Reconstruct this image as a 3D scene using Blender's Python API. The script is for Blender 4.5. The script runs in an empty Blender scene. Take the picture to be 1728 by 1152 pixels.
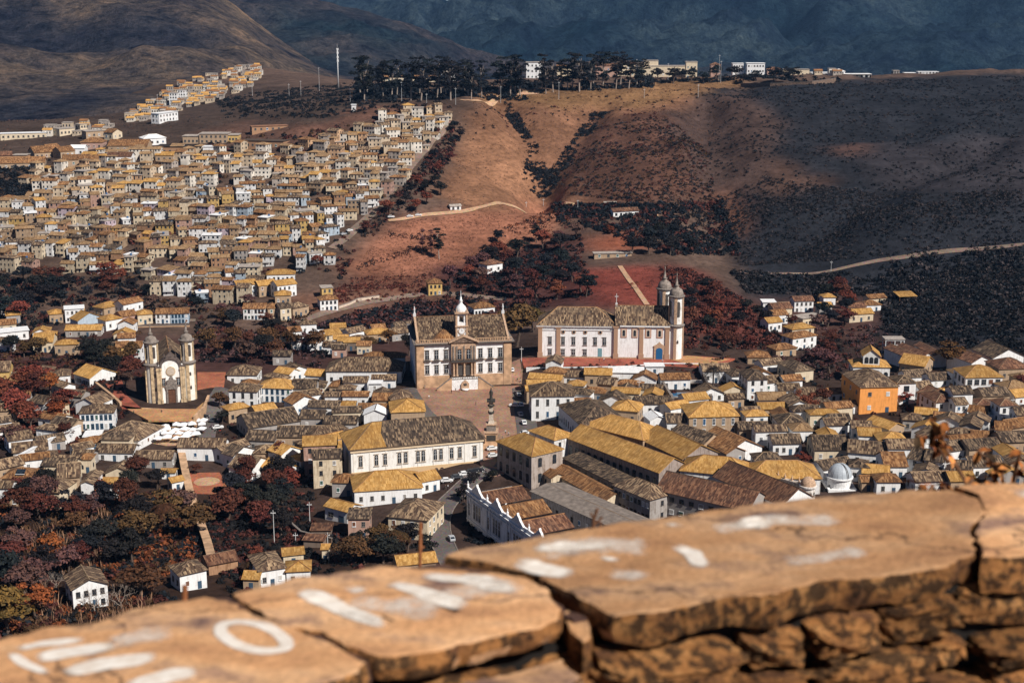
import bpy, bmesh, math, random
import numpy as np
from mathutils import Vector
random.seed(7); RNG = np.random.default_rng(11)
SC = bpy.context.scene; COL = SC.collection
R = math.radians; PI = math.pi

# ------------------------------------------------------------------ camera, sky, sun, exposure
CAMZ = 185.0; PITCH = R(14); F = 2400.0
cd = bpy.data.cameras.new('camera'); cam = bpy.data.objects.new('camera', cd); COL.objects.link(cam)
cam.location = (0, 0, CAMZ); cam.rotation_euler = (PI/2-PITCH, 0, 0)
cd.sensor_width = 36; cd.lens = 50; cd.clip_start = 0.05; cd.clip_end = 20000
cd.dof.use_dof = True; cd.dof.focus_distance = 650; cd.dof.aperture_fstop = 6.0
SC.camera = cam
SUN_EL = R(44); SUN_AZ = (0.72, -0.694)            # horizontal direction towards the sun
W = bpy.data.worlds.new('World'); SC.world = W; W.use_nodes = True
nt = W.node_tree; bg = nt.nodes['Background']
sky = nt.nodes.new('ShaderNodeTexSky'); sky.sky_type = 'NISHITA'; sky.sun_disc = False
sky.sun_elevation = SUN_EL; sky.sun_rotation = math.atan2(SUN_AZ[0], SUN_AZ[1]); sky.altitude = 1200
sky.air_density = 0.6; sky.dust_density = 0.3; sky.ozone_density = 4.0
nt.links.new(sky.outputs[0], bg.inputs[0]); bg.inputs[1].default_value = 0.05
sl = bpy.data.lights.new('sun', 'SUN'); sun = bpy.data.objects.new('sun', sl); COL.objects.link(sun)
sl.energy = 5.0; sl.angle = R(0.5); sl.color = (1.0, 0.94, 0.86)
sd = Vector((SUN_AZ[0]*math.cos(SUN_EL), SUN_AZ[1]*math.cos(SUN_EL), math.sin(SUN_EL)))
sun.rotation_euler = sd.to_track_quat('Z', 'Y').to_euler(); sun.location = (0, 0, 400)
vs = SC.view_settings; vs.view_transform = 'Standard'; vs.look = 'None'; vs.gamma = 1; vs.use_curve_mapping = False
vs.exposure = 0.24
SC.cycles.use_denoising = True
SC.cycles.max_bounces = 4; SC.cycles.diffuse_bounces = 2; SC.cycles.glossy_bounces = 1; SC.cycles.transparent_max_bounces = 6
SC.cycles.volume_bounces = 0

# ------------------------------------------------------------------ the camera's view as a surveying tool
CP, SP = math.cos(PITCH), math.sin(PITCH)
def ray(px, py):
    u = (px-864)/F; v = (py-576)/F
    return (u, CP - v*SP, -SP - v*CP)
def onz(px, py, z):
    d = ray(px, py); t = (z-CAMZ)/d[2]
    return (d[0]*t, d[1]*t, z)
def aty(px, py, Y):
    d = ray(px, py); t = Y/d[1]
    return (d[0]*t, Y, CAMZ+d[2]*t)
def proj(x, y, z):
    f = y*CP - (z-CAMZ)*SP; up = y*SP + (z-CAMZ)*CP
    return 864+F*x/f, 576-F*up/f

# ------------------------------------------------------------------ noise
def vnoise(x, y, seed=0):
    xi = np.floor(x).astype(np.int64); yi = np.floor(y).astype(np.int64); xf = x-xi; yf = y-yi
    def h(a, b):
        n = (a*374761393 + b*668265263 + seed*1274126177) & 0x7fffffff
        n = ((n ^ (n >> 13))*1103515245) & 0x7fffffff
        n = ((n ^ (n >> 15))*12820163) & 0x7fffffff
        return (n % 65536)/65535.0
    sx = xf*xf*(3-2*xf); sy = yf*yf*(3-2*yf)
    return (h(xi, yi)*(1-sx)+h(xi+1, yi)*sx)*(1-sy) + (h(xi, yi+1)*(1-sx)+h(xi+1, yi+1)*sx)*sy
def fbm(x, y, seed=0, oct=4):
    s = 0; a = 0.5
    for k in range(oct):
        s = s + a*(vnoise(x, y, seed+k*17)-0.5)*2; x = x*2.03+3.1; y = y*2.03+1.7; a *= 0.5
    return s
def inpoly(X, Y, poly):
    X = np.asarray(X, float); Y = np.asarray(Y, float); ins = np.zeros(X.shape, bool); n = len(poly); j = n-1
    for i in range(n):
        xi, yi = poly[i][0], poly[i][1]; xj, yj = poly[j][0], poly[j][1]
        c = ((yi > Y) != (yj > Y)) & (X < (xj-xi)*(Y-yi)/((yj-yi) if yj != yi else 1e-9)+xi)
        ins ^= c; j = i
    return ins
def dpoly(X, Y, poly):
    d = np.full(X.shape, 1e9); n = len(poly)
    for i in range(n):
        ax, ay = poly[i][:2]; bx, by = poly[(i+1) % n][:2]
        dx, dy = bx-ax, by-ay; t = np.clip(((X-ax)*dx+(Y-ay)*dy)/(dx*dx+dy*dy+1e-9), 0, 1)
        d = np.minimum(d, np.hypot(X-ax-t*dx, Y-ay-t*dy))
    return np.where(inpoly(X, Y, poly), 0, d)

# ------------------------------------------------------------------ terrain from surveyed heights (pixel, height)
PZ = [(100,1040,2),(0,1060,4),(300,1000,0),(500,950,-4),(740,900,-4),(740,850,-3),(250,880,-9),(400,870,-11),(560,850,-5),(150,780,-4),
 (50,700,-6),(20,830,0),(290,690,-2),(300,740,-5),(400,690,-4),(450,760,-6),(600,700,-2),(780,690,0),(780,655,0.4),(840,760,-0.5),(820,800,-1.5),
 (930,850,-2),(1100,780,0),(1200,850,0),(1300,720,2),(1450,720,3),(1500,800,3),(1650,800,8),(1700,720,8),(1700,640,5),(1550,640,2),(1400,640,2),
 (1300,640,2),(1200,660,1),(1030,605,7),(1120,605,7),(920,605,5),(1250,590,2),(1350,560,-6),(1450,540,-6),(600,600,-6),(450,580,-10),(300,580,-8),
 (100,600,-8),(50,550,-10),(200,545,-6),(300,540,-5),(450,525,-5),(560,515,-3),(650,545,-14),(600,560,-12),(760,540,-8),(850,520,-6),(640,480,0),
 (730,485,0),(800,460,2),(900,430,4),(1070,490,8),(1000,420,10),(1100,420,10),(1200,480,4),(1300,480,-4),(1500,450,5),(1700,440,14),(1700,560,4),
 (1600,560,-2),(700,400,14),(900,350,22),(1070,360,22),(0,480,-4),(200,480,-3),(400,490,-3),(0,400,14),(200,400,16),(400,400,17),(560,400,16),
 (0,300,40),(200,300,42),(450,290,44),(620,330,34),(700,260,54),(760,190,78),(600,215,70),(450,230,62),(250,230,58),(50,240,52),(150,200,60),
 (350,190,64),(500,200,70),(600,165,78),(750,165,80),(900,150,86),(1100,140,90),(1250,140,88),(1400,135,88),(1700,125,92),(820,250,52),(905,290,38),
 (1000,200,68),(960,250,50),(1050,260,52),(1200,330,30),(1250,250,58),(1500,250,60),(1500,350,34),(1700,330,45),(1700,220,68),(1400,420,8),(1250,430,2),
 (1800,700,9),(1800,500,14),(-100,600,-4),(-100,450,6),(-100,300,42),(-150,800,2),(1850,300,52),(1850,130,92)]
P3 = [onz(*p) for p in PZ]
P3 += [aty(430,115,1950), aty(300,170,1750), aty(225,200,1620), aty(480,140,1750), aty(0,205,1650), aty(100,190,1800)]
for x in (-500, -250, 0, 250, 500):
    P3 += [(x,-50,182),(x,0,183.0),(x,4,181.5),(x,60,139),(x,150,72),(x,300,13)]
for x in (-100, 200, 500, 760): P3 += [(x,1800,62),(x,2080,25)]
P3 += [(-700,2080,20),(-400,2080,60),(-780,1400,60),(780,900,60),(-780,900,20)]
P3 = np.array(P3)
GX0, GX1, GY0, GY1, GS = -720.0, 720.0, -56.0, 2104.0, 4.0
gx = np.arange(GX0, GX1+.1, GS); gy = np.arange(GY0, GY1+.1, GS); NX, NY = len(gx), len(gy)
def rbf():
    n = len(P3); sc = 100.0
    A = np.zeros((n+3, n+3)); d = np.hypot(P3[:, None, 0]-P3[None, :, 0], P3[:, None, 1]-P3[None, :, 1])/sc
    A[:n, :n] = np.sqrt(d*d+0.05); A[:n, :n] += np.eye(n)*(-0.06)
    A[:n, n] = 1; A[:n, n+1] = P3[:, 0]/sc; A[:n, n+2] = P3[:, 1]/sc; A[n:, :n] = A[:n, n:].T
    w = np.linalg.solve(A, np.concatenate([P3[:, 2], [0, 0, 0]]))
    X, Y = np.meshgrid(gx[::3], gy[::3]); Z = w[n] + w[n+1]*X/sc + w[n+2]*Y/sc
    for i in range(n):
        d2 = ((X-P3[i, 0])**2+(Y-P3[i, 1])**2)/sc/sc
        Z += w[i]*np.sqrt(d2+0.05)
    # to the full grid
    fx = np.arange(NX)/3.0; fy = np.arange(NY)/3.0
    ix = np.minimum(fx.astype(int), X.shape[1]-2); iy = np.minimum(fy.astype(int), X.shape[0]-2)
    tx = (fx-ix)[None, :]; ty = (fy-iy)[:, None]
    Z00 = Z[np.ix_(iy, ix)]; Z01 = Z[np.ix_(iy, ix+1)]; Z10 = Z[np.ix_(iy+1, ix)]; Z11 = Z[np.ix_(iy+1, ix+1)]
    return (Z00*(1-tx)+Z01*tx)*(1-ty)+(Z10*(1-tx)+Z11*tx)*ty
TZ = rbf(); GXX, GYY = np.meshgrid(gx, gy)
for _ in range(3):
    p = np.pad(TZ, 1, mode='edge'); TZ = (p[1:-1, 1:-1]*4+p[:-2, 1:-1]+p[2:, 1:-1]+p[1:-1, :-2]+p[1:-1, 2:])/8
# relief on the hills
hillw = np.clip((GYY-880)/250, 0, 1)
rid = np.abs(fbm(GXX/170+fbm(GXX/120, GYY/120, 5, 2)*.5, GYY/170, 3, 4))
TZ = TZ + hillw*((0.22-rid)*26*np.clip((GXX+250)/200, 0.12, 1) + fbm(GXX/26, GYY/26, 9, 3)*2.2)
# the two gullies that cut the brown hill
def gully(pts, wid, dep):
    global TZ
    d = np.full(GXX.shape, 1e9)
    for (a, b) in zip(pts[:-1], pts[1:]):
        dx, dy = b[0]-a[0], b[1]-a[1]; t = np.clip(((GXX-a[0])*dx+(GYY-a[1])*dy)/(dx*dx+dy*dy), 0, 1)
        d = np.minimum(d, np.hypot(GXX-a[0]-t*dx, GYY-a[1]-t*dy))
    TZ = TZ - dep*np.exp(-(d/wid)**2)
gully([onz(850,180,76), onz(905,250,52), onz(915,300,36), onz(900,345,24)], 16, 13)
gully([onz(1010,190,70), onz(960,250,50), onz(915,310,34)], 18, 12)
gully([onz(1190,200,66), onz(1210,300,40), onz(1200,390,16)], 22, 12)
gully([onz(1728,230,62), onz(1550,300,48), onz(1400,360,28), onz(1250,420,6)], 20, 8)
gully([onz(1728,420,16), onz(1500,460,4), onz(1300,500,-5)], 30, 8)
PADS = [([(690,657),(880,650),(905,700),(908,755),(850,800),(800,805),(720,720)], 0.0, 14),
 ([(890,600),(1170,596),(1230,604),(1180,628),(900,622)], 6.0, 8),
 ([(175,640),(380,628),(345,690),(330,708),(220,708),(165,660)], -1.0, 8),
 ([(240,725),(350,705),(420,700),(400,745),(330,752),(232,750)], -5.0, 8),
 ([(303,795),(372,795),(388,830),(310,835)], -7.0, 6)]
for pts, z, fo in PADS:
    w = np.clip(1-dpoly(GXX, GYY, [onz(a, b, z) for a, b in pts])/fo, 0, 1); TZ = TZ*(1-w)+z*w
def T(x, y):
    fx = np.clip((np.asarray(x, float)-GX0)/GS, 0, NX-1.001); fy = np.clip((np.asarray(y, float)-GY0)/GS, 0, NY-1.001)
    ix = fx.astype(int); iy = fy.astype(int); tx = fx-ix; ty = fy-iy
    return (TZ[iy, ix]*(1-tx)+TZ[iy, ix+1]*tx)*(1-ty)+(TZ[iy+1, ix]*(1-tx)+TZ[iy+1, ix+1]*tx)*ty
_YS = np.arange(250, 2090, 1.5)
def ground(px, py, h=0.0):
    d = ray(px, py); t = _YS/d[1]; xs = d[0]*t; zs = CAMZ+d[2]*t
    k = np.nonzero(zs < T(xs, _YS)+h)[0]
    if len(k) == 0: i = len(_YS)-1
    else: i = k[0]
    if i > 0:
        g0 = zs[i-1]-T(xs[i-1], _YS[i-1])-h; g1 = zs[i]-T(xs[i], _YS[i])-h
        f = g0/(g0-g1+1e-9); f = min(max(f, 0), 1); Y = _YS[i-1]+1.5*f
    else: Y = _YS[0]
    x, y, z = aty(px, py, Y); return (x, y, float(T(x, y)))

# ------------------------------------------------------------------ materials
def newmat(name):
    m = bpy.data.materials.new(name); m.use_nodes = True; n = m.node_tree.nodes; l = m.node_tree.links
    b = n['Principled BSDF']; b.inputs['Roughness'].default_value = 0.85; b.inputs['Specular IOR Level'].default_value = 0.2
    return m, n, l, b
def nd(n, typ, **kw):
    x = n.new('ShaderNode'+typ)
    for k, v in kw.items():
        if k.startswith('i_'): x.inputs[int(k[2:])].default_value = v
        else: setattr(x, k, v)
    return x
def noise(n, l, vec, scale, detail=4, rough=0.55):
    t = nd(n, 'TexNoise'); t.inputs['Scale'].default_value = scale; t.inputs['Detail'].default_value = detail; t.inputs['Roughness'].default_value = rough
    if vec is not None: l.new(vec, t.inputs['Vector'])
    return t.outputs['Fac']
def ramp(n, l, fac, stops):
    r = nd(n, 'ValToRGB'); e = r.color_ramp.elements
    while len(e) < len(stops): e.new(0.5)
    for i, (p, c) in enumerate(stops):
        e[i].position = p; e[i].color = (*c, 1) if isinstance(c, tuple) else (c, c, c, 1)
    l.new(fac, r.inputs[0]); return r.outputs[0]
def mixc(n, l, fac, a, b, mode='MIX'):
    m = nd(n, 'Mix', data_type='RGBA', blend_type=mode)
    for s, v in ((0, fac), (6, a), (7, b)):
        if isinstance(v, (float, int)): m.inputs[s].default_value = v
        elif isinstance(v, tuple): m.inputs[s].default_value = (*v, 1)
        else: l.new(v, m.inputs[s])
    return m.outputs[2]
def math_(n, l, op, a, b=0.0):
    m = nd(n, 'Math', operation=op)
    for s, v in ((0, a), (1, b)):
        if isinstance(v, (float, int)): m.inputs[s].default_value = v
        else: l.new(v, m.inputs[s])
    return m.outputs[0]
def bump(n, l, b, h, dist, strength=1.0):
    x = nd(n, 'Bump'); x.inputs['Strength'].default_value = strength; x.inputs['Distance'].default_value = dist
    l.new(h, x.inputs['Height']); l.new(x.outputs[0], b.inputs['Normal'])
MAT = {}
def tile(name, c1, c2, c3, moss, pitch=0.42, contrast=1.0):
    m, n, l, b = newmat(name); tc = nd(n, 'TexCoord'); uv = tc.outputs['UV']
    sx = nd(n, 'SeparateXYZ'); l.new(uv, sx.inputs[0]); u, v = sx.outputs[0], sx.outputs[1]
    tu = math_(n, l, 'FLOOR', math_(n, l, 'DIVIDE', u, pitch*1.15)); tv = math_(n, l, 'FLOOR', math_(n, l, 'DIVIDE', v, 1.5))
    cx = nd(n, 'CombineXYZ'); l.new(tu, cx.inputs[0]); l.new(tv, cx.inputs[1])
    oi = nd(n, 'ObjectInfo'); l.new(oi.outputs['Random'], cx.inputs[2])
    wn = nd(n, 'TexWhiteNoise', noise_dimensions='3D'); l.new(cx.outputs[0], wn.inputs['Vector'])
    big = noise(n, l, tc.outputs['Object'], 0.22, 5, 0.65)
    mid = noise(n, l, tc.outputs['Object'], 2.6, 4, 0.6)
    base = ramp(n, l, wn.outputs['Value'], [(0.0, c1), (0.5, c2), (1.0, c3)])
    base = mixc(n, l, contrast, c2, base)
    fac = math_(n, l, 'MULTIPLY', ramp(n, l, big, [(0.42, 0.0), (0.68, 1.0)]), 0.75)
    col = mixc(n, l, fac, base, moss)
    col = mixc(n, l, 0.4, col, ramp(n, l, mid, [(0.3, 0.5), (0.7, 1.4)]), 'MULTIPLY')
    hs = nd(n, 'HueSaturation'); l.new(col, hs.inputs['Color'])
    l.new(math_(n, l, 'ADD', math_(n, l, 'MULTIPLY', oi.outputs['Random'], 0.4), 0.8), hs.inputs['Value'])
    l.new(hs.outputs[0], b.inputs['Base Color'])
    w = math_(n, l, 'ABSOLUTE', math_(n, l, 'SINE', math_(n, l, 'MULTIPLY', u, PI/pitch)))
    st = math_(n, l, 'FRACT', math_(n, l, 'DIVIDE', v, 0.55))
    bump(n, l, b, math_(n, l, 'ADD', w, math_(n, l, 'MULTIPLY', st, 0.45)), 0.2, 1.0)
    b.inputs['Roughness'].default_value = 0.9
    MAT[name] = m
tile('tile_gold', (.38,.185,.042), (.57,.31,.092), (.74,.45,.16), (.28,.15,.052), contrast=0.8)
tile('tile_brown', (.042,.025,.019), (.175,.110,.070), (.48,.335,.200), (.085,.060,.047))
tile('tile_dark', (.024,.017,.014), (.108,.074,.053), (.36,.25,.155), (.055,.041,.034))
tile('tile_tan', (.20,.11,.05), (.36,.215,.105), (.52,.34,.18), (.20,.13,.08), contrast=0.8)
tile('tile_orange', (.12,.050,.022), (.29,.135,.054), (.50,.27,.12), (.13,.075,.045))
tile('tile_red', (.075,.032,.022), (.18,.082,.048), (.36,.185,.105), (.10,.06,.045))
RM = {'Y': 'tile_gold', 'B': 'tile_brown', 'D': 'tile_dark', 'O': 'tile_orange', 'R': 'tile_red', 'T': 'tile_tan', 'G': 'sheet', 'W': 'white_paint', 'C': 'concrete'}
def plaster(name, stain=0.5):
    m, n, l, b = newmat(name); tc = nd(n, 'TexCoord'); oi = nd(n, 'ObjectInfo')
    geo = nd(n, 'NewGeometry')
    mp = nd(n, 'Mapping'); mp.inputs['Scale'].default_value = (1.4, 1.4, 0.18); l.new(tc.outputs['Object'], mp.inputs[0])
    streak = noise(n, l, mp.outputs[0], 1.0, 5, 0.65); blot = noise(n, l, tc.outputs['Object'], 0.45, 5, 0.6)
    f = ramp(n, l, math_(n, l, 'ADD', math_(n, l, 'MULTIPLY', streak, 0.6), math_(n, l, 'MULTIPLY', blot, 0.4)), [(0.46, 0.0), (0.68, 1.0)])
    f = math_(n, l, 'MULTIPLY', f, stain)
    dirt = mixc(n, l, 1.0, oi.outputs['Color'], (.36, .29, .23), 'MULTIPLY')
    col = mixc(n, l, f, oi.outputs['Color'], dirt); l.new(col, b.inputs['Base Color'])
    bump(n, l, b, noise(n, l, tc.outputs['Object'], 6, 3), 0.02, 0.4)
    MAT[name] = m
plaster('plaster', 0.45); plaster('plaster_old', 1.0)
def flat(name, c, rough=0.8, var=0.25, sc=2.0, metal=0.0, objcol=False):
    m, n, l, b = newmat(name); tc = nd(n, 'TexCoord'); oi = nd(n, 'ObjectInfo')
    nz = noise(n, l, tc.outputs['Object'], sc, 4)
    l.new(mixc(n, l, 1.0, oi.outputs['Color'] if objcol else c, ramp(n, l, nz, [(0.3, 1-var), (0.7, 1+var)]), 'MULTIPLY'), b.inputs['Base Color'])
    b.inputs['Roughness'].default_value = rough; b.inputs['Metallic'].default_value = metal; MAT[name] = m; return m
flat('white_paint', (.74,.74,.74)); flat('stone_trim', (.45,.30,.20), var=.4); flat('dark_trim', (.07,.06,.055)); flat('grey_stone', (.20,.17,.15), var=.5)
flat('concrete', (.36,.31,.27), var=.35, sc=.6); flat('sheet', (.20,.165,.14), var=.35, sc=.5, rough=.6); flat('metal_white', (.6,.6,.6), rough=.5, var=.1)
flat('wood', (.13,.06,.035), var=.4); flat('bronze', (.05,.045,.04), rough=.5); flat('object_paint', (1,1,1), rough=.45, var=.06, objcol=True)
flat('frame_paint', (.5,.5,.5), rough=.7, var=.12, objcol=True); flat('tyre', (.015,.015,.016)); flat('pool_water', (.02,.10,.20), rough=.1, var=.1)
flat('dome_metal', (.40,.44,.48), rough=.45, var=.12); flat('canvas', (.78,.78,.78), var=.06); flat('bark', (.10,.07,.055), var=.4, sc=5)
flat('pale_bark', (.30,.24,.20), var=.4, sc=5); flat('terrace_stone', (.48,.305,.185), var=.35, sc=.35); flat('old_stone', (.17,.115,.085), var=.6, sc=.8)
def glass():
    m, n, l, b = newmat('pane_glass'); oi = nd(n, 'ObjectInfo'); tc = nd(n, 'TexCoord')
    nz = noise(n, l, tc.outputs['Object'], 1.1, 2)
    l.new(ramp(n, l, nz, [(0.35, (.008,.012,.018)), (0.7, (.028,.040,.055))]), b.inputs['Base Color'])
    b.inputs['Roughness'].default_value = 0.15; b.inputs['Specular IOR Level'].default_value = 0.5; MAT['pane_glass'] = m
glass()
def foliage(name):
    m, n, l, b = newmat(name); oi = nd(n, 'ObjectInfo'); g = nd(n, 'NewGeometry'); tc = nd(n, 'TexCoord')
    big = noise(n, l, tc.outputs['Object'], 0.5, 3)
    v = math_(n, l, 'ADD', math_(n, l, 'MULTIPLY', g.outputs['Random Per Island'], 0.9), math_(n, l, 'MULTIPLY', big, 0.9))
    c = mixc(n, l, 1.0, oi.outputs['Color'], ramp(n, l, v, [(0.3, (.45,.52,.62)), (0.75, (.95,.95,.95)), (1.0, (1.5,1.35,1.1))]), 'MULTIPLY')
    l.new(c, b.inputs['Base Color']); b.inputs['Roughness'].default_value = 0.8; b.inputs['Specular IOR Level'].default_value = 0.12
    MAT[name] = m
foliage('foliage')
def scrubmat():
    m, n, l, b = newmat('scrub'); at = nd(n, 'Attribute', attribute_name='tint'); g = nd(n, 'NewGeometry')
    c = mixc(n, l, 1.0, at.outputs['Color'], ramp(n, l, g.outputs['Random Per Island'], [(0.0, .55), (1.0, 1.45)]), 'MULTIPLY')
    l.new(c, b.inputs['Base Color']); b.inputs['Roughness'].default_value = 0.9; b.inputs['Specular IOR Level'].default_value = 0.1; MAT['scrub'] = m
scrubmat()
def landmat():
    m, n, l, b = newmat('land'); at = nd(n, 'Attribute', attribute_name='cover'); g = nd(n, 'NewGeometry'); P = g.outputs['Position']
    a = noise(n, l, P, 0.02, 6, 0.65); f = noise(n, l, P, 0.22, 5, 0.7); mp = nd(n, 'Mapping'); mp.inputs['Scale'].default_value = (.05, .05, .35); l.new(P, mp.inputs[0])
    s = noise(n, l, mp.outputs[0], 1.0, 4, 0.6)
    c = mixc(n, l, 1.0, at.outputs['Color'], ramp(n, l, a, [(0.3, .65), (0.7, 1.3)]), 'MULTIPLY')
    c = mixc(n, l, 1.0, c, ramp(n, l, f, [(0.3, .55), (0.5, 1.0), (0.72, 1.35)]), 'MULTIPLY')
    c = mixc(n, l, 0.6, c, ramp(n, l, s, [(0.35, .7), (0.65, 1.25)]), 'MULTIPLY')
    l.new(c, b.inputs['Base Color']); bump(n, l, b, f, 1.2, 0.7); b.inputs['Roughness'].default_value = 0.95; b.inputs['Specular IOR Level'].default_value = 0.05
    MAT['land'] = m
landmat()
def farland():
    m, n, l, b = newmat('far_land'); at = nd(n, 'Attribute', attribute_name='cover'); g = nd(n, 'NewGeometry'); P = g.outputs['Position']
    a = noise(n, l, P, 0.006, 6, 0.7); f = noise(n, l, P, 0.035, 6, 0.75); h = noise(n, l, P, 0.12, 4, 0.7)
    c = mixc(n, l, 1.0, at.outputs['Color'], ramp(n, l, a, [(0.36, (.45,.48,.62)), (0.5, (.95,.95,.95)), (0.64, (1.5,1.35,1.15))]), 'MULTIPLY')
    c = mixc(n, l, 1.0, c, ramp(n, l, f, [(0.36, (.30,.34,.45)), (0.50, (1.0,1.0,1.0)), (0.66, (1.7,1.55,1.4))]), 'MULTIPLY')
    c = mixc(n, l, 0.7, c, ramp(n, l, h, [(0.35, .5), (0.65, 1.4)]), 'MULTIPLY')
    l.new(c, b.inputs['Base Color']); bump(n, l, b, f, 16.0, 1.0); b.inputs['Roughness'].default_value = 0.95; b.inputs['Specular IOR Level'].default_value = 0.05
    MAT['far_land'] = m
farland()
def paving(name, c, sc, var=.3, bs=0.6):
    m, n, l, b = newmat(name); g = nd(n, 'NewGeometry'); P = g.outputs['Position']
    v = nd(n, 'TexVoronoi'); v.inputs['Scale'].default_value = 1.6; l.new(P, v.inputs['Vector'])
    a = noise(n, l, P, sc, 5, 0.65)
    cc = mixc(n, l, 1.0, c, ramp(n, l, a, [(0.3, 1-var), (0.7, 1+var)]), 'MULTIPLY')
    cc = mixc(n, l, 0.25, cc, v.outputs['Color'], 'OVERLAY'); l.new(cc, b.inputs['Base Color']); bump(n, l, b, v.outputs['Distance'], 0.08, bs); MAT[name] = m
paving('cobbles', (.285,.165,.112), .09); paving('asphalt', (.115,.098,.092), .06, .25); paving('forecourt', (.42,.225,.105), .12, .25)
paving('lawn', (.27,.078,.048), .10, .45); paving('dirt_road', (.19,.135,.105), .1, .3); paving('clay', (.33,.115,.062), .15, .3)
paving('garden', (.15,.035,.022), .06, .5); paving('pale_path', (.45,.28,.17), .2, .2)

# ------------------------------------------------------------------ mesh helpers
class MB:
    """collects polygons (with optional uv and material slot) for one mesh"""
    def __init__(s): s.v = []; s.f = []; s.uv = []; s.mi = []
    def poly(s, pts, uv=None, mi=0):
        k = len(s.v); s.v += [tuple(p) for p in pts]; s.f.append(tuple(range(k, k+len(pts)))); s.mi.append(mi)
        s.uv.append(uv if uv else [(0, 0)]*len(pts))
    def box(s, x0, x1, y0, y1, z0, z1, mi=0, skip=''):
        P = [(x0,y0,z0),(x1,y0,z0),(x1,y1,z0),(x0,y1,z0),(x0,y0,z1),(x1,y0,z1),(x1,y1,z1),(x0,y1,z1)]
        for t, q in (('f',(0,1,5,4)),('r',(1,2,6,5)),('b',(2,3,7,6)),('l',(3,0,4,7)),('t',(4,5,6,7)),('u',(3,2,1,0))):
            if t not in skip: s.poly([P[i] for i in q], None, mi)
    def lathe(s, cx, cy, prof, n=16, mi=0, a0=0.0, a1=2*PI, sx=1.0, sy=1.0):
        full = abs(a1-a0-2*PI) < 1e-6
        for i in range(n):
            t0 = a0+(a1-a0)*i/n; t1 = a0+(a1-a0)*(i+1)/n
            c0, s0, c1, s1 = math.cos(t0)*sx, math.sin(t0)*sy, math.cos(t1)*sx, math.sin(t1)*sy
            for (r0, z0), (r1, z1) in zip(prof[:-1], prof[1:]):
                a = (cx+r0*c0, cy+r0*s0, z0); b = (cx+r0*c1, cy+r0*s1, z0); c = (cx+r1*c1, cy+r1*s1, z1); d = (cx+r1*c0, cy+r1*s0, z1)
                if r1 < 1e-5: s.poly([a, b, c], None, mi)
                elif r0 < 1e-5: s.poly([a, c, d], None, mi)
                else: s.poly([a, b, c, d], None, mi)
    def prism(s, pts, y0, y1, mi=0):
        """outline in x,z pushed from y0 (front) to y1"""
        s.poly([(x, y0, z) for x, z in pts], None, mi); s.poly([(x, y1, z) for x, z in reversed(pts)], None, mi); n = len(pts)
        for i in range(n):
            a, b = pts[i], pts[(i+1) % n]; s.poly([(a[0],y0,a[1]),(a[0],y1,a[1]),(b[0],y1,b[1]),(b[0],y0,b[1])], None, mi)
    def plate(s, pts, z0, z1, mi=0):
        """outline in x,y pushed from z0 to z1"""
        s.poly([(x, y, z1) for x, y in pts], None, mi); n = len(pts)
        for i in range(n):
            a, b = pts[i], pts[(i+1) % n]; s.poly([(a[0],a[1],z0),(b[0],b[1],z0),(b[0],b[1],z1),(a[0],a[1],z1)], None, mi)
    def tube(s, pts, radii, n=6, mi=0):
        rings = []
        for i, p in enumerate(pts):
            p = Vector(p); q = Vector(pts[min(i+1, len(pts)-1)]); o = Vector(pts[max(i-1, 0)]); t = (q-o).normalized()
            a = t.orthogonal().normalized(); b = t.cross(a)
            rings.append([p+(a*math.cos(2*PI*k/n)+b*math.sin(2*PI*k/n))*radii[i] for k in range(n)])
        for r0, r1 in zip(rings[:-1], rings[1:]):
            for k in range(n): s.poly([r0[k], r0[(k+1) % n], r1[(k+1) % n], r1[k]], None, mi)
        s.poly(list(reversed(rings[0])), None, mi); s.poly(rings[-1], None, mi)
    def mesh(s, name, mats, smooth=False):
        me = bpy.data.meshes.new(name); me.from_pydata(s.v, [], s.f)
        for m in mats: me.materials.append(MAT[m])
        if any(s.mi): me.polygons.foreach_set('material_index', s.mi)
        if any(any(q != (0, 0) for q in u) for u in s.uv):
            ul = me.uv_layers.new(name='UVMap'); ul.data.foreach_set('uv', [c for u in s.uv for q in u for c in q])
        if smooth:
            bm = bmesh.new(); bm.from_mesh(me); bmesh.ops.remove_doubles(bm, verts=bm.verts, dist=1e-4); bm.to_mesh(me); bm.free()
            me.polygons.foreach_set('use_smooth', [True]*len(me.polygons))
        return me
def mk(name, me, parent=None, loc=(0,0,0), rz=0.0, col=None, sc=None):
    o = bpy.data.objects.new(name, me); COL.objects.link(o); o.location = loc
    if rz: o.rotation_euler = (0, 0, rz)
    if col: o.color = (*col, 1)
    if sc: o.scale = (sc, sc, sc) if isinstance(sc, (int, float)) else sc
    if parent: o.parent = parent
    return o
def tag(o, label, cat, group=None, kind=None):
    if label: o['label'] = label
    if cat: o['category'] = cat
    if group: o['group'] = group
    if kind: o['kind'] = kind
    return o
def thing(name, label, cat, loc, rz=0.0, group=None):
    return tag(mk(name, None, None, loc, rz), label, cat, group)
def struct(name, me):
    o = mk(name, me); o['kind'] = 'structure'; return o
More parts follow.
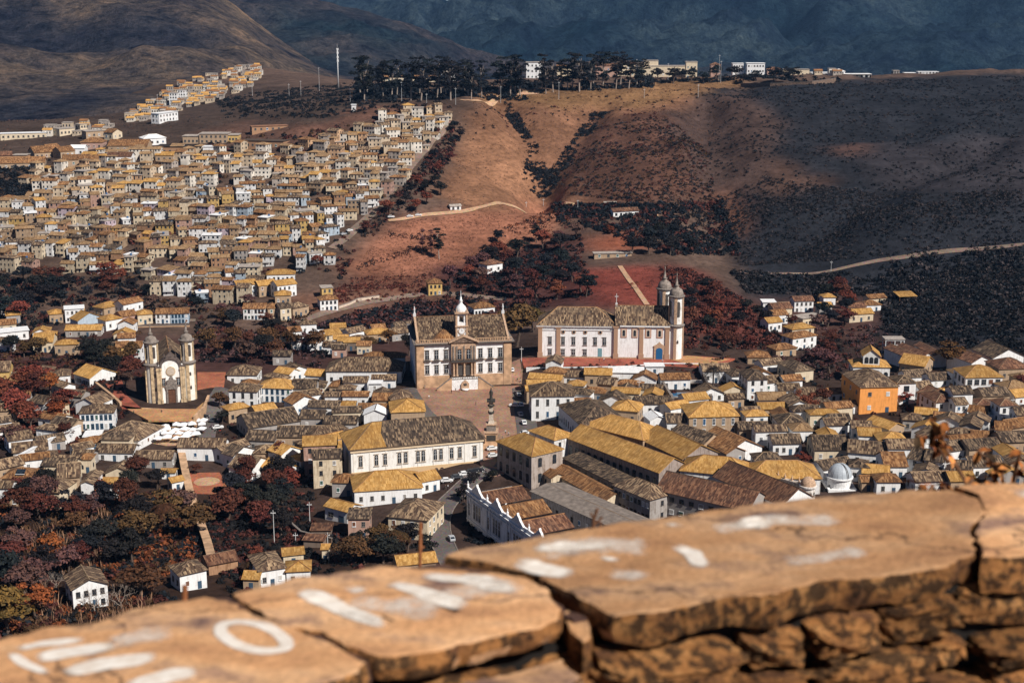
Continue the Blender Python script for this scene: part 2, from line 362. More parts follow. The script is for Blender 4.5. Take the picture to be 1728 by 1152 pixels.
def npmesh(name, V, Fq, mats, tint=None, attr='tint', smooth=False):
    me = bpy.data.meshes.new(name); nv = len(V); nf, k = Fq.shape
    me.vertices.add(nv); me.vertices.foreach_set('co', np.ascontiguousarray(V, np.float32).ravel())
    me.loops.add(nf*k); me.loops.foreach_set('vertex_index', np.ascontiguousarray(Fq, np.int32).ravel())
    me.polygons.add(nf); me.polygons.foreach_set('loop_start', np.arange(0, nf*k, k, dtype=np.int32))
    me.update(calc_edges=True)
    if tint is not None:
        ca = me.color_attributes.new(attr, 'FLOAT_COLOR', 'POINT'); c = np.ones((nv, 4), np.float32); c[:, :3] = tint; ca.data.foreach_set('color', c.ravel())
    for m in mats: me.materials.append(MAT[m])
    if smooth: me.polygons.foreach_set('use_smooth', np.ones(nf, bool))
    return me
def gridfaces(nx, ny):
    i = np.arange((ny-1)*(nx-1)); r = i//(nx-1); c = i % (nx-1); a = r*nx+c
    return np.stack([a, a+1, a+nx+1, a+nx], 1)

# ------------------------------------------------------------------ the land
COVER = [  # land cover zones with cloud shade painted into the right hills, surveyed in the photograph: (outline, colour)
 ([(-300,560),(2100,560),(2100,1300),(-300,1300)], (0.050,0.032,0.026)),
 ([(-300,560),(700,570),(700,600),(400,640),(-300,640)], (0.068,0.034,0.029)),
 ([(-200,760),(560,860),(640,960),(480,1000),(-200,1300)], (0.040,0.023,0.017)),
 ([(-300,260),(800,185),(800,300),(660,340),(600,440),(520,480),(-300,500)], (0.084,0.055,0.042)),
 ([(-300,130),(760,150),(800,185),(560,240),(200,280),(-300,300)], (0.068,0.046,0.036)),
 ([(330,215),(560,205),(570,235),(470,250),(330,240)], (0.104,0.057,0.042)),
 ([(480,225),(640,175),(770,180),(660,200),(600,215),(560,245)], (0.128,0.065,0.046)),
 ([(590,450),(660,372),(940,345),(960,365),(900,405),(820,440),(740,470),(620,480)], (0.27,0.115,0.070)),
 ([(590,470),(740,455),(800,480),(720,500),(600,500)], (0.152,0.065,0.043)),
 ([(740,330),(770,260),(790,215),(800,165),(900,160),(1240,130),(1250,150),(1150,200),(1200,260),(1215,330),(1080,345),(930,345),(800,360)], (0.19,0.095,0.055)),
 ([(790,165),(1240,130),(1250,150),(1100,180),(900,178)], (0.216,0.118,0.057)),
 ([(780,240),(850,225),(905,280),(912,330),(860,345),(790,345)], (0.25,0.125,0.070)),
 ([(1000,200),(1120,190),(1190,260),(1200,340),(1080,345),(960,330),(930,300)], (0.100,0.050,0.035)),
 ([(1190,150),(1300,140),(2100,110),(2100,640),(1480,560),(1250,500),(1230,420),(1190,330),(1170,220)], (.021,.022,.027)),  # dark scrub, its colour darkened further for the cloud shade on this hill
 ([(1400,250),(1728,225),(2000,230),(2000,330),(1728,330),(1500,320)], (.034,.030,.034)),  # scrub of the same hill, cloud shade in its colour too
 ([(1215,270),(1300,270),(1400,310),(1320,330),(1230,310)], (0.092,0.053,0.040)),
 ([(1120,190),(1250,152),(1320,200),(1300,290),(1250,340),(1190,330),(1150,250)], (0.068,0.043,0.036)),  # greyish scrub, a middle tone at the edge of the painted cloud shade
 ([(1395,248),(1470,245),(1470,262),(1405,262)], (0.075,0.042,0.034)),
 ([(1200,330),(1240,320),(1270,390),(1240,400),(1205,380)], (0.168,0.076,0.047)),
 ([(970,455),(1110,442),(1125,470),(1125,520),(1000,520)], (0.208,0.053,0.038)),
 ([(990,400),(1080,392),(1090,415),(1000,420)], (0.256,0.084,0.047)),
 ([(1100,440),(1180,455),(1300,540),(1310,570),(1160,570),(1130,500)], (0.120,0.038,0.029)),
 ([(720,440),(800,440),(980,390),(980,470),(1010,520),(760,520)], (0.068,0.029,0.026)),
 ([(500,560),(680,500),(850,520),(850,545),(680,560),(560,575)], (0.048,0.030,0.030)),
 ([(460,500),(700,485),(840,500),(840,515),(690,505),(500,545)], (0.176,0.091,0.061)),
 ([(1280,500),(1480,500),(1480,580),(1280,560)], (0.080,0.042,0.034)),
]
def land():
    J = 15.0; PX, PY = proj(GXX, np.maximum(GYY, 40), TZ)
    jx = fbm(GXX/22, GYY/22, 31, 3)*J*2; jy = fbm(GXX/22, GYY/22, 77, 3)*J
    C = np.zeros(GXX.shape+(3,)); C[:] = (.10, .065, .05)
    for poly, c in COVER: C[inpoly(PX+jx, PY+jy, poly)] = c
    for _ in range(12):
        p = np.pad(C, ((1,1),(1,1),(0,0)), mode='edge'); C = (p[1:-1,1:-1]*4+p[:-2,1:-1]+p[2:,1:-1]+p[1:-1,:-2]+p[1:-1,2:])/8
    V = np.stack([GXX, GYY, TZ], -1).reshape(-1, 3)
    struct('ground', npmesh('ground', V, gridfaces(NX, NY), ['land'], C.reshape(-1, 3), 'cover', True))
land()
def far_hill(name, crest, Dc, Db, De, zb, zamp, col, col2, seed, nx=260, ny=110):
    """a ridge: crest line as (pixel x, pixel y) at distance Dc, foot at Db, back at De"""
    cx = np.array([c[0] for c in crest], float); cy = np.array([c[1] for c in crest], float)
    px = np.linspace(cx[0], cx[-1], nx); py = np.interp(px, cx, cy)
    for _ in range(4): py[1:-1] = (py[:-2]+2*py[1:-1]+py[2:])/4
    t = np.linspace(0, 1, ny); Dd = np.where(t < .75, Db+(Dc-Db)*(t/.75), Dc+(De-Dc)*((t-.75)/.25))
    V = np.zeros((ny, nx, 3)); 
    v = (py-576)/F; r = -(-SP-v*CP)/(CP-v*SP); zc = CAMZ-Dc*r
    for j in range(ny):
        D = Dd[j]; V[j, :, 0] = (px-864)/F*D/(CP-v*SP); V[j, :, 1] = D
        s = (D-Db)/(Dc-Db) if D <= Dc else 1-(D-Dc)/(De-Dc)
        s = max(s, 0); sm = s**0.9*(0.85+0.15*s)
        V[j, :, 2] = zb+(zc-zb)*sm
    X, Y = V[..., 0], V[..., 1]; L = Dc/9
    rid = np.abs(fbm(X/L+.6*fbm(X/L, Y/L, seed+2, 2), Y/L, seed, 5)); e = np.clip((Dd[:, None]-Db)/(Dc-Db), 0, 1); e = np.minimum(1, e*2)*np.where(Dd[:, None] <= Dc, np.clip((Dc-Dd[:, None])/(Dc-Db)*4, .12, 1), .2)
    V[..., 2] += (0.2-rid)*zamp*e + fbm(X/60, Y/60, seed+5, 3)*zamp*.07
    n = np.clip(fbm(X/(L*.9), Y/(L*.9), seed+9, 5)*1.6+.5, 0, 1)[..., None]; C = np.array(col)*(1-n)+np.array(col2)*n
    o = struct(name, npmesh(name, V.reshape(-1, 3), gridfaces(nx, ny), ['far_land'], C.reshape(-1, 3), 'cover', True)); return o
far_hill('hill', [(-900,-90),(0,-50),(300,-30),(360,-12),(395,8),(430,38),(480,75),(560,118),(700,150),(900,190),(1100,200)], 2900, 1500, 3500, 10, 70, (.028,.029,.040), (.125,.094,.072), 3)
far_hill('hill', [(100,-40),(300,-25),(450,-6),(560,8),(640,28),(720,55),(800,80),(860,98),(950,125),(1100,150),(1300,170)], 3600, 2300, 4300, -40, 130, (.010,.022,.034), (.042,.038,.044), 8)
far_hill('mountain_range', [(-1500,-140),(300,-60),(640,-30),(735,-4),(765,5),(795,-3),(880,-30),(1100,-60),(1500,-70),(2600,-90),(3200,-90)], 6500, 3300, 8000, -160, 520, (.002,.012,.026), (.022,.036,.050), 21, 340, 150)  # blue-black base colours hold cloud shade and the blue of distance haze
ROADS = []
def ribbon(name, pts, width, mat, off=0.22, kerb=0.0, kname=None):
    P = [Vector(ground(*p)) for p in pts]; Q = []; ROADS.append(([(v.x, v.y) for v in P], width))
    for a, b in zip(P[:-1], P[1:]):
        n = max(1, int((b-a).length/4)); Q += [a.lerp(b, i/n) for i in range(n)]
    Q.append(P[-1]); 
    for _ in range(6): Q = [Q[0]]+[(Q[i-1]+Q[i]*2+Q[i+1])/4 for i in range(1, len(Q)-1)]+[Q[-1]]
    m = MB(); k = MB(); rows = []
    for i, q in enumerate(Q):
        t = (Q[min(i+1, len(Q)-1)]-Q[max(i-1, 0)]); t.z = 0; t.normalize(); nrm = Vector((-t.y, t.x, 0)); row = []
        for j in range(7):
            p = q+nrm*width*(j/6-.5); row.append((p.x, p.y, float(T(p.x, p.y))+off))
        rows.append(row)
    for a, b in zip(rows[:-1], rows[1:]):
        for j in range(6): m.poly([a[j+1], a[j], b[j], b[j+1]])
        if kerb:
            for e in (0, 6):
                d = Vector(a[e])-Vector(a[3]); d.z = 0; d = d.normalized()*0.35
                x0, x1 = Vector(a[e]), Vector(b[e]); up = Vector((0, 0, kerb))
                q = [x0-up, x1-up, x1+up, x0+up]; q2 = [p+d for p in q]
                k.poly(q); k.poly(list(reversed(q2))); k.poly([q[3], q[2], q2[2], q2[3]])
    struct(name, m.mesh(name, [mat]))
    if kerb: struct('kerb', k.mesh('kerb', ['grey_stone']))
def sheet(name, pts, z, mat, th=0.12):
    w = [onz(a, b, z)[:2] for a, b in pts]; 
    if sum(w[i][0]*w[(i+1) % len(w)][1]-w[(i+1) % len(w)][0]*w[i][1] for i in range(len(w))) < 0: w.reverse()
    m = MB(); m.plate(w, z-.8, z+th); return struct(name, m.mesh(name, [mat]))
def wallrun(name, label, pts, hgt, th, mat, col=None, cat='wall', top=None, below=3.0, z=None):
    """a free-standing or retaining wall along surveyed base points; flat top steps with the ground"""
    P = [Vector(ground(*p)) if z is None else Vector(onz(p[0], p[1], z)) for p in pts]; o0 = P[0]
    m = MB(); c = MB()
    for a, b in zip(P[:-1], P[1:]):
        t = b-a; t.z = 0; L = t.length; t.normalize(); n = Vector((-t.y, t.x, 0))*th/2; a, b = a-o0, b-o0; e = t*0.05
        q = [a-n, b-n, b+n, a+n]
        lo = [Vector((p.x, p.y, p.z-below)) for p in q]; hi = [Vector((p.x, p.y, p.z+hgt)) for p in q]
        for i in range(4): m.poly([lo[i], lo[(i+1) % 4], hi[(i+1) % 4], hi[i]])
        m.poly(hi)
        n2 = n*1.35; qc = [a-n2-e, b-n2+e, b+n2+e, a+n2-e]; c0 = [Vector((p.x, p.y, p.z+hgt+.01)) for p in qc]; c1 = [Vector((p.x, p.y, p.z+hgt+.22)) for p in qc]
        for i in range(4): c.poly([c0[i], c0[(i+1) % 4], c1[(i+1) % 4], c1[i]])
        c.poly(c1); c.poly(list(reversed(c0)))
    r = thing(name, label, cat, o0)
    mk('wall_face', m.mesh('wall_face', [mat]), r, col=col or (1,1,1)); mk('coping', c.mesh('coping', [top or 'grey_stone']), r)
    return r

# ------------------------------------------------------------------ houses
WCOL = {'w': (.80,.80,.80), 'c': (.66,.55,.40), 'o': (.86,.36,.10), 'y': (.60,.40,.15), 'p': (.46,.29,.23), 'b': (.42,.50,.58), 't': (.42,.30,.20), 'g': (.36,.33,.31), 'k': (.20,.15,.12), 's': (.38,.22,.13), 'l': (.56,.46,.52)}
WNAME = {'w': 'white', 'c': 'cream', 'o': 'orange', 'y': 'yellow', 'p': 'pinkish', 'b': 'pale blue', 't': 'tan', 'g': 'grey', 'k': 'dark', 's': 'brick brown', 'l': 'lilac'}
_win = {}
def win_mesh(w, h, style='rect', bars=True):
    """window or door leaf lying in the x-z plane, facing -y, foot at z=0; slots: frame, pane"""
    key = (round(w, 1), round(h, 1), style)
    if key in _win: return _win[key]
    w, h = key[0], key[1]; m = MB(); t = 0.16
    if style == 'door':
        m.prism([(-w/2-t,0),(w/2+t,0),(w/2+t,h+t),(-w/2-t,h+t)], -.06, 0, 0); m.prism([(-w/2,.02),(w/2,.02),(w/2,h),(-w/2,h)], -.09, -.061, 1)
    elif style == 'shut':
        m.box(-w/2-t, w/2+t, -.10, 0, -t, h+t, 0, 'b'); m.box(-w/2, -.02, -.15, -.101, 0, h, 1, 'b'); m.box(.02, w/2, -.15, -.101, 0, h, 1, 'b'); m.box(-w/2-.25, w/2+.25, -.22, -.101, -t-.14, -t, 0, 'b')
    elif style == 'arch' or style == 'seg':
        ar = w/2 if style == 'arch' else w*.18
        def outl(e):
            pts = [(-w/2-e, -e if e else 0), (w/2+e, -e if e else 0)]
            for i in range(9):
                a = PI*i/8; pts.append(((w/2+e)*math.cos(a), h-ar+(ar+e)*math.sin(a)))
            return pts
        m.prism(outl(t), -.10, 0, 0); m.prism(outl(0), -.12, -.101, 1)
        if bars:
            m.box(-.05, .05, -.16, -.121, 0, h-.1, 0, 'bu'); m.box(-w/2, w/2, -.16, -.121, h*.52, h*.52+.1, 0, 'bu')
    else:
        m.box(-w/2-t, w/2+t, -.10, 0, -t, h+t, 0, 'b'); m.box(-w/2, w/2, -.12, -.101, 0, h, 1, 'b')
        if bars:
            m.box(-.05, .05, -.16, -.121, 0, h, 0, 'b'); m.box(-w/2, w/2, -.155, -.121, h*.5-.04, h*.5+.05, 0, 'b')
        m.box(-w/2-.25, w/2+.25, -.22, -.101, -t-.14, -t, 0, 'b')
    me = m.mesh('window', ['frame_paint', 'pane_glass'] if style not in ('door', 'shut') else ['white_paint' if style == 'shut' else 'frame_paint', 'object_paint']); _win[key] = me; return me
def roof_parts(w, d, h, kind, rise, o=0.55, th=0.2):
    """roof in the house frame (x -w/2..w/2, y 0..d, eave at z=h); returns roof MB and ridge-cap MB"""
    m = MB(); c = MB(); x0, x1, y0, y1 = -w/2-o, w/2+o, -o, d+o; z = h-.04; Wd, Dd = x1-x0, y1-y0
    def facet(pts, eave):      # uv: u along the eave, v down the slope
        a, b = Vector(pts[eave]), Vector(pts[(eave+1) % len(pts)]); e = (b-a).normalized(); nn = (b-a).cross(Vector(pts[(eave+2) % len(pts)])-b).normalized(); s = nn.cross(e)
        m.poly(pts, [((Vector(p)-a).dot(e), (Vector(p)-a).dot(s)) for p in pts])
    def cap(a, b):
        a, b = Vector(a), Vector(b); t = (b-a).normalized(); s = Vector((-t.y, t.x, 0))
        if s.length < .01: return
        s = s.normalized()*.17; u = Vector((0, 0, .14))
        p = [a-s, a+u, a+s]; q = [b-s, b+u, b+s]
        c.poly([p[0], p[1], q[1], q[0]]); c.poly([p[1], p[2], q[2], q[1]]); c.poly(p); c.poly(list(reversed(q)))
    if kind == 'hip':
        k = min(Wd, Dd)/2; zr = z+rise
        A, B, C, D = (x0,y0,z), (x1,y0,z), (x1,y1,z), (x0,y1,z)
        if Wd >= Dd: E, G = (x0+k, (y0+y1)/2, zr), (x1-k, (y0+y1)/2, zr); fs = [[A,B,G,E],[B,C,G],[C,D,E,G],[D,A,E]]
        else: E, G = ((x0+x1)/2, y0+k, zr), ((x0+x1)/2, y1-k, zr); fs = [[A,B,E],[B,C,G,E],[C,D,G],[D,A,E,G]]
        for f in fs: facet(f, 0)
        b = [(p[0], p[1], p[2]-th) for p in (A, B, C, D)]; P4 = [A, B, C, D]; m.poly(list(reversed(b)))
        for i in range(4): m.poly([b[i], b[(i+1) % 4], P4[(i+1) % 4], P4[i]])
        if (Vector(E)-Vector(G)).length > .3: cap(E, G)
        if Wd >= Dd: cap(A, E); cap(D, E); cap(B, G); cap(C, G)
        else: cap(A, E); cap(B, E); cap(C, G); cap(D, G)
    elif kind in ('gx', 'gy'):
        zr = z+rise
        if kind == 'gx': ym = (y0+y1)/2; sl = [[(x0,y0,z),(x1,y0,z),(x1,ym,zr),(x0,ym,zr)], [(x1,y1,z),(x0,y1,z),(x0,ym,zr),(x1,ym,zr)]]; cap((x0,ym,zr), (x1,ym,zr))
        else: xm = (x0+x1)/2; sl = [[(x0,y1,z),(x0,y0,z),(xm,y0,zr),(xm,y1,zr)], [(x1,y0,z),(x1,y1,z),(xm,y1,zr),(xm,y0,zr)]]; cap((xm,y0,zr), (xm,y1,zr))
        for q in sl:
            facet(q, 0); b = [(p[0], p[1], p[2]-th) for p in q]; m.poly(list(reversed(b)))
            for i in (0, 1, 3): m.poly([b[i], b[(i+1) % 4], q[(i+1) % 4], q[i]])
    elif kind == 'shed':
        q = [(x0,y0,z),(x1,y0,z),(x1,y1,z+rise),(x0,y1,z+rise)]; facet(q, 0); b = [(p[0], p[1], p[2]-th) for p in q]; m.poly(list(reversed(b)))
        for i in range(4): m.poly([b[i], b[(i+1) % 4], q[(i+1) % 4], q[i]])
    else:
        m.box(x0, x1, y0, y1, z, z+.3)
    return m, c
def walls_mb(w, d, h, kind, rise, o=.55, base=-4.0, mi=0):
    m = MB(); x0, x1 = -w/2, w/2
    P = [(x0,0),(x1,0),(x1,d),(x0,d)]
    for i in range(4):
        a, b = P[i], P[(i+1) % 4]; m.poly([(a[0],a[1],base),(b[0],b[1],base),(b[0],b[1],h-.1),(a[0],a[1],h-.1)], None, mi)
    k = h-.1
    if kind == 'gx':
        zz = h+rise-.26
        for x in (x0, x1): m.poly([(x,0,k),(x,d,k),(x,d/2,zz)] if x > 0 else [(x,d,k),(x,0,k),(x,d/2,zz)], None, mi)
    elif kind == 'gy':
        zz = h+rise-.26
        for y in (0, d): m.poly([(x0,y,k),(x1,y,k),(0,y,zz)] if y == 0 else [(x1,y,k),(x0,y,k),(0,y,zz)], None, mi)
    elif kind == 'shed':
        zz = h+rise*d/(d+2*o)-.15
        m.poly([(x1,0,k),(x1,d,k),(x1,d,zz)], None, mi); m.poly([(x0,d,k),(x0,0,k),(x0,d,zz)], None, mi); m.poly([(x1,d,k),(x0,d,k),(x0,d,zz),(x1,d,zz)], None, mi)
    return m
def place(L1, R1, h):
    """two eave corners in the photograph, h above the ground there -> mid of the front base, heading, width"""
    mx, my = (L1[0]+R1[0])/2, (L1[1]+R1[1])/2; g = ground(mx, my, h); z = g[2]+h
    a = Vector(onz(*L1, z)); b = Vector(onz(*R1, z)); t = b-a
    return Vector(((a.x+b.x)/2, (a.y+b.y)/2, g[2])), math.atan2(t.y, t.x), t.length
SHUT = [(.05,.11,.20),(.06,.12,.10),(.16,.07,.04),(.30,.28,.26),(.55,.53,.50)]
TRIM = {'s': (.36,.21,.12), 'w': (.70,.70,.70), 'd': (.07,.06,.055), 'b': (.05,.12,.20), 'g': (.22,.20,.18)}
def facade_windows(root, w, x0, x1, n, h, nf, style, ww, wh, trim, rot=0.0, org=(0,0,0), fh=None, door=False, dcol=None, z0=None):
    fh = fh or h/nf; rm = rot; c, s = math.cos(rm), math.sin(rm)
    for f in range(nf):
        for i in range(n):
            x = x0+(x1-x0)*(i+.5)/n; zb = (z0 if z0 is not None else 0)+f*fh+(fh-wh)*.42; p = (org[0]+x*c, org[1]+x*s)
            if door and f == 0 and i == n//2:
                mk('door', win_mesh(ww, min(wh+.9, fh-.5), 'door'), root, (p[0], p[1], 0.02), rm, dcol or (.05,.09,.14)); continue
            if style == 'rect' and WR.random() < .22: mk('window', win_mesh(ww, wh, 'shut'), root, (p[0], p[1], zb), rm, WR.choice(SHUT)); continue
            mk('window', win_mesh(ww, wh, style), root, (p[0], p[1], zb), rm, trim)
FOOT = []
def sag(m, seed, a=.09):      # old roofs are never quite straight
    for i, v in enumerate(m.v):
        k = math.sin(v[0]*12.9+v[1]*78.2+seed[0]*3.1+seed[1]*1.7+round(v[2])*.7)*43758.5; m.v[i] = (v[0], v[1], v[2]+(k-math.floor(k)-.5)*2*a)
WR = random.Random(99)
def house(L1, R1, h, d, roof, rm, wc, label, nw=3, nf=2, rise=None, trim='g', style='rect', name='house', cat='house', group=None, sw=None, old=False, ww=1.0, wh=1.5, door=True, o=.55, base=-5.0, pos=None):
    p, rz, w = place(L1, R1, h) if pos is None else pos
    if rise is None: rise = (min(w, d) if roof == 'hip' else (d if roof == 'gx' else (w if roof == 'gy' else d*.5)))/2*.50
    r = thing(name, label, cat, p, rz, group); FOOT.append((p.x-math.sin(rz)*d/2, p.y+math.cos(rz)*d/2, w, d, rz))
    mk('wall', walls_mb(w, d, h, roof, rise, o, base).mesh('wall', ['plaster_old' if old else 'plaster']), r, col=WCOL[wc] if isinstance(wc, str) else wc)
    m, c = roof_parts(w, d, h, roof, rise, o); sag(m, r.location); ro = mk('roof', m.mesh('roof', [RM[rm]]), r)
    if c.v: mk('ridge_cap', c.mesh('ridge_cap', [RM['O' if rm in 'YO' else 'B']]), ro)
    tc = TRIM[trim]; fh = h/max(nf, 1)
    wh = min(wh, fh*.62)
    if nw: facade_windows(r, w, -w/2+.4, w/2-.4, nw, h, nf, style, min(ww, w/nw*.6), wh, tc, door=door)
    # the flank that turns to the viewer
    ns = sw if sw is not None else (max(1, int(d/4.2)) if nw else 0); cz, sz = math.cos(rz), math.sin(rz); view = Vector((-p.x, -p.y, 0))
    if ns:
        rx = Vector((cz, sz, 0))
        if rx.dot(view+Vector((-cz*w/2, -sz*w/2, 0))) > 0: facade_windows(r, d, .5, d-.5, ns, h, nf, style, min(ww, d/ns*.6), wh, tc, rot=PI/2, org=(w/2, 0, 0))
        elif (-rx).dot(view+Vector((cz*w/2, sz*w/2, 0))) > 0: facade_windows(r, d, -d+.5, -.5, ns, h, nf, style, min(ww, d/ns*.6), wh, tc, rot=-PI/2, org=(-w/2, 0, 0))
    return r

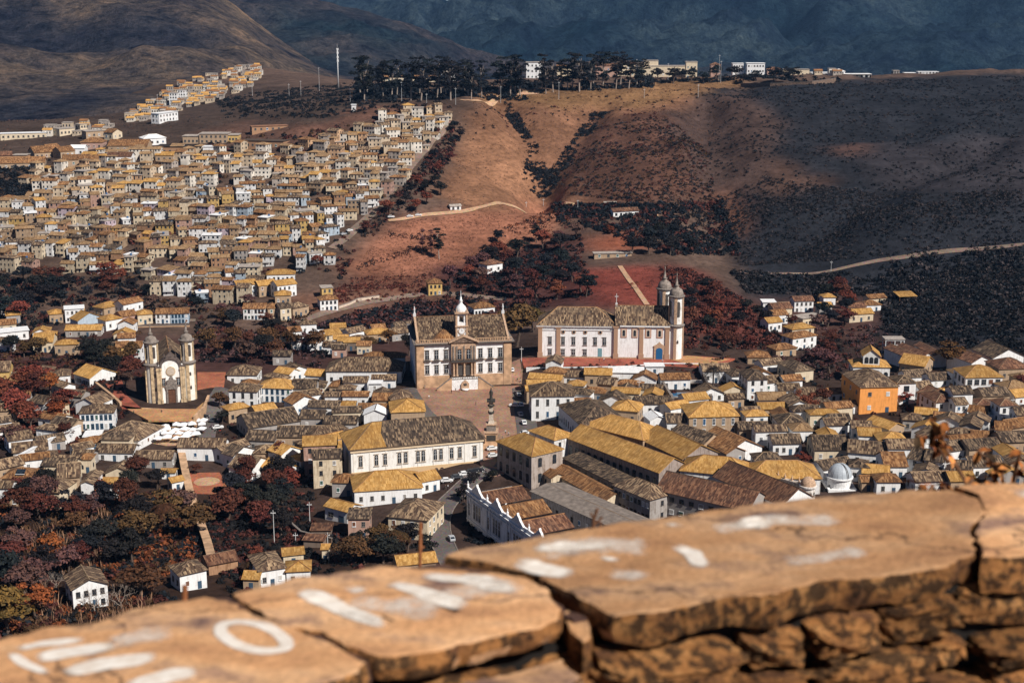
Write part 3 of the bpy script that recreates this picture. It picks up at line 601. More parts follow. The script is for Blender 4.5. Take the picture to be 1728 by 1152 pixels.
# ------------------------------------------------------------------ town houses: front eave corners (left, right) as surveyed, height, depth, roof
# (x1,y1,x2,y2, h, d, roof, roofmat, wall, windows, floors, label, extra)
TOWN = [
# --- west side, above the long white wall
(-6,627,15,626,6,14,'gx','B','y',1,1,"yellow-sided house with one dark window at the left edge above the red tree",{}),
(18,634,40,633,5,12,'hip','B','g',2,1,"low grey house with weathered hip roof behind the big red tree",{}),
(42,633,82,632,5,15,'hip','B','t',3,1,"wide tan house with a bleached tile roof behind the red tree",{}),
(88,634,118,632,5,10,'hip','B','w',3,1,"small white house with pale brown hip roof left of the golden gable roof",{}),
(125,630,151,638,5,15,'gx','Y','w',7,1,"white hall with a bright golden gable roof and a row of small windows",{'trim':'d'}),
(127,679,163,683,6,12,'gy','B','w',0,1,"blank white gable house above the blue-windowed mansion",{}),
(134,697,191,695,8,10,'hip','B','w',7,2,"white two-storey mansion with a row of blue sash windows",{'trim':'b','wh':2.0}),
(168,735,233,742,4,20,'hip','B','w',3,1,"long low white house with brown tiles beside the market parasols",{}),
(161,762,224,763,4,9,'gx','B','w',3,1,"brown-roofed house with white end wall below the long low house",{}),
(131,774,153,774,6,6,'hip','O','c',2,1,"small cream house with two arched windows and orange tiles",{'style':'arch','trim':'d'}),
(227,774,289,774,4,9,'gx','B','g',3,1,"grey house under a wide brown roof left of the gully trees",{}),
(299,754,378,754,6,10,'gx','B','w',4,1,"white house with four dark sash windows below the market square",{'trim':'d'}),
(74,781,131,782,4,9,'gx','B','g',3,1,"low house under a long brown roof right of the white lane wall",{}),
(3,806,58,806,7,10,'hip','O','c',2,2,"cream corner house with solar panel on its orange roof at the left edge",{}),
(60,827,100,830,6,13,'hip','B','c',2,1,"cream house with one wide window beside the dark cypress",{}),
(136,815,156,815,9,13,'gy','B','w',1,1,"tall narrow white gable with a single small window above the rust trees",{}),
(98,806,134,803,6,14,'gx','B','t',2,1,"tan house under a broad brown roof left of the narrow white gable",{}),
(161,815,198,815,6,6,'gx','Y','w',2,1,"white cottage with golden roof above the gully trees",{}),
(22,763,80,757,4,10,'gx','B','g',2,1,"brown-roofed house tucked behind the white lane wall",{}),
(65,748,110,741,4,8,'gx','D','g',2,1,"dark-roofed shed behind the upper end of the white lane wall",{}),
(-6,792,40,782,5,9,'gx','B','t',2,1,"tan house cut by the left edge below the white lane wall",{}),
(141,737,168,736,3,8,'flat','W','w',1,1,"flat white garage roof at the top of the white lane wall",{}),
(125,758,158,752,4,6,'gx','B','w',2,1,"small brown-roofed house between the garage and the cream arched house",{}),
(272,796,295,796,3,4,'gx','Y','w',1,1,"tiny shed with golden roof beside the stone garden wall",{}),
(290,813,310,809,4,5,'gx','Y','w',1,1,"white shed with golden roof leaning on the stone garden wall",{}),
# --- between the church forecourt and the square
(383,632,433,632,5,14,'hip','B','w',3,1,"white house with broad brown hip roof nearest the red church lawn",{}),
(386,659,433,660,8,10,'hip','B','w',3,2,"white two-storey corner house beside the parked motorcycles",{'trim':'d','wh':2.2}),
(435,653,492,655,7,12,'hip','Y','w',6,2,"white house with golden roof and a band of blue windows",{'trim':'b','wh':2.0}),
(463,627,488,631,5,8,'gx','Y','w',2,1,"small golden-roofed house behind the band of blue windows",{}),
(490,627,520,622,5,9,'gy','B','w',1,1,"brown gabled house left of the long eight-windowed house",{}),
(515,632,546,634,5,9,'gx','Y','w',2,1,"golden-roofed cottage touching the long eight-windowed house",{}),
(550,626,677,626,7,17,'hip','B','w',8,1,"long white house with eight square windows left of the museum",{'trim':'d','rise':5}),
(613,603,682,603,9,8,'hip','O','w',4,2,"white rear wing with four windows behind the eight-windowed house",{'trim':'d'}),
(493,655,532,655,6,12,'gx','D','g',2,1,"dark-tiled house right of the band of blue windows",{}),
(500,670,542,664,5,7,'gx','B','w',2,1,"small gabled house with a brown roof amid the dark roofs",{}),
(548,668,576,668,5,6,'gx','B','w',2,1,"narrow white house in front of the eight-windowed house",{}),
(578,668,621,668,5,6,'gx','O','w',3,1,"orange-roofed house below the middle of the eight-windowed house",{}),
(622,647,643,647,7,5,'flat','W','w',1,2,"white flat-topped box between two orange roofs",{}),
(629,675,662,675,6,9,'gx','O','t',2,1,"orange-roofed house right of the white flat-topped box",{}),
(660,674,698,671,6,13,'hip','B','t',2,1,"brown hip-roofed house at the upper left corner of the square",{}),
(572,683,599,683,5,5,'gx','Y','w',2,1,"short golden roof between two dark roofs left of the courtyard",{}),
(568,694,597,694,4,5,'gx','D','g',1,1,"short dark roof under the short golden roof",{}),
(604,688,661,690,6,6,'gx','O','w',3,1,"courtyard house with orange roof left of the square",{}),
(614,699,652,699,6,8,'gy','W','w',0,1,"white glazed gable in the courtyard of the orange-roofed house",{}),
(660,695,717,693,7,16,'hip','Y','t',4,1,"golden hip-roofed house on the lower left side of the square",{}),
(436,700,470,694,6,12,'gx','Y','t',2,1,"golden-brown roof at the head of the dark roofs left of the courtyard",{}),
(420,722,506,709,5,17,'gx','D','g',3,1,"big dark-tiled house behind the parked motorcycles",{}),
(507,705,546,705,5,10,'gx','D','g',2,1,"dark roof with a black gap beside it left of the courtyard",{}),
(520,686,571,687,6,8,'gx','D','w',3,1,"dark-tiled house with white gable edge behind the courtyard",{}),
(546,714,601,714,5,9,'gx','D','g',3,1,"dark-tiled house just left of the courtyard wall",{}),
(467,736,544,736,5,12,'gx','D','t',4,1,"long dark roof with one arched dormer",{}),
(414,741,463,743,5,11,'gx','D','g',2,1,"dark roof left of the arched dormer roof",{}),
(527,737,592,727,5,10,'hip','B','t',2,1,"brown hip roof right of the arched dormer roof",{}),
(429,764,466,763,5,9,'hip','B','t',2,1,"small brown hip roof above the gully garden",{}),
(386,787,424,793,5,14,'gx','B','w',2,1,"steep brown roof left of the gully garden",{}),
(377,763,421,749,5,7,'gx','B','w',2,1,"brown roof with a slanting white gable above the round red court",{}),
(432,776,452,783,3,5,'shed','B','t',1,1,"lean-to roof below the small brown hip roof",{}),
(512,751,568,749,13,10,'gx','Y','p',3,3,"tall stained old house with orange-gold roof, rear half",{'old':True,'sw':2,'trim':'d'}),
(528,773,577,771,12,9,'gx','D','c',2,3,"tall stained old house with a dark roof left of the long white school",{'old':True,'sw':3,'trim':'d'}),
# --- below the school
(560,812,598,813,6,8,'hip','O','g',2,1,"grey annex with orange hip roof left of the big golden hip roof",{}),
(598,828,712,821,6,17,'hip','Y','w',6,1,"white house with big golden hip roof in front of the school",{'trim':'g','rise':4.6}),
(712,812,742,806,5,9,'gx','Y','w',2,1,"white lobby with a teal door beside the parked cars",{}),
(548,853,586,863,5,8,'gx','Y','w',2,1,"small white house with a bright golden roof above the red sheds",{'ww':2.2}),
(587,874,623,874,8,8,'shed','D','p',2,2,"pinkish house with a dark balcony under a grey roof",{}),
(655,870,721,877,8,18,'hip','B','c',4,2,"cream house with large brown hip roof at the bend of the road",{'trim':'g'}),
(437,963,481,956,6,14,'hip','B','w',3,1,"white house with brown hip roof behind the foreground wall",{}),
(483,963,523,961,5,8,'hip','Y','w',2,1,"golden-brown cottage right of the white house behind the foreground wall",{}),
(478,936,512,933,4,6,'gx','Y','c',1,1,"cream hut with golden roof below the red sheds",{}),
(543,925,554,925,5,4,'gx','Y','c',1,1,"tiny golden-roofed hut beside a pole",{}),
(525,893,558,893,3,5,'shed','R','k',0,1,"red sheet-roofed shed in the shaded yard, upper one",{'door':False}),
(512,909,545,911,3,4,'shed','R','k',0,1,"red sheet-roofed shed in the shaded yard, lower one",{'door':False}),
(672,953,736,946,5,8,'gx','Y','t',3,1,"golden roof peeping over the foreground wall beside the rusty pole",{}),
(410,975,436,976,4,6,'gx','Y','t',1,1,"low golden roof at the foreground wall below the white hip house",{}),
(122,995,181,984,7,12,'gy','B','w',4,2,"white timbered gable house with a balcony among bare trees",{'trim':'d'}),
(303,970,348,960,6,9,'hip','B','w',2,1,"white cottage with bleached hip roof and two windows beside the stone wall",{'trim':'d'}),
(352,953,401,943,4,8,'gx','R','s',0,1,"ruined brick-coloured house right of the bleached hip cottage",{'old':True,'door':False}),
# --- east side of the square
(897,668,969,667,11,17,'hip','B','w',4,2,"white two-storey corner house with four tall windows right of the square",{'trim':'g','wh':2.6}),
(892,637,946,641,6,7,'gx','Y','t',2,1,"golden roof right of the museum, topmost of three",{}),
(890,648,938,647,6,6,'gx','Y','t',2,1,"golden roof right of the museum, middle of three",{}),
(889,658,930,656,6,6,'gx','Y','t',2,1,"golden roof right of the museum, lowest of three",{}),
(921,612,947,613,4,10,'gy','B','w',0,1,"small white gable cottage in front of the big side church",{}),
(950,634,985,636,4,8,'gx','B','w',2,1,"brown-roofed house right of the three golden roofs",{}),
(943,683,981,717,9,20,'hip','D','w',10,1,"large dark hip roof with a long row of windows on its shaded side",{'trim':'w','sw':4,'wh':3}),
(1030,690,1076,694,6,13,'hip','Y','t',3,1,"golden-brown hip roof behind the long golden wings",{}),
(1075,681,1133,680,6,9,'gx','D','w',4,1,"white house with four black windows under a dark roof",{'trim':'d','wh':2}),
(1097,708,1124,706,6,8,'gy','W','w',0,1,"white pedimented gable above the long golden wings",{}),
(1126,712,1160,712,6,10,'gx','D','w',2,1,"dark-roofed house right of the white pedimented gable",{}),
(1163,703,1247,701,9,17,'hip','Y','t',5,2,"tan house with golden hip roof and five balcony windows",{'trim':'w','wh':2.6}),
(1132,690,1165,684,6,8,'gx','Y','w',2,1,"golden lean roof left of the five balcony windows",{}),
(1028,628,1086,629,5,10,'flat','W','w',2,1,"whitewashed yard building with blue garage below the side church",{}),
(1090,618,1120,618,4,6,'flat','W','w',1,1,"white flat annex below the side church terrace",{}),
(1116,640,1165,639,5,8,'gx','O','w',3,1,"orange-roofed pavilion over the swimming pool",{}),
(1187,626,1231,625,6,10,'gx','B','w',3,1,"white house with brown roof behind the tall palm",{}),
(1262,640,1295,639,10,15,'hip','D','w',2,3,"tall white house with dark hip roof and two upper windows",{'trim':'d'}),
(1235,634,1262,632,6,10,'hip','D','w',2,1,"low dark-roofed wing left of the tall white house",{}),
(1342,626,1373,623,6,17,'hip','D','c',1,1,"cream house with long dark roof above the red garden trees",{'trim':'d'}),
(1255,693,1283,692,4,5,'gx','B','w',2,1,"little white house with two blue windows amid brown roofs",{'trim':'b'}),
(1248,725,1297,724,4,9,'gx','D','t',3,1,"dark roof below the little blue-windowed house",{}),
(1282,690,1331,689,4,8,'gx','Y','t',3,1,"golden-brown roof in front of the red garden trees",{}),
(1318,717,1362,716,5,14,'hip','D','w',4,1,"white house with dark hip roof and four close windows",{'trim':'d'}),
(1305,748,1353,747,5,10,'gx','D','w',4,1,"dark-roofed house below the four close windows",{}),
(1275,776,1319,775,4,8,'hip','D','w',2,1,"small dark hip roof with skylights behind the golden end wing",{}),
(1228,763,1286,753,5,20,'gy','O','w',0,1,"orange-brown roof right of the long golden wings",{}),
(1192,748,1226,765,5,9,'gx','O','g',4,1,"narrow orange lane roof beside the long golden wings",{}),
(1130,730,1188,748,6,12,'gx','D','t',4,1,"dark roof between the golden wings and the balcony house",{}),
# --- east hillside town
(1452,653,1516,651,12,24,'hip','B','o',2,2,"bright orange house with weathered hip roof",{'trim':'g','sw':3,'ww':1.3}),
(1420,640,1452,650,8,12,'gx','B','y',3,1,"yellow wing behind the bright orange house",{}),
(1515,646,1546,645,10,10,'hip','D','w',1,2,"white house with one big dark window right of the orange house",{'trim':'d','ww':2.2,'wh':2.2}),
(1548,662,1580,676,7,12,'gx','R','p',5,2,"long pinkish house with brown roof right of the orange house",{}),
(1580,678,1613,676,7,15,'hip','R','w',2,2,"white two-window house with reddish hip roof right of the long pinkish house",{'trim':'d'}),
(1613,682,1633,681,7,8,'gx','B','w',2,2,"narrow white house attached to the reddish hip roof",{}),
(1609,664,1642,663,10,9,'gx','D','w',1,2,"white house with black roof behind the narrow white house",{}),
(1630,636,1692,635,9,15,'hip','Y','w',5,2,"white mansion with golden roof and five large windows at the right",{'trim':'g','ww':1.9,'wh':2.2}),
(1440,618,1502,619,8,12,'hip','Y','w',6,1,"villa with golden roof and a veranda of pointed arches",{'style':'arch','trim':'d','wh':3.4,'ww':1.8}),
(1530,636,1571,634,5,9,'gx','D','w',3,1,"dark-roofed white house with arched windows right of the arched villa",{'style':'arch','trim':'b'}),
(1572,641,1603,639,6,9,'gx','D','w',2,2,"dark-roofed white house in front of the round brown tree",{}),
(1534,604,1556,602,6,22,'gy','R','w',0,1,"factory shed with reddish gable roof, leftmost of three",{}),
(1556,602,1577,600,6,22,'gy','R','w',0,1,"factory shed with reddish gable roof, middle of three",{}),
(1577,600,1598,599,6,22,'gy','R','w',0,1,"factory shed with reddish gable roof, rightmost of three",{}),
(1518,612,1560,618,5,14,'gx','Y','t',4,1,"golden roof in front of the factory sheds",{}),
(1640,612,1674,608,6,18,'gy','R','w',0,1,"white gable with reddish roof right of the round brown tree",{}),
(1676,604,1728,600,7,18,'gy','D','w',0,1,"white gable with dark roof near the right edge",{}),
(1686,622,1740,620,6,14,'hip','R','t',3,1,"brown hip-roofed house at the right edge below the white gables",{}),
(1400,664,1427,663,4,7,'gx','O','w',2,1,"white porch house with orange roof left of the orange house",{}),
(1394,717,1431,716,6,8,'gx','B','w',3,1,"white house with three blue windows below the orange house",{'trim':'b'}),
(1438,721,1471,722,6,8,'gx','B','w',4,1,"brown-roofed house with a strip of windows below the orange house",{'trim':'b'}),
(1462,711,1500,724,5,9,'gx','Y','t',2,1,"golden roof sloping beside the strip of windows",{}),
(1486,745,1532,745,5,11,'hip','Y','t',3,1,"golden hip roof behind the foreground leaves",{}),
(1375,758,1431,758,5,15,'gx','D','c',3,1,"wide dark roof with one skylight above the observatory dome",{}),
(1431,762,1493,767,5,13,'gx','B','w',2,1,"broad brown roof right of the skylight roof",{}),
(1494,786,1531,786,5,14,'gx','O','w',2,1,"steep orange-brown roof left of the foreground leaves",{}),
(1532,772,1556,777,6,12,'gx','D','w',1,2,"black-roofed house with a single window beside the steep orange roof",{}),
(1560,775,1592,779,6,11,'gx','D','w',1,2,"black-roofed house behind the foreground leaves",{}),
(1594,762,1632,757,5,10,'gx','D','w',2,1,"dark roof above the drooping foreground leaves",{}),
(1636,758,1690,754,5,10,'gx','D','t',3,1,"dark roof right of the drooping foreground leaves",{}),
(1692,746,1740,744,5,11,'gx','D','t',3,1,"dark roof cut by the right edge above the foreground plant",{}),
(1640,787,1694,785,5,10,'gx','D','w',3,1,"dark roof just behind the foreground plant",{}),
(1606,792,1640,795,5,10,'gx','D','w',2,1,"dark roof left of the foreground plant",{}),
(1688,684,1716,683,8,9,'hip','R','w',2,2,"white two-storey house with barred window near the right edge",{'trim':'d'}),
(1716,700,1745,700,7,9,'gx','B','w',2,2,"white house half cut by the right edge",{}),
(1680,724,1706,726,5,9,'gx','O','w',1,1,"white house with orange roof near the right edge",{}),
(1706,722,1745,716,5,9,'gx','O','t',2,1,"orange-brown roof cut by the right edge",{}),
(1620,718,1654,722,6,10,'gy','B','g',0,1,"grey gable wall in shade left of the white fence",{}),
(1640,738,1668,740,5,8,'gx','O','t',2,1,"small orange roof below the grey shaded gable",{}),
(1634,694,1664,698,4,8,'gx','O','w',2,1,"orange shed roof above the white fence",{}),
(1660,668,1704,666,6,10,'gx','D','t',3,1,"dark roof below the right mansion",{}),
(1650,682,1676,682,5,8,'hip','R','t',1,1,"small reddish hip roof below the right mansion",{}),
(1390,792,1440,784,5,9,'gx','D','w',2,1,"white-walled dark roof beside the observatory dome",{}),
(1434,786,1466,788,6,8,'hip','D','w',2,1,"white house with dark roof and a wooden door right of the observatory dome",{}),
(1456,797,1500,800,4,9,'gx','Y','t',2,1,"bright golden roof right of the observatory dome",{}),
(1480,812,1520,812,5,8,'hip','O','w',2,1,"orange-brown hip roof just above the foreground wall",{}),
(1455,812,1478,812,4,6,'gx','O','t',1,1,"small orange roof left of the orange-brown hip roof",{}),
(1545,812,1606,810,5,9,'gx','B','w',2,1,"brown roof with white gable above the foreground wall",{}),
(1605,811,1646,810,5,9,'gx','Y','t',2,1,"golden roof above the foreground wall beside the plant",{}),
# --- valley houses behind the church
(1288,510,1309,510,8,8,'flat','W','w',2,2,"white flat-roofed house at the wood's edge in the right valley",{}),
(1306,521,1337,519,7,10,'gx','R','c',3,1,"cream house with brown roof in the right valley",{}),
(1341,508,1373,507,7,9,'gx','R','w',4,2,"white house with red roof beyond the right valley",{}),
(1355,538,1390,533,5,9,'flat','C','c',3,1,"pale flat-roofed house in the right valley",{}),
(1434,530,1474,528,5,9,'gx','Y','c',3,1,"cream house with golden roof in the right valley",{}),
(1337,556,1374,552,7,9,'hip','Y','c',3,2,"cream house with golden hip roof in the right valley",{}),
(1338,571,1378,565,7,9,'hip','O','w',3,2,"white house with orange hip roof on the path to the right valley",{}),
(1310,590,1344,586,4,8,'hip','O','t',2,1,"tan orange-roofed house beside the purple tree",{}),
(1262,602,1300,602,4,9,'hip','O','t',2,1,"orange roof at the end of the side church terrace",{}),
(1288,616,1322,612,4,8,'gx','B','w',2,1,"brown roof right of the side church terrace",{}),
# --- behind the museum and along the valley road
(800,520,835,517,5,10,'hip','O','w',6,1,"long white house with six windows behind the museum",{'trim':'d'}),
(723,478,746,477,8,9,'hip','O','y',3,2,"yellow two-storey house alone below the red field",{'trim':'d'}),
(83,530,107,528,6,9,'hip','Y','t',3,1,"golden-roofed shelter house left of the tall white block",{}),
(109,522,141,520,8,9,'flat','W','w',4,2,"tall white block below the left dark wood",{}),
(131,541,171,534,6,9,'gy','Y','b',2,1,"pale blue gable house with golden roof below the left dark wood",{}),
(178,541,206,536,6,9,'hip','Y','w',2,1,"white house with golden roof along the valley street",{}),
(206,534,231,530,6,9,'gx','O','p',3,1,"pinkish house with orange roof along the valley street",{}),
(232,531,257,529,6,9,'hip','Y','c',3,1,"cream house with golden hip roof along the valley street",{}),
(262,529,286,529,6,9,'gx','O','w',3,2,"white house with orange roof along the valley street",{}),
(287,529,318,528,6,9,'gx','O','b',5,2,"blue-trimmed white terrace along the valley street",{'trim':'b'}),
(175,520,205,513,5,9,'hip','Y','t',2,1,"tan house above the valley street, left one",{}),
(208,514,241,507,6,9,'gx','O','w',3,1,"white house above the valley street, right one",{}),
(110,557,170,556,4,9,'gx','Y','g',4,1,"long low golden roof under the valley street wall",{}),
(55,577,88,576,6,14,'gx','Y','c',4,1,"long golden-roofed hall among the left trees",{}),
(165,587,193,587,7,9,'gx','D','w',5,2,"white house with dark roof left of the twin-towered church",{'trim':'d'}),
(196,586,216,585,8,9,'gx','O','y',2,1,"yellow house left of the twin-towered church",{'trim':'d'}),
(217,586,238,586,8,9,'gx','O','w',3,2,"white house with orange roof next to the twin-towered church",{'trim':'d'}),
(186,601,216,600,4,8,'gx','Y','t',3,1,"low golden roof below the yellow house",{}),
(-6,562,48,557,5,10,'flat','W','w',4,1,"long white flat roof at the left edge",{}),
(410,520,447,520,7,9,'gx','O','w',6,2,"white arcaded house with orange roof beside the valley road",{'trim':'d'}),
(452,520,473,518,7,9,'hip','O','t',2,2,"tan house with orange roof beside the valley road",{}),
(473,520,491,518,8,9,'gx','D','c',2,2,"cream house with dark roof beside the valley road",{}),
(494,520,521,515,6,9,'hip','B','t',3,1,"brown hip-roofed house beside the valley road",{}),
(540,506,570,504,7,9,'hip','O','w',4,2,"white house with orange roof where the valley road bends",{'trim':'d'}),
(543,486,561,485,7,8,'flat','C','y',2,2,"small yellow flat-roofed house above the valley road bend",{}),
(400,482,433,479,8,10,'gx','Y','w',4,2,"white house with golden roof at the foot of the hillside, left of three",{}),
(437,482,466,479,7,10,'gx','Y','t',3,2,"tan house with golden roof at the foot of the hillside, middle of three",{}),
(468,482,500,478,8,10,'gx','Y','w',4,2,"white house with golden roof at the foot of the hillside, right of three",{}),
(464,498,491,497,6,9,'hip','Y','t',3,1,"golden-roofed house below the three at the hillside foot",{}),
(450,463,497,462,5,10,'hip','Y','w',6,1,"white pavilion with golden hip roof and columns at the hillside foot",{'trim':'d'}),
(491,573,517,572,6,10,'flat','W','w',2,2,"white warehouse left of the valley cluster",{}),
(518,564,546,563,7,9,'flat','W','w',5,1,"white flat-roofed house with a window strip in the valley cluster",{'trim':'d'}),
(548,566,576,562,6,9,'gx','Y','c',3,2,"cream house with golden roof in the valley cluster",{}),
(570,577,606,577,5,8,'gx','Y','k',4,1,"dark-walled house with golden roof in the valley cluster",{}),
(558,553,583,552,4,8,'gx','Y','t',2,1,"topmost golden roof of the valley cluster",{}),
(590,562,619,556,5,8,'gx','B','w',2,1,"white-gabled brown roof of the valley cluster",{}),
(620,564,661,561,5,9,'hip','Y','t',3,1,"golden hip roof at the right of the valley cluster",{}),
(560,588,583,588,5,7,'gx','D','p',2,1,"lowest dark-roofed house of the valley cluster",{}),
(668,552,698,549,5,9,'gx','D','g',3,1,"grey house with dark roof just left of the museum roof",{}),
(460,600,490,600,5,8,'gx','D','g',2,1,"dark shed among the trees left of the valley cluster",{}),
]
for (a, b, c_, d_, h, dp, rf, rm, wc, nw, nf, lab, ex) in TOWN:
    house((a, b), (c_, d_), h, dp, rf, rm, wc, lab, nw, nf, **ex)

# ------------------------------------------------------------------ square, streets, terraces
sheet('plaza', [(690,658),(700,655),(880,648),(893,690),(905,700),(908,752),(880,768),(850,800),(822,806),(800,760),(765,735),(715,690)], 0.0, 'cobbles')
ribbon('road', [(830,790),(800,806),(775,826),(750,850),(738,880),(742,905),(752,930),(770,965)], 7.6, 'asphalt', .30, .18)
ribbon('road', [(880,655),(886,700),(893,745),(850,790)], 9.0, 'asphalt', .24)
ribbon('road', [(868,648),(872,630),(868,610)], 7.0, 'cobbles', .3)
ribbon('road', [(690,655),(712,690),(735,712),(770,740)], 6.0, 'asphalt', .26)
ribbon('road', [(345,742),(350,715),(360,690),(372,668),(380,655)], 9.0, 'asphalt', .28)
ribbon('road', [(1250,461),(1330,462),(1410,456),(1470,442),(1540,432),(1620,423),(1740,411),(1800,405)], 3.6, 'dirt_road', .5)
ribbon('road', [(500,545),(560,525),(620,508),(700,497),(780,497),(850,505)], 6.0, 'dirt_road', .4)
ribbon('road', [(560,420),(590,398),(620,368),(650,338),(690,285),(725,240),(755,205)], 6.5, 'dirt_road', .5)
ribbon('path', [(655,373),(720,363),(800,355),(870,348),(940,347),(1000,353),(1060,360),(1110,362)], 4.5, 'pale_path', .5)
ribbon('path', [(1046,449),(1060,470),(1078,495),(1092,515)], 3.2, 'pale_path', .4)
ribbon('path', [(780,170),(850,160),(910,157)], 6.0, 'pale_path', .5)
ribbon('road', [(120,548),(200,546),(280,543),(330,541)], 6.0, 'dirt_road', .35)
sheet('terrace', [(880,604),(1165,600),(1240,605),(1190,622),(1130,618),(884,618)], 6.0, 'lawn')
sheet('terrace', [(1128,606),(1160,600),(1232,606),(1185,618),(1160,614)], 6.15, 'forecourt')
sheet('terrace', [(203,684),(252,690),(330,690),(352,672),(345,690),(328,708),(250,709)], -1.0, 'forecourt')
sheet('lawn', [(333,628),(381,628),(378,650),(333,658)], -1.0, 'clay')
sheet('lawn', [(178,648),(205,640),(215,668),(240,690),(206,690)], -1.0, 'lawn')
sheet('court', [(312,798),(370,797),(388,822),(384,832),(312,833)], -7.0, 'clay')
def ring_court():
    c = Vector(onz(349,812,-6.85)); m = MB()
    m.lathe(0, 0, [(0, .02), (5.2, .02)], 28); o = struct('court_ring', m.mesh('court_ring', ['pale_path'])); o.location = c
ring_court()
sheet('market_floor', [(240,745),(262,722),(300,712),(345,705),(352,740),(330,750),(280,752)], -5.0, 'pale_path')
wallrun('retaining_wall', "tan stone retaining wall below the twin-towered church forecourt", [(203,684),(226,706),(330,711)], 5.0, 1.0, 'old_stone', z=-6.2, cat='wall', top='terrace_stone')
wallrun('retaining_wall', "stepped stone parapet right of the twin-towered church forecourt", [(328,708),(345,690),(352,672)], 1.4, .8, 'terrace_stone', z=-1.0, top='terrace_stone')
wallrun('retaining_wall', "dark stone wall edging the red lawn left of the twin-towered church", [(162,650),(190,672),(204,685)], 1.5, .9, 'terrace_stone', z=-1.0, top='terrace_stone')
wallrun('lane_wall', "long whitewashed lane wall climbing between roofs at the left", [(-20,815),(40,785),(85,760),(136,736)], 5.0, 1.2, 'plaster', (.80,.80,.80), top='white_paint')
wallrun('garden_wall', "long crumbling stone wall running down beside the red round court", [(306,768),(312,800),(322,845),(338,890),(350,925),(358,955)], 3.0, 2.2, 'old_stone', top='terrace_stone')
wallrun('terrace_wall', "white terrace wall below the side church", [(888,625),(980,624),(1060,622),(1120,617),(1186,618)], 1.2, .8, 'plaster', (.80,.80,.80), z=5.0, top='white_paint', below=7)
wallrun('terrace_wall', "grey lane wall right of the tall white house", [(1298,645),(1320,662),(1345,690)], 3.0, .8, 'plaster_old', (.34,.30,.28))
wallrun('yard_wall', "brown stone wall left of the swimming pool", [(1112,645),(1124,665),(1136,685)], 3.4, .8, 'old_stone')
wallrun('yard_wall', "brown stone wall right of the swimming pool", [(1186,640),(1194,660),(1200,680)], 3.4, .8, 'old_stone')
wallrun('yard_wall', "dark wall along the shaded gully left of the pinkish house", [(462,858),(480,880),(508,905),(560,917)], 2.0, .6, 'old_stone')
wallrun('white_fence', "white fence panel among roofs near the right edge", [(1652,712),(1684,710)], 2.6, .3, 'plaster', (.8,.8,.8), cat='fence', top='white_paint')
wallrun('valley_wall', "tan retaining wall under the valley street", [(120,556),(200,554),(320,551)], 1.0, .8, 'terrace_stone')
wallrun('boundary_wall', "white boundary wall along the bend of the valley road", [(572,521),(590,515),(604,508),(640,503)], 1.8, .6, 'plaster', (.62,.5,.4))
wallrun('ridge_wall', "dark boundary wall of the compound on the ridge", [(1250,146),(1300,146),(1370,143),(1410,137)], 3.0, .8, 'old_stone')

# ------------------------------------------------------------------ landmark helpers
def frame(L1, R1, z):
    a = Vector(onz(*L1, z)); b = Vector(onz(*R1, z)); t = b-a
    return (a+b)/2, math.atan2(t.y, t.x), t.length
def sub(name, m, par, mats, smooth=False, col=None, loc=(0,0,0), rz=0): return mk(name, m.mesh(name, mats, smooth), par, loc, rz, col)
def box_part(name, par, mat, x0, x1, y0, y1, z0, z1, col=None, skip=''):
    m = MB(); m.box(x0, x1, y0, y1, z0, z1, 0, skip); return sub(name, m, par, [mat], col=col)
def fullwin(par, x, z, w, h, style, trim, y=0.0, rz=0.0, pane=True):
    """window with its pane as a sub-part"""
    m = MB(); t = .19
    def outl(e):
        if style == 'rect': return [(-w/2-e,-e),(w/2+e,-e),(w/2+e,h+e),(-w/2-e,h+e)]
        ar = w/2 if style == 'arch' else w*.16
        return [(-w/2-e,-e),(w/2+e,-e)]+[((w/2+e)*math.cos(PI*i/10), h-ar+(ar+e)*math.sin(PI*i/10)) for i in range(11)]
    m.prism(outl(t), -.16, 0); 
    m.box(-w/2-.45, w/2+.45, -.34, -.161, -.5, -.28); m.box(-w/2-.4, w/2+.4, -.36, -.161, h+t-.02, h+t+.2)
    k = ('fw', w, h, style)
    if k not in _win: _win[k] = m.mesh('window', ['frame_paint'])
    o = mk('window', _win[k], par, (x, y, z), rz, trim)
    k = ('fp', w, h, style)
    if k not in _win:
        p = MB(); p.prism(outl(0), -.19, -.161, 0); p.box(-.06, .06, -.23, -.191, 0, h*.97, 1); p.box(-w/2, w/2, -.225, -.191, h*.5, h*.5+.12, 1); p.box(-w/2, w/2, -.225, -.191, h*.78, h*.78+.1, 1)
        _win[k] = p.mesh('pane', ['pane_glass', 'frame_paint'])
    mk('pane', _win[k], o, col=(.55,.55,.55)); return o
def finial(par, x, y, z, s=1.0, name='finial', mat='grey_stone'):
    m = MB(); m.lathe(0, 0, [(0,0),(.45*s,0),(.45*s,.3*s),(.25*s,.4*s),(.5*s,.9*s),(.35*s,1.3*s),(.12*s,1.6*s),(.2*s,1.9*s),(0,2.6*s)], 8); return sub(name, m, par, [mat], True, loc=(x, y, z))
def balustrade(par, x0, x1, y, z, h=1.3, mat='grey_stone', step=1.0):
    m = MB(); m.box(x0, x1, y-.2, y+.2, z, z+.22); m.box(x0, x1, y-.25, y+.25, z+h-.2, z+h)
    n = max(1, int((x1-x0)/step))
    for i in range(n+1):
        x = x0+(x1-x0)*i/n; w = .3 if i % 6 == 0 else .13; m.box(max(x-w, x0+.01), min(x+w, x1-.01), y-w*.6, y+w*.6, z+.22, z+h-.2)
    return sub('balustrade', m, par, [mat])

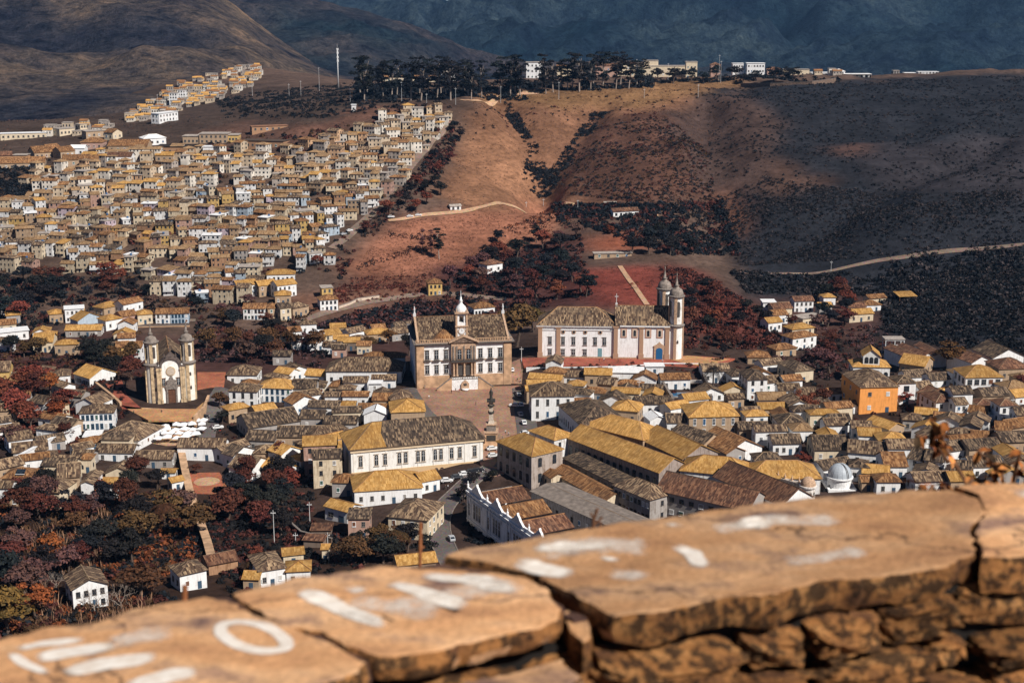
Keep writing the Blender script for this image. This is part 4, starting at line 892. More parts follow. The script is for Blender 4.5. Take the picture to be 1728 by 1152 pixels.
# ------------------------------------------------------------------ the museum with clock tower
def museum():
    p, rz, w = frame((704,655), (862,648.5), 0.0); r = thing('museum', "white colonial palace with clock tower and stone corners at the head of the square", 'palace', p, rz)
    d = 40.0; H = 21.0; hw = w/2
    X = lambda f: (f-.5)*w
    sub('wall', walls_mb(w, d, H, 'flat', 0, base=-3), r, ['plaster'], col=(.84,.84,.84))
    box_part('plinth', r, 'terrace_stone', -hw+.1, hw-.1, -.45, 0, -2, 5.9)
    for s in (-1, 1):
        m = MB(); x = s*(hw-1.7); m.box(x-1.8, x+1.8, -.62, .3, -2, H); m.box(s*hw-(.4 if s < 0 else -.02), s*hw+(.4 if s > 0 else -.02), .31, 4, -2, H); sub('corner_pilaster', m, r, ['terrace_stone'])
    m = MB(); m.box(-hw+3.6, hw-3.6, -.3, -.01, 12.9, 13.35); sub('string_course', m, r, ['stone_trim'])
    m = MB(); m.box(-hw-1, hw+1, -1.1, d+.6, H, H+.5); m.box(-hw-1.5, hw+1.5, -1.6, d+1, H+.5, H+1.0); sub('cornice', m, r, ['grey_stone'])
    for a, b in ((-hw-.4, X(.36)), (X(.63), hw+.4)): balustrade(r, a, b, -.7, H+1.0, 1.7, 'terrace_stone', 1.1)
    for f in (.11, .209, .31, .676, .78, .887):
        fullwin(r, X(f), 7.0, 1.7, 3.9, 'seg', (.30,.25,.21)); fullwin(r, X(f), 13.9, 1.7, 4.3, 'seg', (.30,.25,.21))
        m = MB(); m.box(-1.7, 1.7, -1.15, -.4, -.3, 0); m.box(-1.7, 1.7, -1.15, -1.08, .95, 1.05)
        for i in range(12): m.box(-1.68+i*.3, -1.62+i*.3, -1.14, -1.08, 0, .95)
        sub('balcony', m, r, ['dark_trim'], loc=(X(f), 0, 13.4))
    # stone centre bay
    c0, c1 = X(.363), X(.623); cm = (c0+c1)/2; ch = (c1-c0)/2
    bay = box_part('centre_bay', r, 'stone_trim', c0, c1, -1.6, -.46, 5.9, H+.9)
    for f in (.45, .544):
        o = fullwin(r, X(f), 14.1, 1.8, 4.6, 'arch', (.30,.18,.11), -1.6)
        m = MB(); m.prism([(-1.5,0),(1.5,0)]+[(1.5*math.cos(PI*i/10), 4.1+1.5*math.sin(PI*i/10)) for i in range(11)], -.12, 0); a = sub('archway', m, r, ['dark_trim'], loc=(X(f), -1.6, 5.95))
    for f in (.385, .42, .497, .575, .605):
        m = MB(); m.lathe(0, 0, [(.62,0),(.62,.5),(.45,.6),(.40,6.2),(.6,6.4),(.6,6.8)], 10); sub('column', m, r, ['stone_trim'], loc=(X(f), -2.2, 5.9))
        m = MB(); m.box(-.4, .4, -.35, 0, 0, 6.6); sub('pilaster', m, r, ['grey_stone'], loc=(X(f), -1.6, 13.7))
    m = MB(); m.box(c0-.2, c1+.2, -3.2, -1.61, 12.7, 13.4); m.box(c0-.2, c1+.2, -3.2, -3.1, 14.3, 14.45)
    for i in range(40): x = c0+(c1-c0)*i/39; m.box(x-.04, x+.04, -3.18, -3.12, 13.4, 14.3)
    sub('centre_balcony', m, r, ['dark_trim'])
    m = MB(); m.prism([(c0-.9,H+1.01),(c1+.9,H+1.01),(cm,H+3.9)], -2.2, .4); pd = sub('pediment', m, r, ['old_stone'])
    for s in (-1, 1):
        m = MB(); e = Vector((s*(ch+1.1), 0, -3.1)).normalized(); a = (cm, H+3.95); b = (cm+s*(ch+1.2), H+.95)
        m.prism([a, b, (b[0], b[1]+.55), (a[0], a[1]+.6)] if s > 0 else [a, (a[0], a[1]+.6), (b[0], b[1]+.55), b], -2.7, .5); sub('raking_cornice', m, pd, ['stone_trim'])
    # double stair, landing and fountain
    ld = 5.2
    box_part('stair_landing', r, 'white_paint', c0-.4, c1+.4, -6.2, -1.7, -1.5, ld)
    balustrade(r, c0-.4, c1+.4, -6.1, ld, 1.2, 'grey_stone', .8)
    for s in (-1, 1):
        xa = (c1+.4) if s > 0 else (c0-.4); n = 16; st = None; run = 6.6
        for i in range(n):
            x0 = xa+s*run*i/n; x1 = xa+s*run*(i+1)/n; m = MB(); m.box(min(x0, x1), max(x0, x1), -5.9, -2.6, -1.5, ld-(i+1)*ld/(n+1)); mk('step', m.mesh('step', ['terrace_stone']), r)
        m = MB(); q = [(xa,-1),(xa+s*run,-1),(xa+s*(run+.6),.9),(xa,ld+1.2)]
        m.prism(q if s > 0 else q[::-1], -6.4, -6.0); sub('stair_parapet', m, r, ['terrace_stone'])
        m = MB(); q = [(xa,ld+1.0),(xa+s*(run+.7),.7),(xa+s*(run+.7),1.2),(xa,ld+1.55)]
        m.prism(q if s > 0 else q[::-1], -6.55, -5.85); sub('handrail', m, r, ['grey_stone'])
    m = MB(); m.prism([(-1.9,-1),(1.9,-1),(1.9,3.2),(1.2,4.1),(.6,4.5),(0,5.1),(-.6,4.5),(-1.2,4.1),(-1.9,3.2)], -6.9, -6.21); ft = sub('fountain', m, r, ['stone_trim'], loc=(cm, 0, 0))
    m = MB(); m.lathe(0, -7.4, [(0,.9),(1.5,1.0),(1.7,.9),(1.5,.3),(.6,0)], 14); sub('basin', m, ft, ['white_paint'], True)
    m = MB(); m.lathe(0, -6.95, [(0,3.5),(.9,3.2),(.7,2.4),(.0,2.1)], 12, sy=.35); sub('scallop', m, ft, ['dark_trim'], True)
    # roof behind the balustrade with gable parapets
    rr, cp = roof_parts(w-2.4, d-3, H+1.2, 'gx', 8.0, 0.0); ro = sub('roof', rr, r, ['tile_brown'], loc=(0, 1.8, 0)); sub('ridge_cap', cp, ro, ['tile_orange'])
    for (xa, xb) in ((X(.17), X(.43)), (X(.60), X(.93))):
        rr, cp = roof_parts(xb-xa, 12, H+1.4, 'hip', 4.4, 0.1); sub('roof_wing', rr, r, ['tile_orange' if xa < 0 else 'tile_brown'], loc=((xa+xb)/2, 1.6, 0))
    for s in (-1, 1):
        m = MB(); x = s*(hw-.9); y0, ym, y1 = 0, d/2+.3, d
        for (ya, yb, za, zb) in ((y0, ym, H+1.0, H+9.6), (ym, y1, H+9.6, H+1.0)):
            m.poly([(x-.5,ya,za-2),(x-.5,yb,zb-2),(x-.5,yb,zb),(x-.5,ya,za)]); m.poly([(x+.5,yb,zb-2),(x+.5,ya,za-2),(x+.5,ya,za),(x+.5,yb,zb)]); m.poly([(x-.5,ya,za),(x-.5,yb,zb),(x+.5,yb,zb),(x+.5,ya,za)])
        sub('gable_parapet', m, r, ['stone_trim'])
        m = MB(); m.box(-.7,.7,-.7,.7,0,1.4); m.lathe(0,0,[(.5,1.4),(.35,2.6),(.5,3.4),(.28,4.1),(.3,4.6),(0,5.0)],8); sub('statue', m, r, ['metal_white'], loc=(x, ym, H+9.4))
    # clock tower
    tx = X(.489); ty = 4.2; m = MB(); a = 2.45; m.box(-a, a, 0, 2*a, H-1, H+9.2); tw = sub('clock_tower', m, r, ['plaster'], col=(.80,.80,.80), loc=(tx, ty, 0))
    m = MB()
    for sx in (-1, 1): m.box(sx*a-.45, sx*a+.45, -.3, .5, H+1, H+13.7); m.box(sx*a-.45, sx*a+.45, 2*a-.5, 2*a+.3, H+1, H+13.7)
    m.box(-a-.7, a+.7, -.7, 2*a+.7, H+7.3, H+7.8); sub('tower_trim', m, tw, ['stone_trim'])
    m = MB(); m.box(-a+.2, -1.1, .2, 2*a-.2, H+7.8, H+13.7); m.box(1.1, a-.2, .2, 2*a-.2, H+7.8, H+13.7); m.box(-1.1, 1.1, .25, 2*a-.25, H+12.4, H+13.7); sub('belfry', m, tw, ['white_paint'])
    m = MB(); m.lathe(0, a, [(0,H+11.6),(.35,H+11.4),(.5,H+10.4),(.85,H+9.6),(.9,H+9.4)], 12); sub('bell', m, tw, ['bronze'], True)
    m = MB(); m.box(-a-.9, a+.9, -.9, 2*a+.9, H+13.7, H+14.4); sub('tower_cornice', m, tw, ['stone_trim'])
    m = MB(); m.lathe(0, a, [(2.6,H+14.4),(2.7,H+15.2),(2.3,H+16.3),(1.4,H+17.4),(.8,H+18.0),(.7,H+19.2),(1.0,H+19.5),(.5,H+19.8),(.45,H+21),(.15,H+21.6),(.1,H+24),(0,H+24.6)], 14); sub('tower_dome', m, tw, ['white_paint'], True)
    for sx in (-1, 1):
        for yy in (0, 2*a): finial(tw, sx*a, yy, H+14.4, .8, 'urn', 'stone_trim')
    m = MB(); n = 24; m.prism([(1.75*math.cos(2*PI*i/n), 1.75*math.sin(2*PI*i/n)) for i in range(n)], -.25, 0); cf = sub('clock_ring', m, tw, ['stone_trim'], loc=(0, -.02, H+5.2))
    m = MB(); m.prism([(1.4*math.cos(2*PI*i/n), 1.4*math.sin(2*PI*i/n)) for i in range(n)], -.34, -.26); m2 = sub('clock_face', m, cf, ['canvas'])
    m = MB(); m.prism([(-.07,-.1),(.07,-.1),(.07,.95),(-.07,.95)], -.40, -.35); m.prism([(-.1,-.05),(.62,.36),(.58,.44),(-.1,.08)], -.42, -.405)
    for i in range(12):
        c, s = math.cos(2*PI*i/12)*1.18, math.sin(2*PI*i/12)*1.18; m.box(c-.06, c+.06, -.39, -.345, s-.06, s+.06)
    sub('clock_hands', m, cf, ['dark_trim'])
museum()

# ------------------------------------------------------------------ the church seen from the side
def round_tower(root, x, y, z0, rb, h1, h2, hdome, hspire, trimmat, wallcol, name='bell_tower', pil=(0.6, 1.9, 3.3, 4.6), arch=True, slits=((7.0),)):
    m = MB(); m.lathe(0, 0, [(rb, z0-3), (rb, h1)], 24); t = sub(name, m, root, ['plaster'], True, wallcol, (x, y, 0))
    m = MB()
    for a in pil:
        c, s = math.cos(-PI/2+a-2.0), math.sin(-PI/2+a-2.0)
        for (hh0, hh1, rr) in ((z0-2, h1, rb), (h1+1.2, h2, rb-.35)):
            u = Vector((-s, c, 0))*.75; o = Vector((c, s, 0)); A = o*(rr-.1)-u; B = o*(rr-.1)+u; C = o*(rr+.42)+u*.9; D = o*(rr+.42)-u*.9
            for P, Q in ((A, D), (D, C), (C, B)): m.poly([(P.x,P.y,hh0),(Q.x,Q.y,hh0),(Q.x,Q.y,hh1),(P.x,P.y,hh1)])
    sub('pilaster', m, t, [trimmat])
    m = MB(); m.lathe(0, 0, [(rb,h1-.5),(rb+.8,h1-.1),(rb+1.0,h1+.5),(rb+.4,h1+.8),(rb-.2,h1+1.2)], 24); sub('cornice', m, t, ['grey_stone'])
    m = MB(); m.lathe(0, 0, [(rb-.4, h1+.9), (rb-.4, h2)], 24); bf = sub('belfry', m, t, ['plaster_old'], True, wallcol)
    if arch:
        for a in (0.28, -1.05, 1.6):
            ang = -PI/2+a; c, s = math.cos(ang), math.sin(ang); hh = (h2-h1)*.52; mm = MB(); wd = .85
            mm.prism([(-wd,0),(wd,0)]+[(wd*math.cos(PI*i/8), hh-wd+wd*math.sin(PI*i/8)) for i in range(9)], -.30, .3); mk('bell_opening', mm.mesh('bell_opening', ['dark_trim']), t, (c*(rb-.4), s*(rb-.4), h1+(h2-h1)*.34), a)
    m = MB(); m.lathe(0, 0, [(rb-.4,h2-.4),(rb+.5,h2),(rb+.7,h2+.6),(rb,h2+.9)], 24); sub('upper_cornice', m, t, ['grey_stone'])
    m = MB(); pr = [(rb-.1,h2+.85),(rb-.15,h2+hdome*.35),(rb*.78,h2+hdome*.75),(rb*.45,h2+hdome*.95),(rb*.30,h2+hdome),(rb*.30,h2+hdome+.8),(rb*.42,h2+hdome+1.0),(rb*.2,h2+hdome+1.3),(.35,h2+hdome+hspire*.5),(.12,h2+hdome+hspire*.6),(.3,h2+hdome+hspire*.7),(.07,h2+hdome+hspire*.8),(0,h2+hdome+hspire)]
    m.lathe(0, 0, pr, 20); sub('dome', m, t, ['old_dome'], True)
    for zz in slits:
        mm = MB(); mm.prism([(-.4,0),(.4,0),(.4,1.2),(.0,1.8),(-.4,1.2)], -.2, .2); mk('slit_window', mm.mesh('slit_window', ['dark_trim']), t, (math.cos(-PI/2+.28)*rb, math.sin(-PI/2+.28)*rb, zz), .28)
    return t
flat('old_dome', (.21,.175,.15), var=.55, sc=.7)
def side_church():
    p, rz, w = frame((908,602), (1129,605.5), 6.1); r = thing('church', "long white church seen from its side, with two towers at its right end", 'church', p, rz)
    H = 15.6; d = 19.0; hw = w/2; xj = -hw+w*(920-165)/(1435-165); tr = (.36,.20,.115); PT = (.40,.25,.165)
    X = lambda zx: -hw+w*(zx-165)/(1435-165); Z = lambda zy: (988-zy)/5.76/3.28
    wl = (.85,.85,.85)
    m = walls_mb(xj+hw, d, H, 'flat', 0, base=-4); sub('sacristy_wall', m, r, ['plaster'], col=wl, loc=((xj-hw)/2, 0, 0))
    m = walls_mb(hw-xj+2, d, H+.6, 'flat', 0, base=-4); sub('nave_wall', m, r, ['plaster'], col=wl, loc=((xj+hw+2)/2, -.5, 0))
    wA = xj+hw; rr, cp = roof_parts(wA-.1, d, H+.7, 'hip', 7.4, .9); ro = sub('sacristy_roof', rr, r, ['tile_brown'], loc=((xj-hw)/2, 0, 0)); sub('ridge_cap', cp, ro, ['tile_orange'])
    rr, cp = roof_parts(hw-xj+2, d, H+1.4, 'gx', 8.0, .7); ro = sub('nave_roof', rr, r, ['tile_brown'], loc=((xj+hw+2)/2, -.5, 0)); sub('ridge_cap', cp, ro, ['tile_orange'])
    # raised gable parapet between the two roofs, with a cross
    m = MB(); prof = [(-.6,H),(-.9,H+1.6),(d*.2,H+3.4),(d*.33,H+6.2),(d*.44,H+9.0),(d*.5,H+9.6),(d*.56,H+9.0),(d*.67,H+6.2),(d*.8,H+3.4),(d+.3,H+1.6),(d,H)]
    for xx, rev in ((xj-.55, False), (xj+.55, True)):
        q = [(xx, y, z) for y, z in prof]; m.poly(q[::-1] if rev else q)
    for a, b in zip(prof[:-1], prof[1:]): m.poly([(xj-.55,a[0],a[1]),(xj+.55,a[0],a[1]),(xj+.55,b[0],b[1]),(xj-.55,b[0],b[1])])
    sub('gable_parapet', m, r, ['grey_stone'])
    m = MB(); m.box(-.5,.5,-.5,.5,0,.9); m.box(-.12,.12,-.12,.12,.9,5.6); m.box(-.9,.9,-.1,.1,4.0,4.3); sub('roof_cross', m, r, ['metal_white'], loc=(xj, d*.5, H+9.5))
    for zx, hh, yy in ((185, H, 0), (362, H, 0), (917, H+.6, -.5), (1163, H+.6, -.5), (1412, H+.6, -.5)):
        m = MB(); x = X(zx); m.box(x-1.0, x+1.0, yy-.55, yy-.01, -4, hh-.6); m.box(x-1.3, x+1.3, yy-.85, yy-.551, -4, 2.6); m.box(x-1.55, x+1.55, yy-.8, yy-.02, hh-.55, hh+.3)
        sub('pilaster', m, r, ['object_paint'], col=PT)
    m = MB(); m.box(-hw-.9, xj-1.8, -.9, -.02, H+.1, H+.7); m.box(-hw, xj-1.8, -.35, -.02, H-1.7, H-1.4); sub('sacristy_cornice', m, r, ['white_paint'])
    m = MB(); m.box(xj+1.8, hw, -1.4, -.52, H+.7, H+1.3); sub('nave_cornice', m, r, ['white_paint'])
    sub('base_band', (lambda q: (q.box(-hw, hw, -.62, -.56, -2, .7), q)[1])(MB()), r, ['stone_trim'])
    for zx in (280, 407, 508, 620, 718, 807): fullwin(r, X(zx), Z(862), 1.5, 3.6, 'rect', (.30,.27,.25))
    for zx in (280, 407, 508, 620): fullwin(r, X(zx), Z(960), 1.6, 2.6, 'rect', (.30,.27,.25))
    for zx in (408, 511, 622, 767):
        m = MB(); n = 16; m.prism([(1.05*math.cos(2*PI*i/n), 1.05*math.sin(2*PI*i/n)) for i in range(n)], -.2, 0); o = sub('round_window', m, r, ['stone_trim'], loc=(X(zx), -.02, Z(742)))
        m = MB(); m.prism([(.62*math.cos(2*PI*i/n), .62*math.sin(2*PI*i/n)) for i in range(n)], -.26, -.21); sub('pane', m, o, ['pane_glass'])
    for zx in (993, 1098, 1228, 1338):
        x = X(zx); m = MB(); m.prism([(-1.5,-2.3),(1.5,-2.3),(1.5,2.5),(-1.5,2.5)], -.22, 0); o = sub('framed_window', m, r, ['object_paint'], col=(.50,.28,.20), loc=(x, -.52, Z(742)))
        m = MB(); m.prism([(-1.05,-1.85),(1.05,-1.85),(1.05,2.05),(-1.05,2.05)], -.27, -.225); sub('reveal', m, o, ['object_paint'], col=(.55,.45,.36))
        m = MB(); m.prism([(-.62,-1.5),(.62,-1.5)]+[(.62*math.cos(PI*i/8), .9+.62*math.sin(PI*i/8)) for i in range(9)], -.31, -.275); sub('pane', m, o, ['pane_glass'])
    mk('door', win_mesh(1.8, 4.6, 'door'), r, (X(765), -.02, 0.1), 0, (.16,.30,.34))
    x = X(1338); m = MB(); m.prism([(-2.6,-.2),(2.6,-.2),(2.6,6.3),(3.0,6.6),(1.2,7.6),(0,8.8),(-1.2,7.6),(-3.0,6.6),(-2.6,6.3)], -.5, 0); o = sub('portal', m, r, ['stone_trim'], loc=(x, -.52, 0))
    m = MB(); m.prism([(-1.6,0),(1.6,0)]+[(1.6*math.cos(PI*i/8), 4.6+1.2*math.sin(PI*i/8)) for i in range(9)], -.6, -.51); sub('blue_door', m, o, ['object_paint'], col=(.02,.11,.26))
    # towers and front
    round_tower(r, hw+2.9, 2.2, 0, 3.6, H+1.0, H+15.6, 4.6, 9.0, 'stone_trim', (.82,.82,.80), slits=(8.2,))
    round_tower(r, hw-2.2, 19.5, 0, 3.6, H+1.0, H+15.6, 4.6, 9.0, 'stone_trim', (.82,.82,.80))
    m = MB(); m.box(hw-1, hw+4.5, 5, 17, -4, H+4); m.box(hw-1.5, hw+5, 4.6, 17.4, H+4, H+4.8); sub('front_block', m, r, ['stone_trim'])
side_church()

# ------------------------------------------------------------------ the twin-towered church seen from the front
flat('pale_stone', (.50,.42,.34), var=.25); flat('pale_stone2', (.50,.37,.23), var=.5, sc=.6)
def front_church():
    p, rz, w = frame((251,682), (331,676), -1.0); r = thing('church', "baroque church with two round domed towers, facing its tan forecourt", 'church', p, rz)
    hw = w/2; H = 16.8; wl = (.86,.82,.74); tx = hw-2.7
    m = walls_mb(12.0, 34, H, 'gy', 5.4, base=-3); sub('nave_wall', m, r, ['plaster_old'], col=(.55,.48,.40), loc=(0, 3, 0))
    rr, cp = roof_parts(12.0, 34, H+.4, 'gy', 5.6, .6); ro = sub('nave_roof', rr, r, ['tile_brown'], loc=(0, 3.4, 0)); sub('ridge_cap', cp, ro, ['tile_orange'])
    m = walls_mb(10, 16, H-3, 'flat', 0, base=-3); sub('chancel_wall', m, r, ['plaster_old'], col=wl, loc=(0, 37, 0))
    rr, cp = roof_parts(10, 16, H-2.6, 'hip', 4, .6); sub('chancel_roof', rr, r, ['tile_brown'], loc=(0, 37, 0))
    m = MB(); prof = [(-6.2,-2),(6.2,-2),(6.2,H),(5.4,H+1.2),(4.6,H+1.4),(4.2,H+.9)]
    prof += [(4.0*math.cos(PI*i/12), H+.6+3.4*math.sin(PI*i/12)) for i in range(1, 12)] + [(-4.2,H+.9),(-4.6,H+1.4),(-5.4,H+1.2),(-6.2,H)]
    m.prism(prof, 0, 3.2); sub('facade', m, r, ['plaster'], col=(.88,.87,.84))
    m = MB()
    for i in range(14):
        a0, a1 = PI*i/14, PI*(i+1)/14; q = [((4.0+e)*math.cos(a), H+.6+(3.4+e)*math.sin(a)) for a, e in ((a0,-.1),(a1,-.1),(a1,.9),(a0,.9))]; m.prism(q[::-1], -.7, 3.3)
    for s in (-1, 1): m.box(min(s*3.9, s*6.8), max(s*3.9, s*6.8), -.6, 3.3, H, H+.9)
    sub('arched_cornice', m, r, ['dark_cornice'])
    m = MB(); m.prism([(-1.6,H+4.2),(1.6,H+4.2),(2.2,H+5.2),(1.0,H+6.2),(.4,H+7.0),(-.4,H+7.0),(-1.0,H+6.2),(-2.2,H+5.2)], -.3, 1.4); m.box(-.12,.12,.2,.5,H+7,H+10); m.box(-.8,.8,.25,.45,H+8.6,H+8.9); sub('crest', m, r, ['dark_cornice'])
    for s in (-1, 1):
        finial(r, s*5.4, 1, H+1.2, 1.1, 'urn', 'dark_cornice'); finial(r, s*2.6, .6, H+4.6, .9, 'urn', 'dark_cornice')
        for x, ww in ((5.6, .75), (4.6, .45)):
            m = MB(); m.box(s*x-ww, s*x+ww, -.7, -.01, -2, H); m.box(s*x-ww-.25, s*x+ww+.25, -.95, -.02, -2, 1.6); m.box(s*x-ww-.2, s*x+ww+.2, -.9, -.02, H-1.2, H-.3); sub('pilaster', m, r, ['pale_stone2'])
        fullwin(r, s*3.3-.1, 8.2, 1.5, 3.4, 'seg', (.28,.18,.12))
    m = MB(); n = 24; m.prism([(2.15*math.cos(2*PI*i/n), 2.15*math.sin(2*PI*i/n)) for i in range(n)], -.35, 0); md = sub('medallion', m, r, ['pale_stone2'], loc=(0, -.02, 15.0))
    m = MB(); m.prism([(1.75*math.cos(2*PI*i/n), 1.75*math.sin(2*PI*i/n)) for i in range(n)], -.45, -.36); sub('relief', m, md, ['pale_stone'])
    m = MB(); m.box(-2.5,-1.7,-.7,-.01,-1,7.0); m.box(1.7,2.5,-.7,-.01,-1,7.0); m.prism([(-2.6,6.6),(2.6,6.6),(2.9,8.2),(1.9,9.2),(2.2,10.6),(1.0,11.2),(.6,12.4),(0,12.9),(-.6,12.4),(-1.0,11.2),(-2.2,10.6),(-1.9,9.2),(-2.9,8.2)], -.8, -.02); pt = sub('portal', m, r, ['grey_stone'])
    m = MB(); m.prism([(-1.7,-.5),(1.7,-.5),(1.7,6.0),(.8,6.6),(-.8,6.6),(-1.7,6.0)], -.35, -.02); dr = sub('door', m, r, ['wood'])
    m = MB(); [m.box(x-.55, x+.55, -.45, -.36, z, z+1.5) for x in (-.85, .85) for z in (.2, 2.1, 4.0)]; sub('door_panel', m, dr, ['wood'])
    for s in (-1, 1): round_tower(r, s*tx, 4.2, 0, 3.0, H+.8, H+11.2, 3.2, 7.2, 'pale_stone2', wl, slits=(5.5, 12.0))
flat('dark_cornice', (.11,.085,.075), var=.5, sc=.8)
front_church()

# ------------------------------------------------------------------ the school: long white building with arched windows
def school():
    p, rz, w = place((592,758), (815,738), 13.0); r = thing('school', "long white school with arched windows and dark hip roof below the square", 'school', p, rz); h = 13.0; d = 21.0; hw = w/2
    sub('wall', walls_mb(w, d, h, 'flat', 0, base=-8), r, ['plaster'], col=(.82,.80,.76))
    box_part('base_band', r, 'object_paint', -hw-.1, hw+.12, -.22, -.01, -8, 3.4, col=(.60,.42,.24)); box_part('base_band', r, 'object_paint', hw+.01, hw+.2, .01, d, -8, 3.4, col=(.60,.42,.24))
    box_part('cornice', r, 'object_paint', -hw-.3, hw+.3, -.5, -.01, h-1.5, h-.25, col=(.66,.52,.36))
    m, c = roof_parts(w, d, h, 'hip', 7.2, 1.0); me = m.mesh('roof', ['tile_dark', 'tile_gold']); me.polygons[3].material_index = 1; ro = mk('roof', me, r); sub('ridge_cap', c, ro, ['tile_brown'])
    # the newer golden tiles beside the left hip, laid as a patch over the front slope
    x0, y0, z0 = -hw-1, -1.0, h-.04; k = (d+2)/2; sl = 7.2/k; q = [(x0+.3,y0+.1,z0+.1*sl+.05),(x0+15,y0+.1,z0+.1*sl+.05),(x0+14,y0+k*.55,z0+k*.55*sl+.05),(x0+k*1.35,y0+k*.98,z0+k*.98*sl+.05),(x0+k,y0+k*.98,z0+k*.98*sl+.05)]
    m = MB(); m.poly(q, [(a[0], a[1]*1.16) for a in q]); sub('new_tiles', m, ro, ['tile_gold'])
    for f in (.07, .187, .252, .36, .407, .5, .54, .631, .675, .757, .82, .935): fullwin(r, (f-.5)*w, 5.6, 1.35, 4.3, 'arch', (.52,.44,.36))
    for f in (.637, .68, .762, .824): mk('cellar_window', win_mesh(1.5, 1.4, 'arch'), r, ((f-.5)*w, -.23, .8), 0, (.35,.22,.13))
    for f in np.linspace(.02, .98, 9): box_part('pilaster', r, 'plaster', (f-.5)*w-.28, (f-.5)*w+.28, -.16, -.01, 3.4, h-1.5, col=(.80,.76,.70))
    for i in range(3): fullwin(r, hw, 5.6, 1.35, 4.3, 'arch', (.52,.44,.36), y=4+i*6.5, rz=PI/2)
school()

# ------------------------------------------------------------------ the old governors' complex: golden wings
HP = dict(old=True, trim='d', door=False)
house((839,744),(897,769),12.5,15,'hip','Y',(.40,.34,.30),"square old corner palace with golden hip roof, its left side streaked black",5,2,name='palace',cat='palace',style='seg',wh=3.4,ww=1.5,sw=2,old=True,trim='d',door=False,rise=4.2)
house((893,726),(935,742),9,11,'hip','Y','w',"small white tower block with golden roof behind the corner palace",3,2,name='palace_block',cat='building',**HP)
house((957,738),(1112,797),9,15,'gx','Y',(.34,.28,.25),"long golden wing with a black-streaked arcade facing the corner palace",14,1,name='palace_wing',cat='building',style='seg',wh=4.2,ww=1.6,rise=4.4,sw=1,**HP)
house((1080,740),(1152,774),8,17,'gx','Y',(.34,.28,.25),"second golden wing behind the inner court of the old palace",9,1,name='palace_wing',cat='building',wh=3.4,ww=1.4,rise=4.6,sw=1,**HP)
house((985,716),(1085,742),9,16,'hip','Y','t',"golden-brown cross wing at the head of the old palace",6,1,name='palace_wing',cat='building',rise=4.4,sw=0,**HP)
house((1148,793),(1262,804),8.5,15,'hip','Y','w',"broad golden front wing with visible tile courses right of the dark streaked arcade",0,1,name='palace_wing',cat='building',rise=4.6,sw=0,**HP)
house((1263,806),(1385,806),7,15,'hip','Y','w',"golden end wing beside the observatory dome",4,1,name='palace_wing',cat='building',rise=4.4,sw=0,**HP)
house((880,773),(930,806),5,6,'gx','O','c',"low orange roof at the foot of the corner palace",3,1,name='lean_to',cat='shed',sw=1,**HP)
house((950,772),(1040,816),5,8,'shed','D','g',"dark mossy strip roof under the long golden wing",8,1,name='gallery',cat='shed',sw=0,**HP)
house((925,792),(1020,845),5,9,'gx','O','c',"rust-orange strip roof beside the grey sheet roof",6,1,name='gallery',cat='shed',sw=0,**HP)
house((897,828),(1052,897),7,15,'gx','G','g',"long low grey sheet roof behind the white pedimented hall",12,1,name='workshop',cat='building',rise=1.3,sw=2,**HP)
house((1036,818),(1097,843),9,12,'hip','B','g',"grey workshop with brown hip roof and tall boarded side",9,2,name='workshop',cat='building',rise=3.4,sw=1,**HP)
house((1108,826),(1262,861),9,16,'gx','R','g',"big brown gabled hall with white gable end, the left of two",9,2,name='hall',cat='building',rise=5.0,sw=0,trim='d',door=False,ww=1.6)
house((1205,804),(1320,852),9,15,'gx','R','w',"big brown gabled hall with white gable end, the right of two",0,1,name='hall',cat='building',rise=5.0,sw=0,door=False)
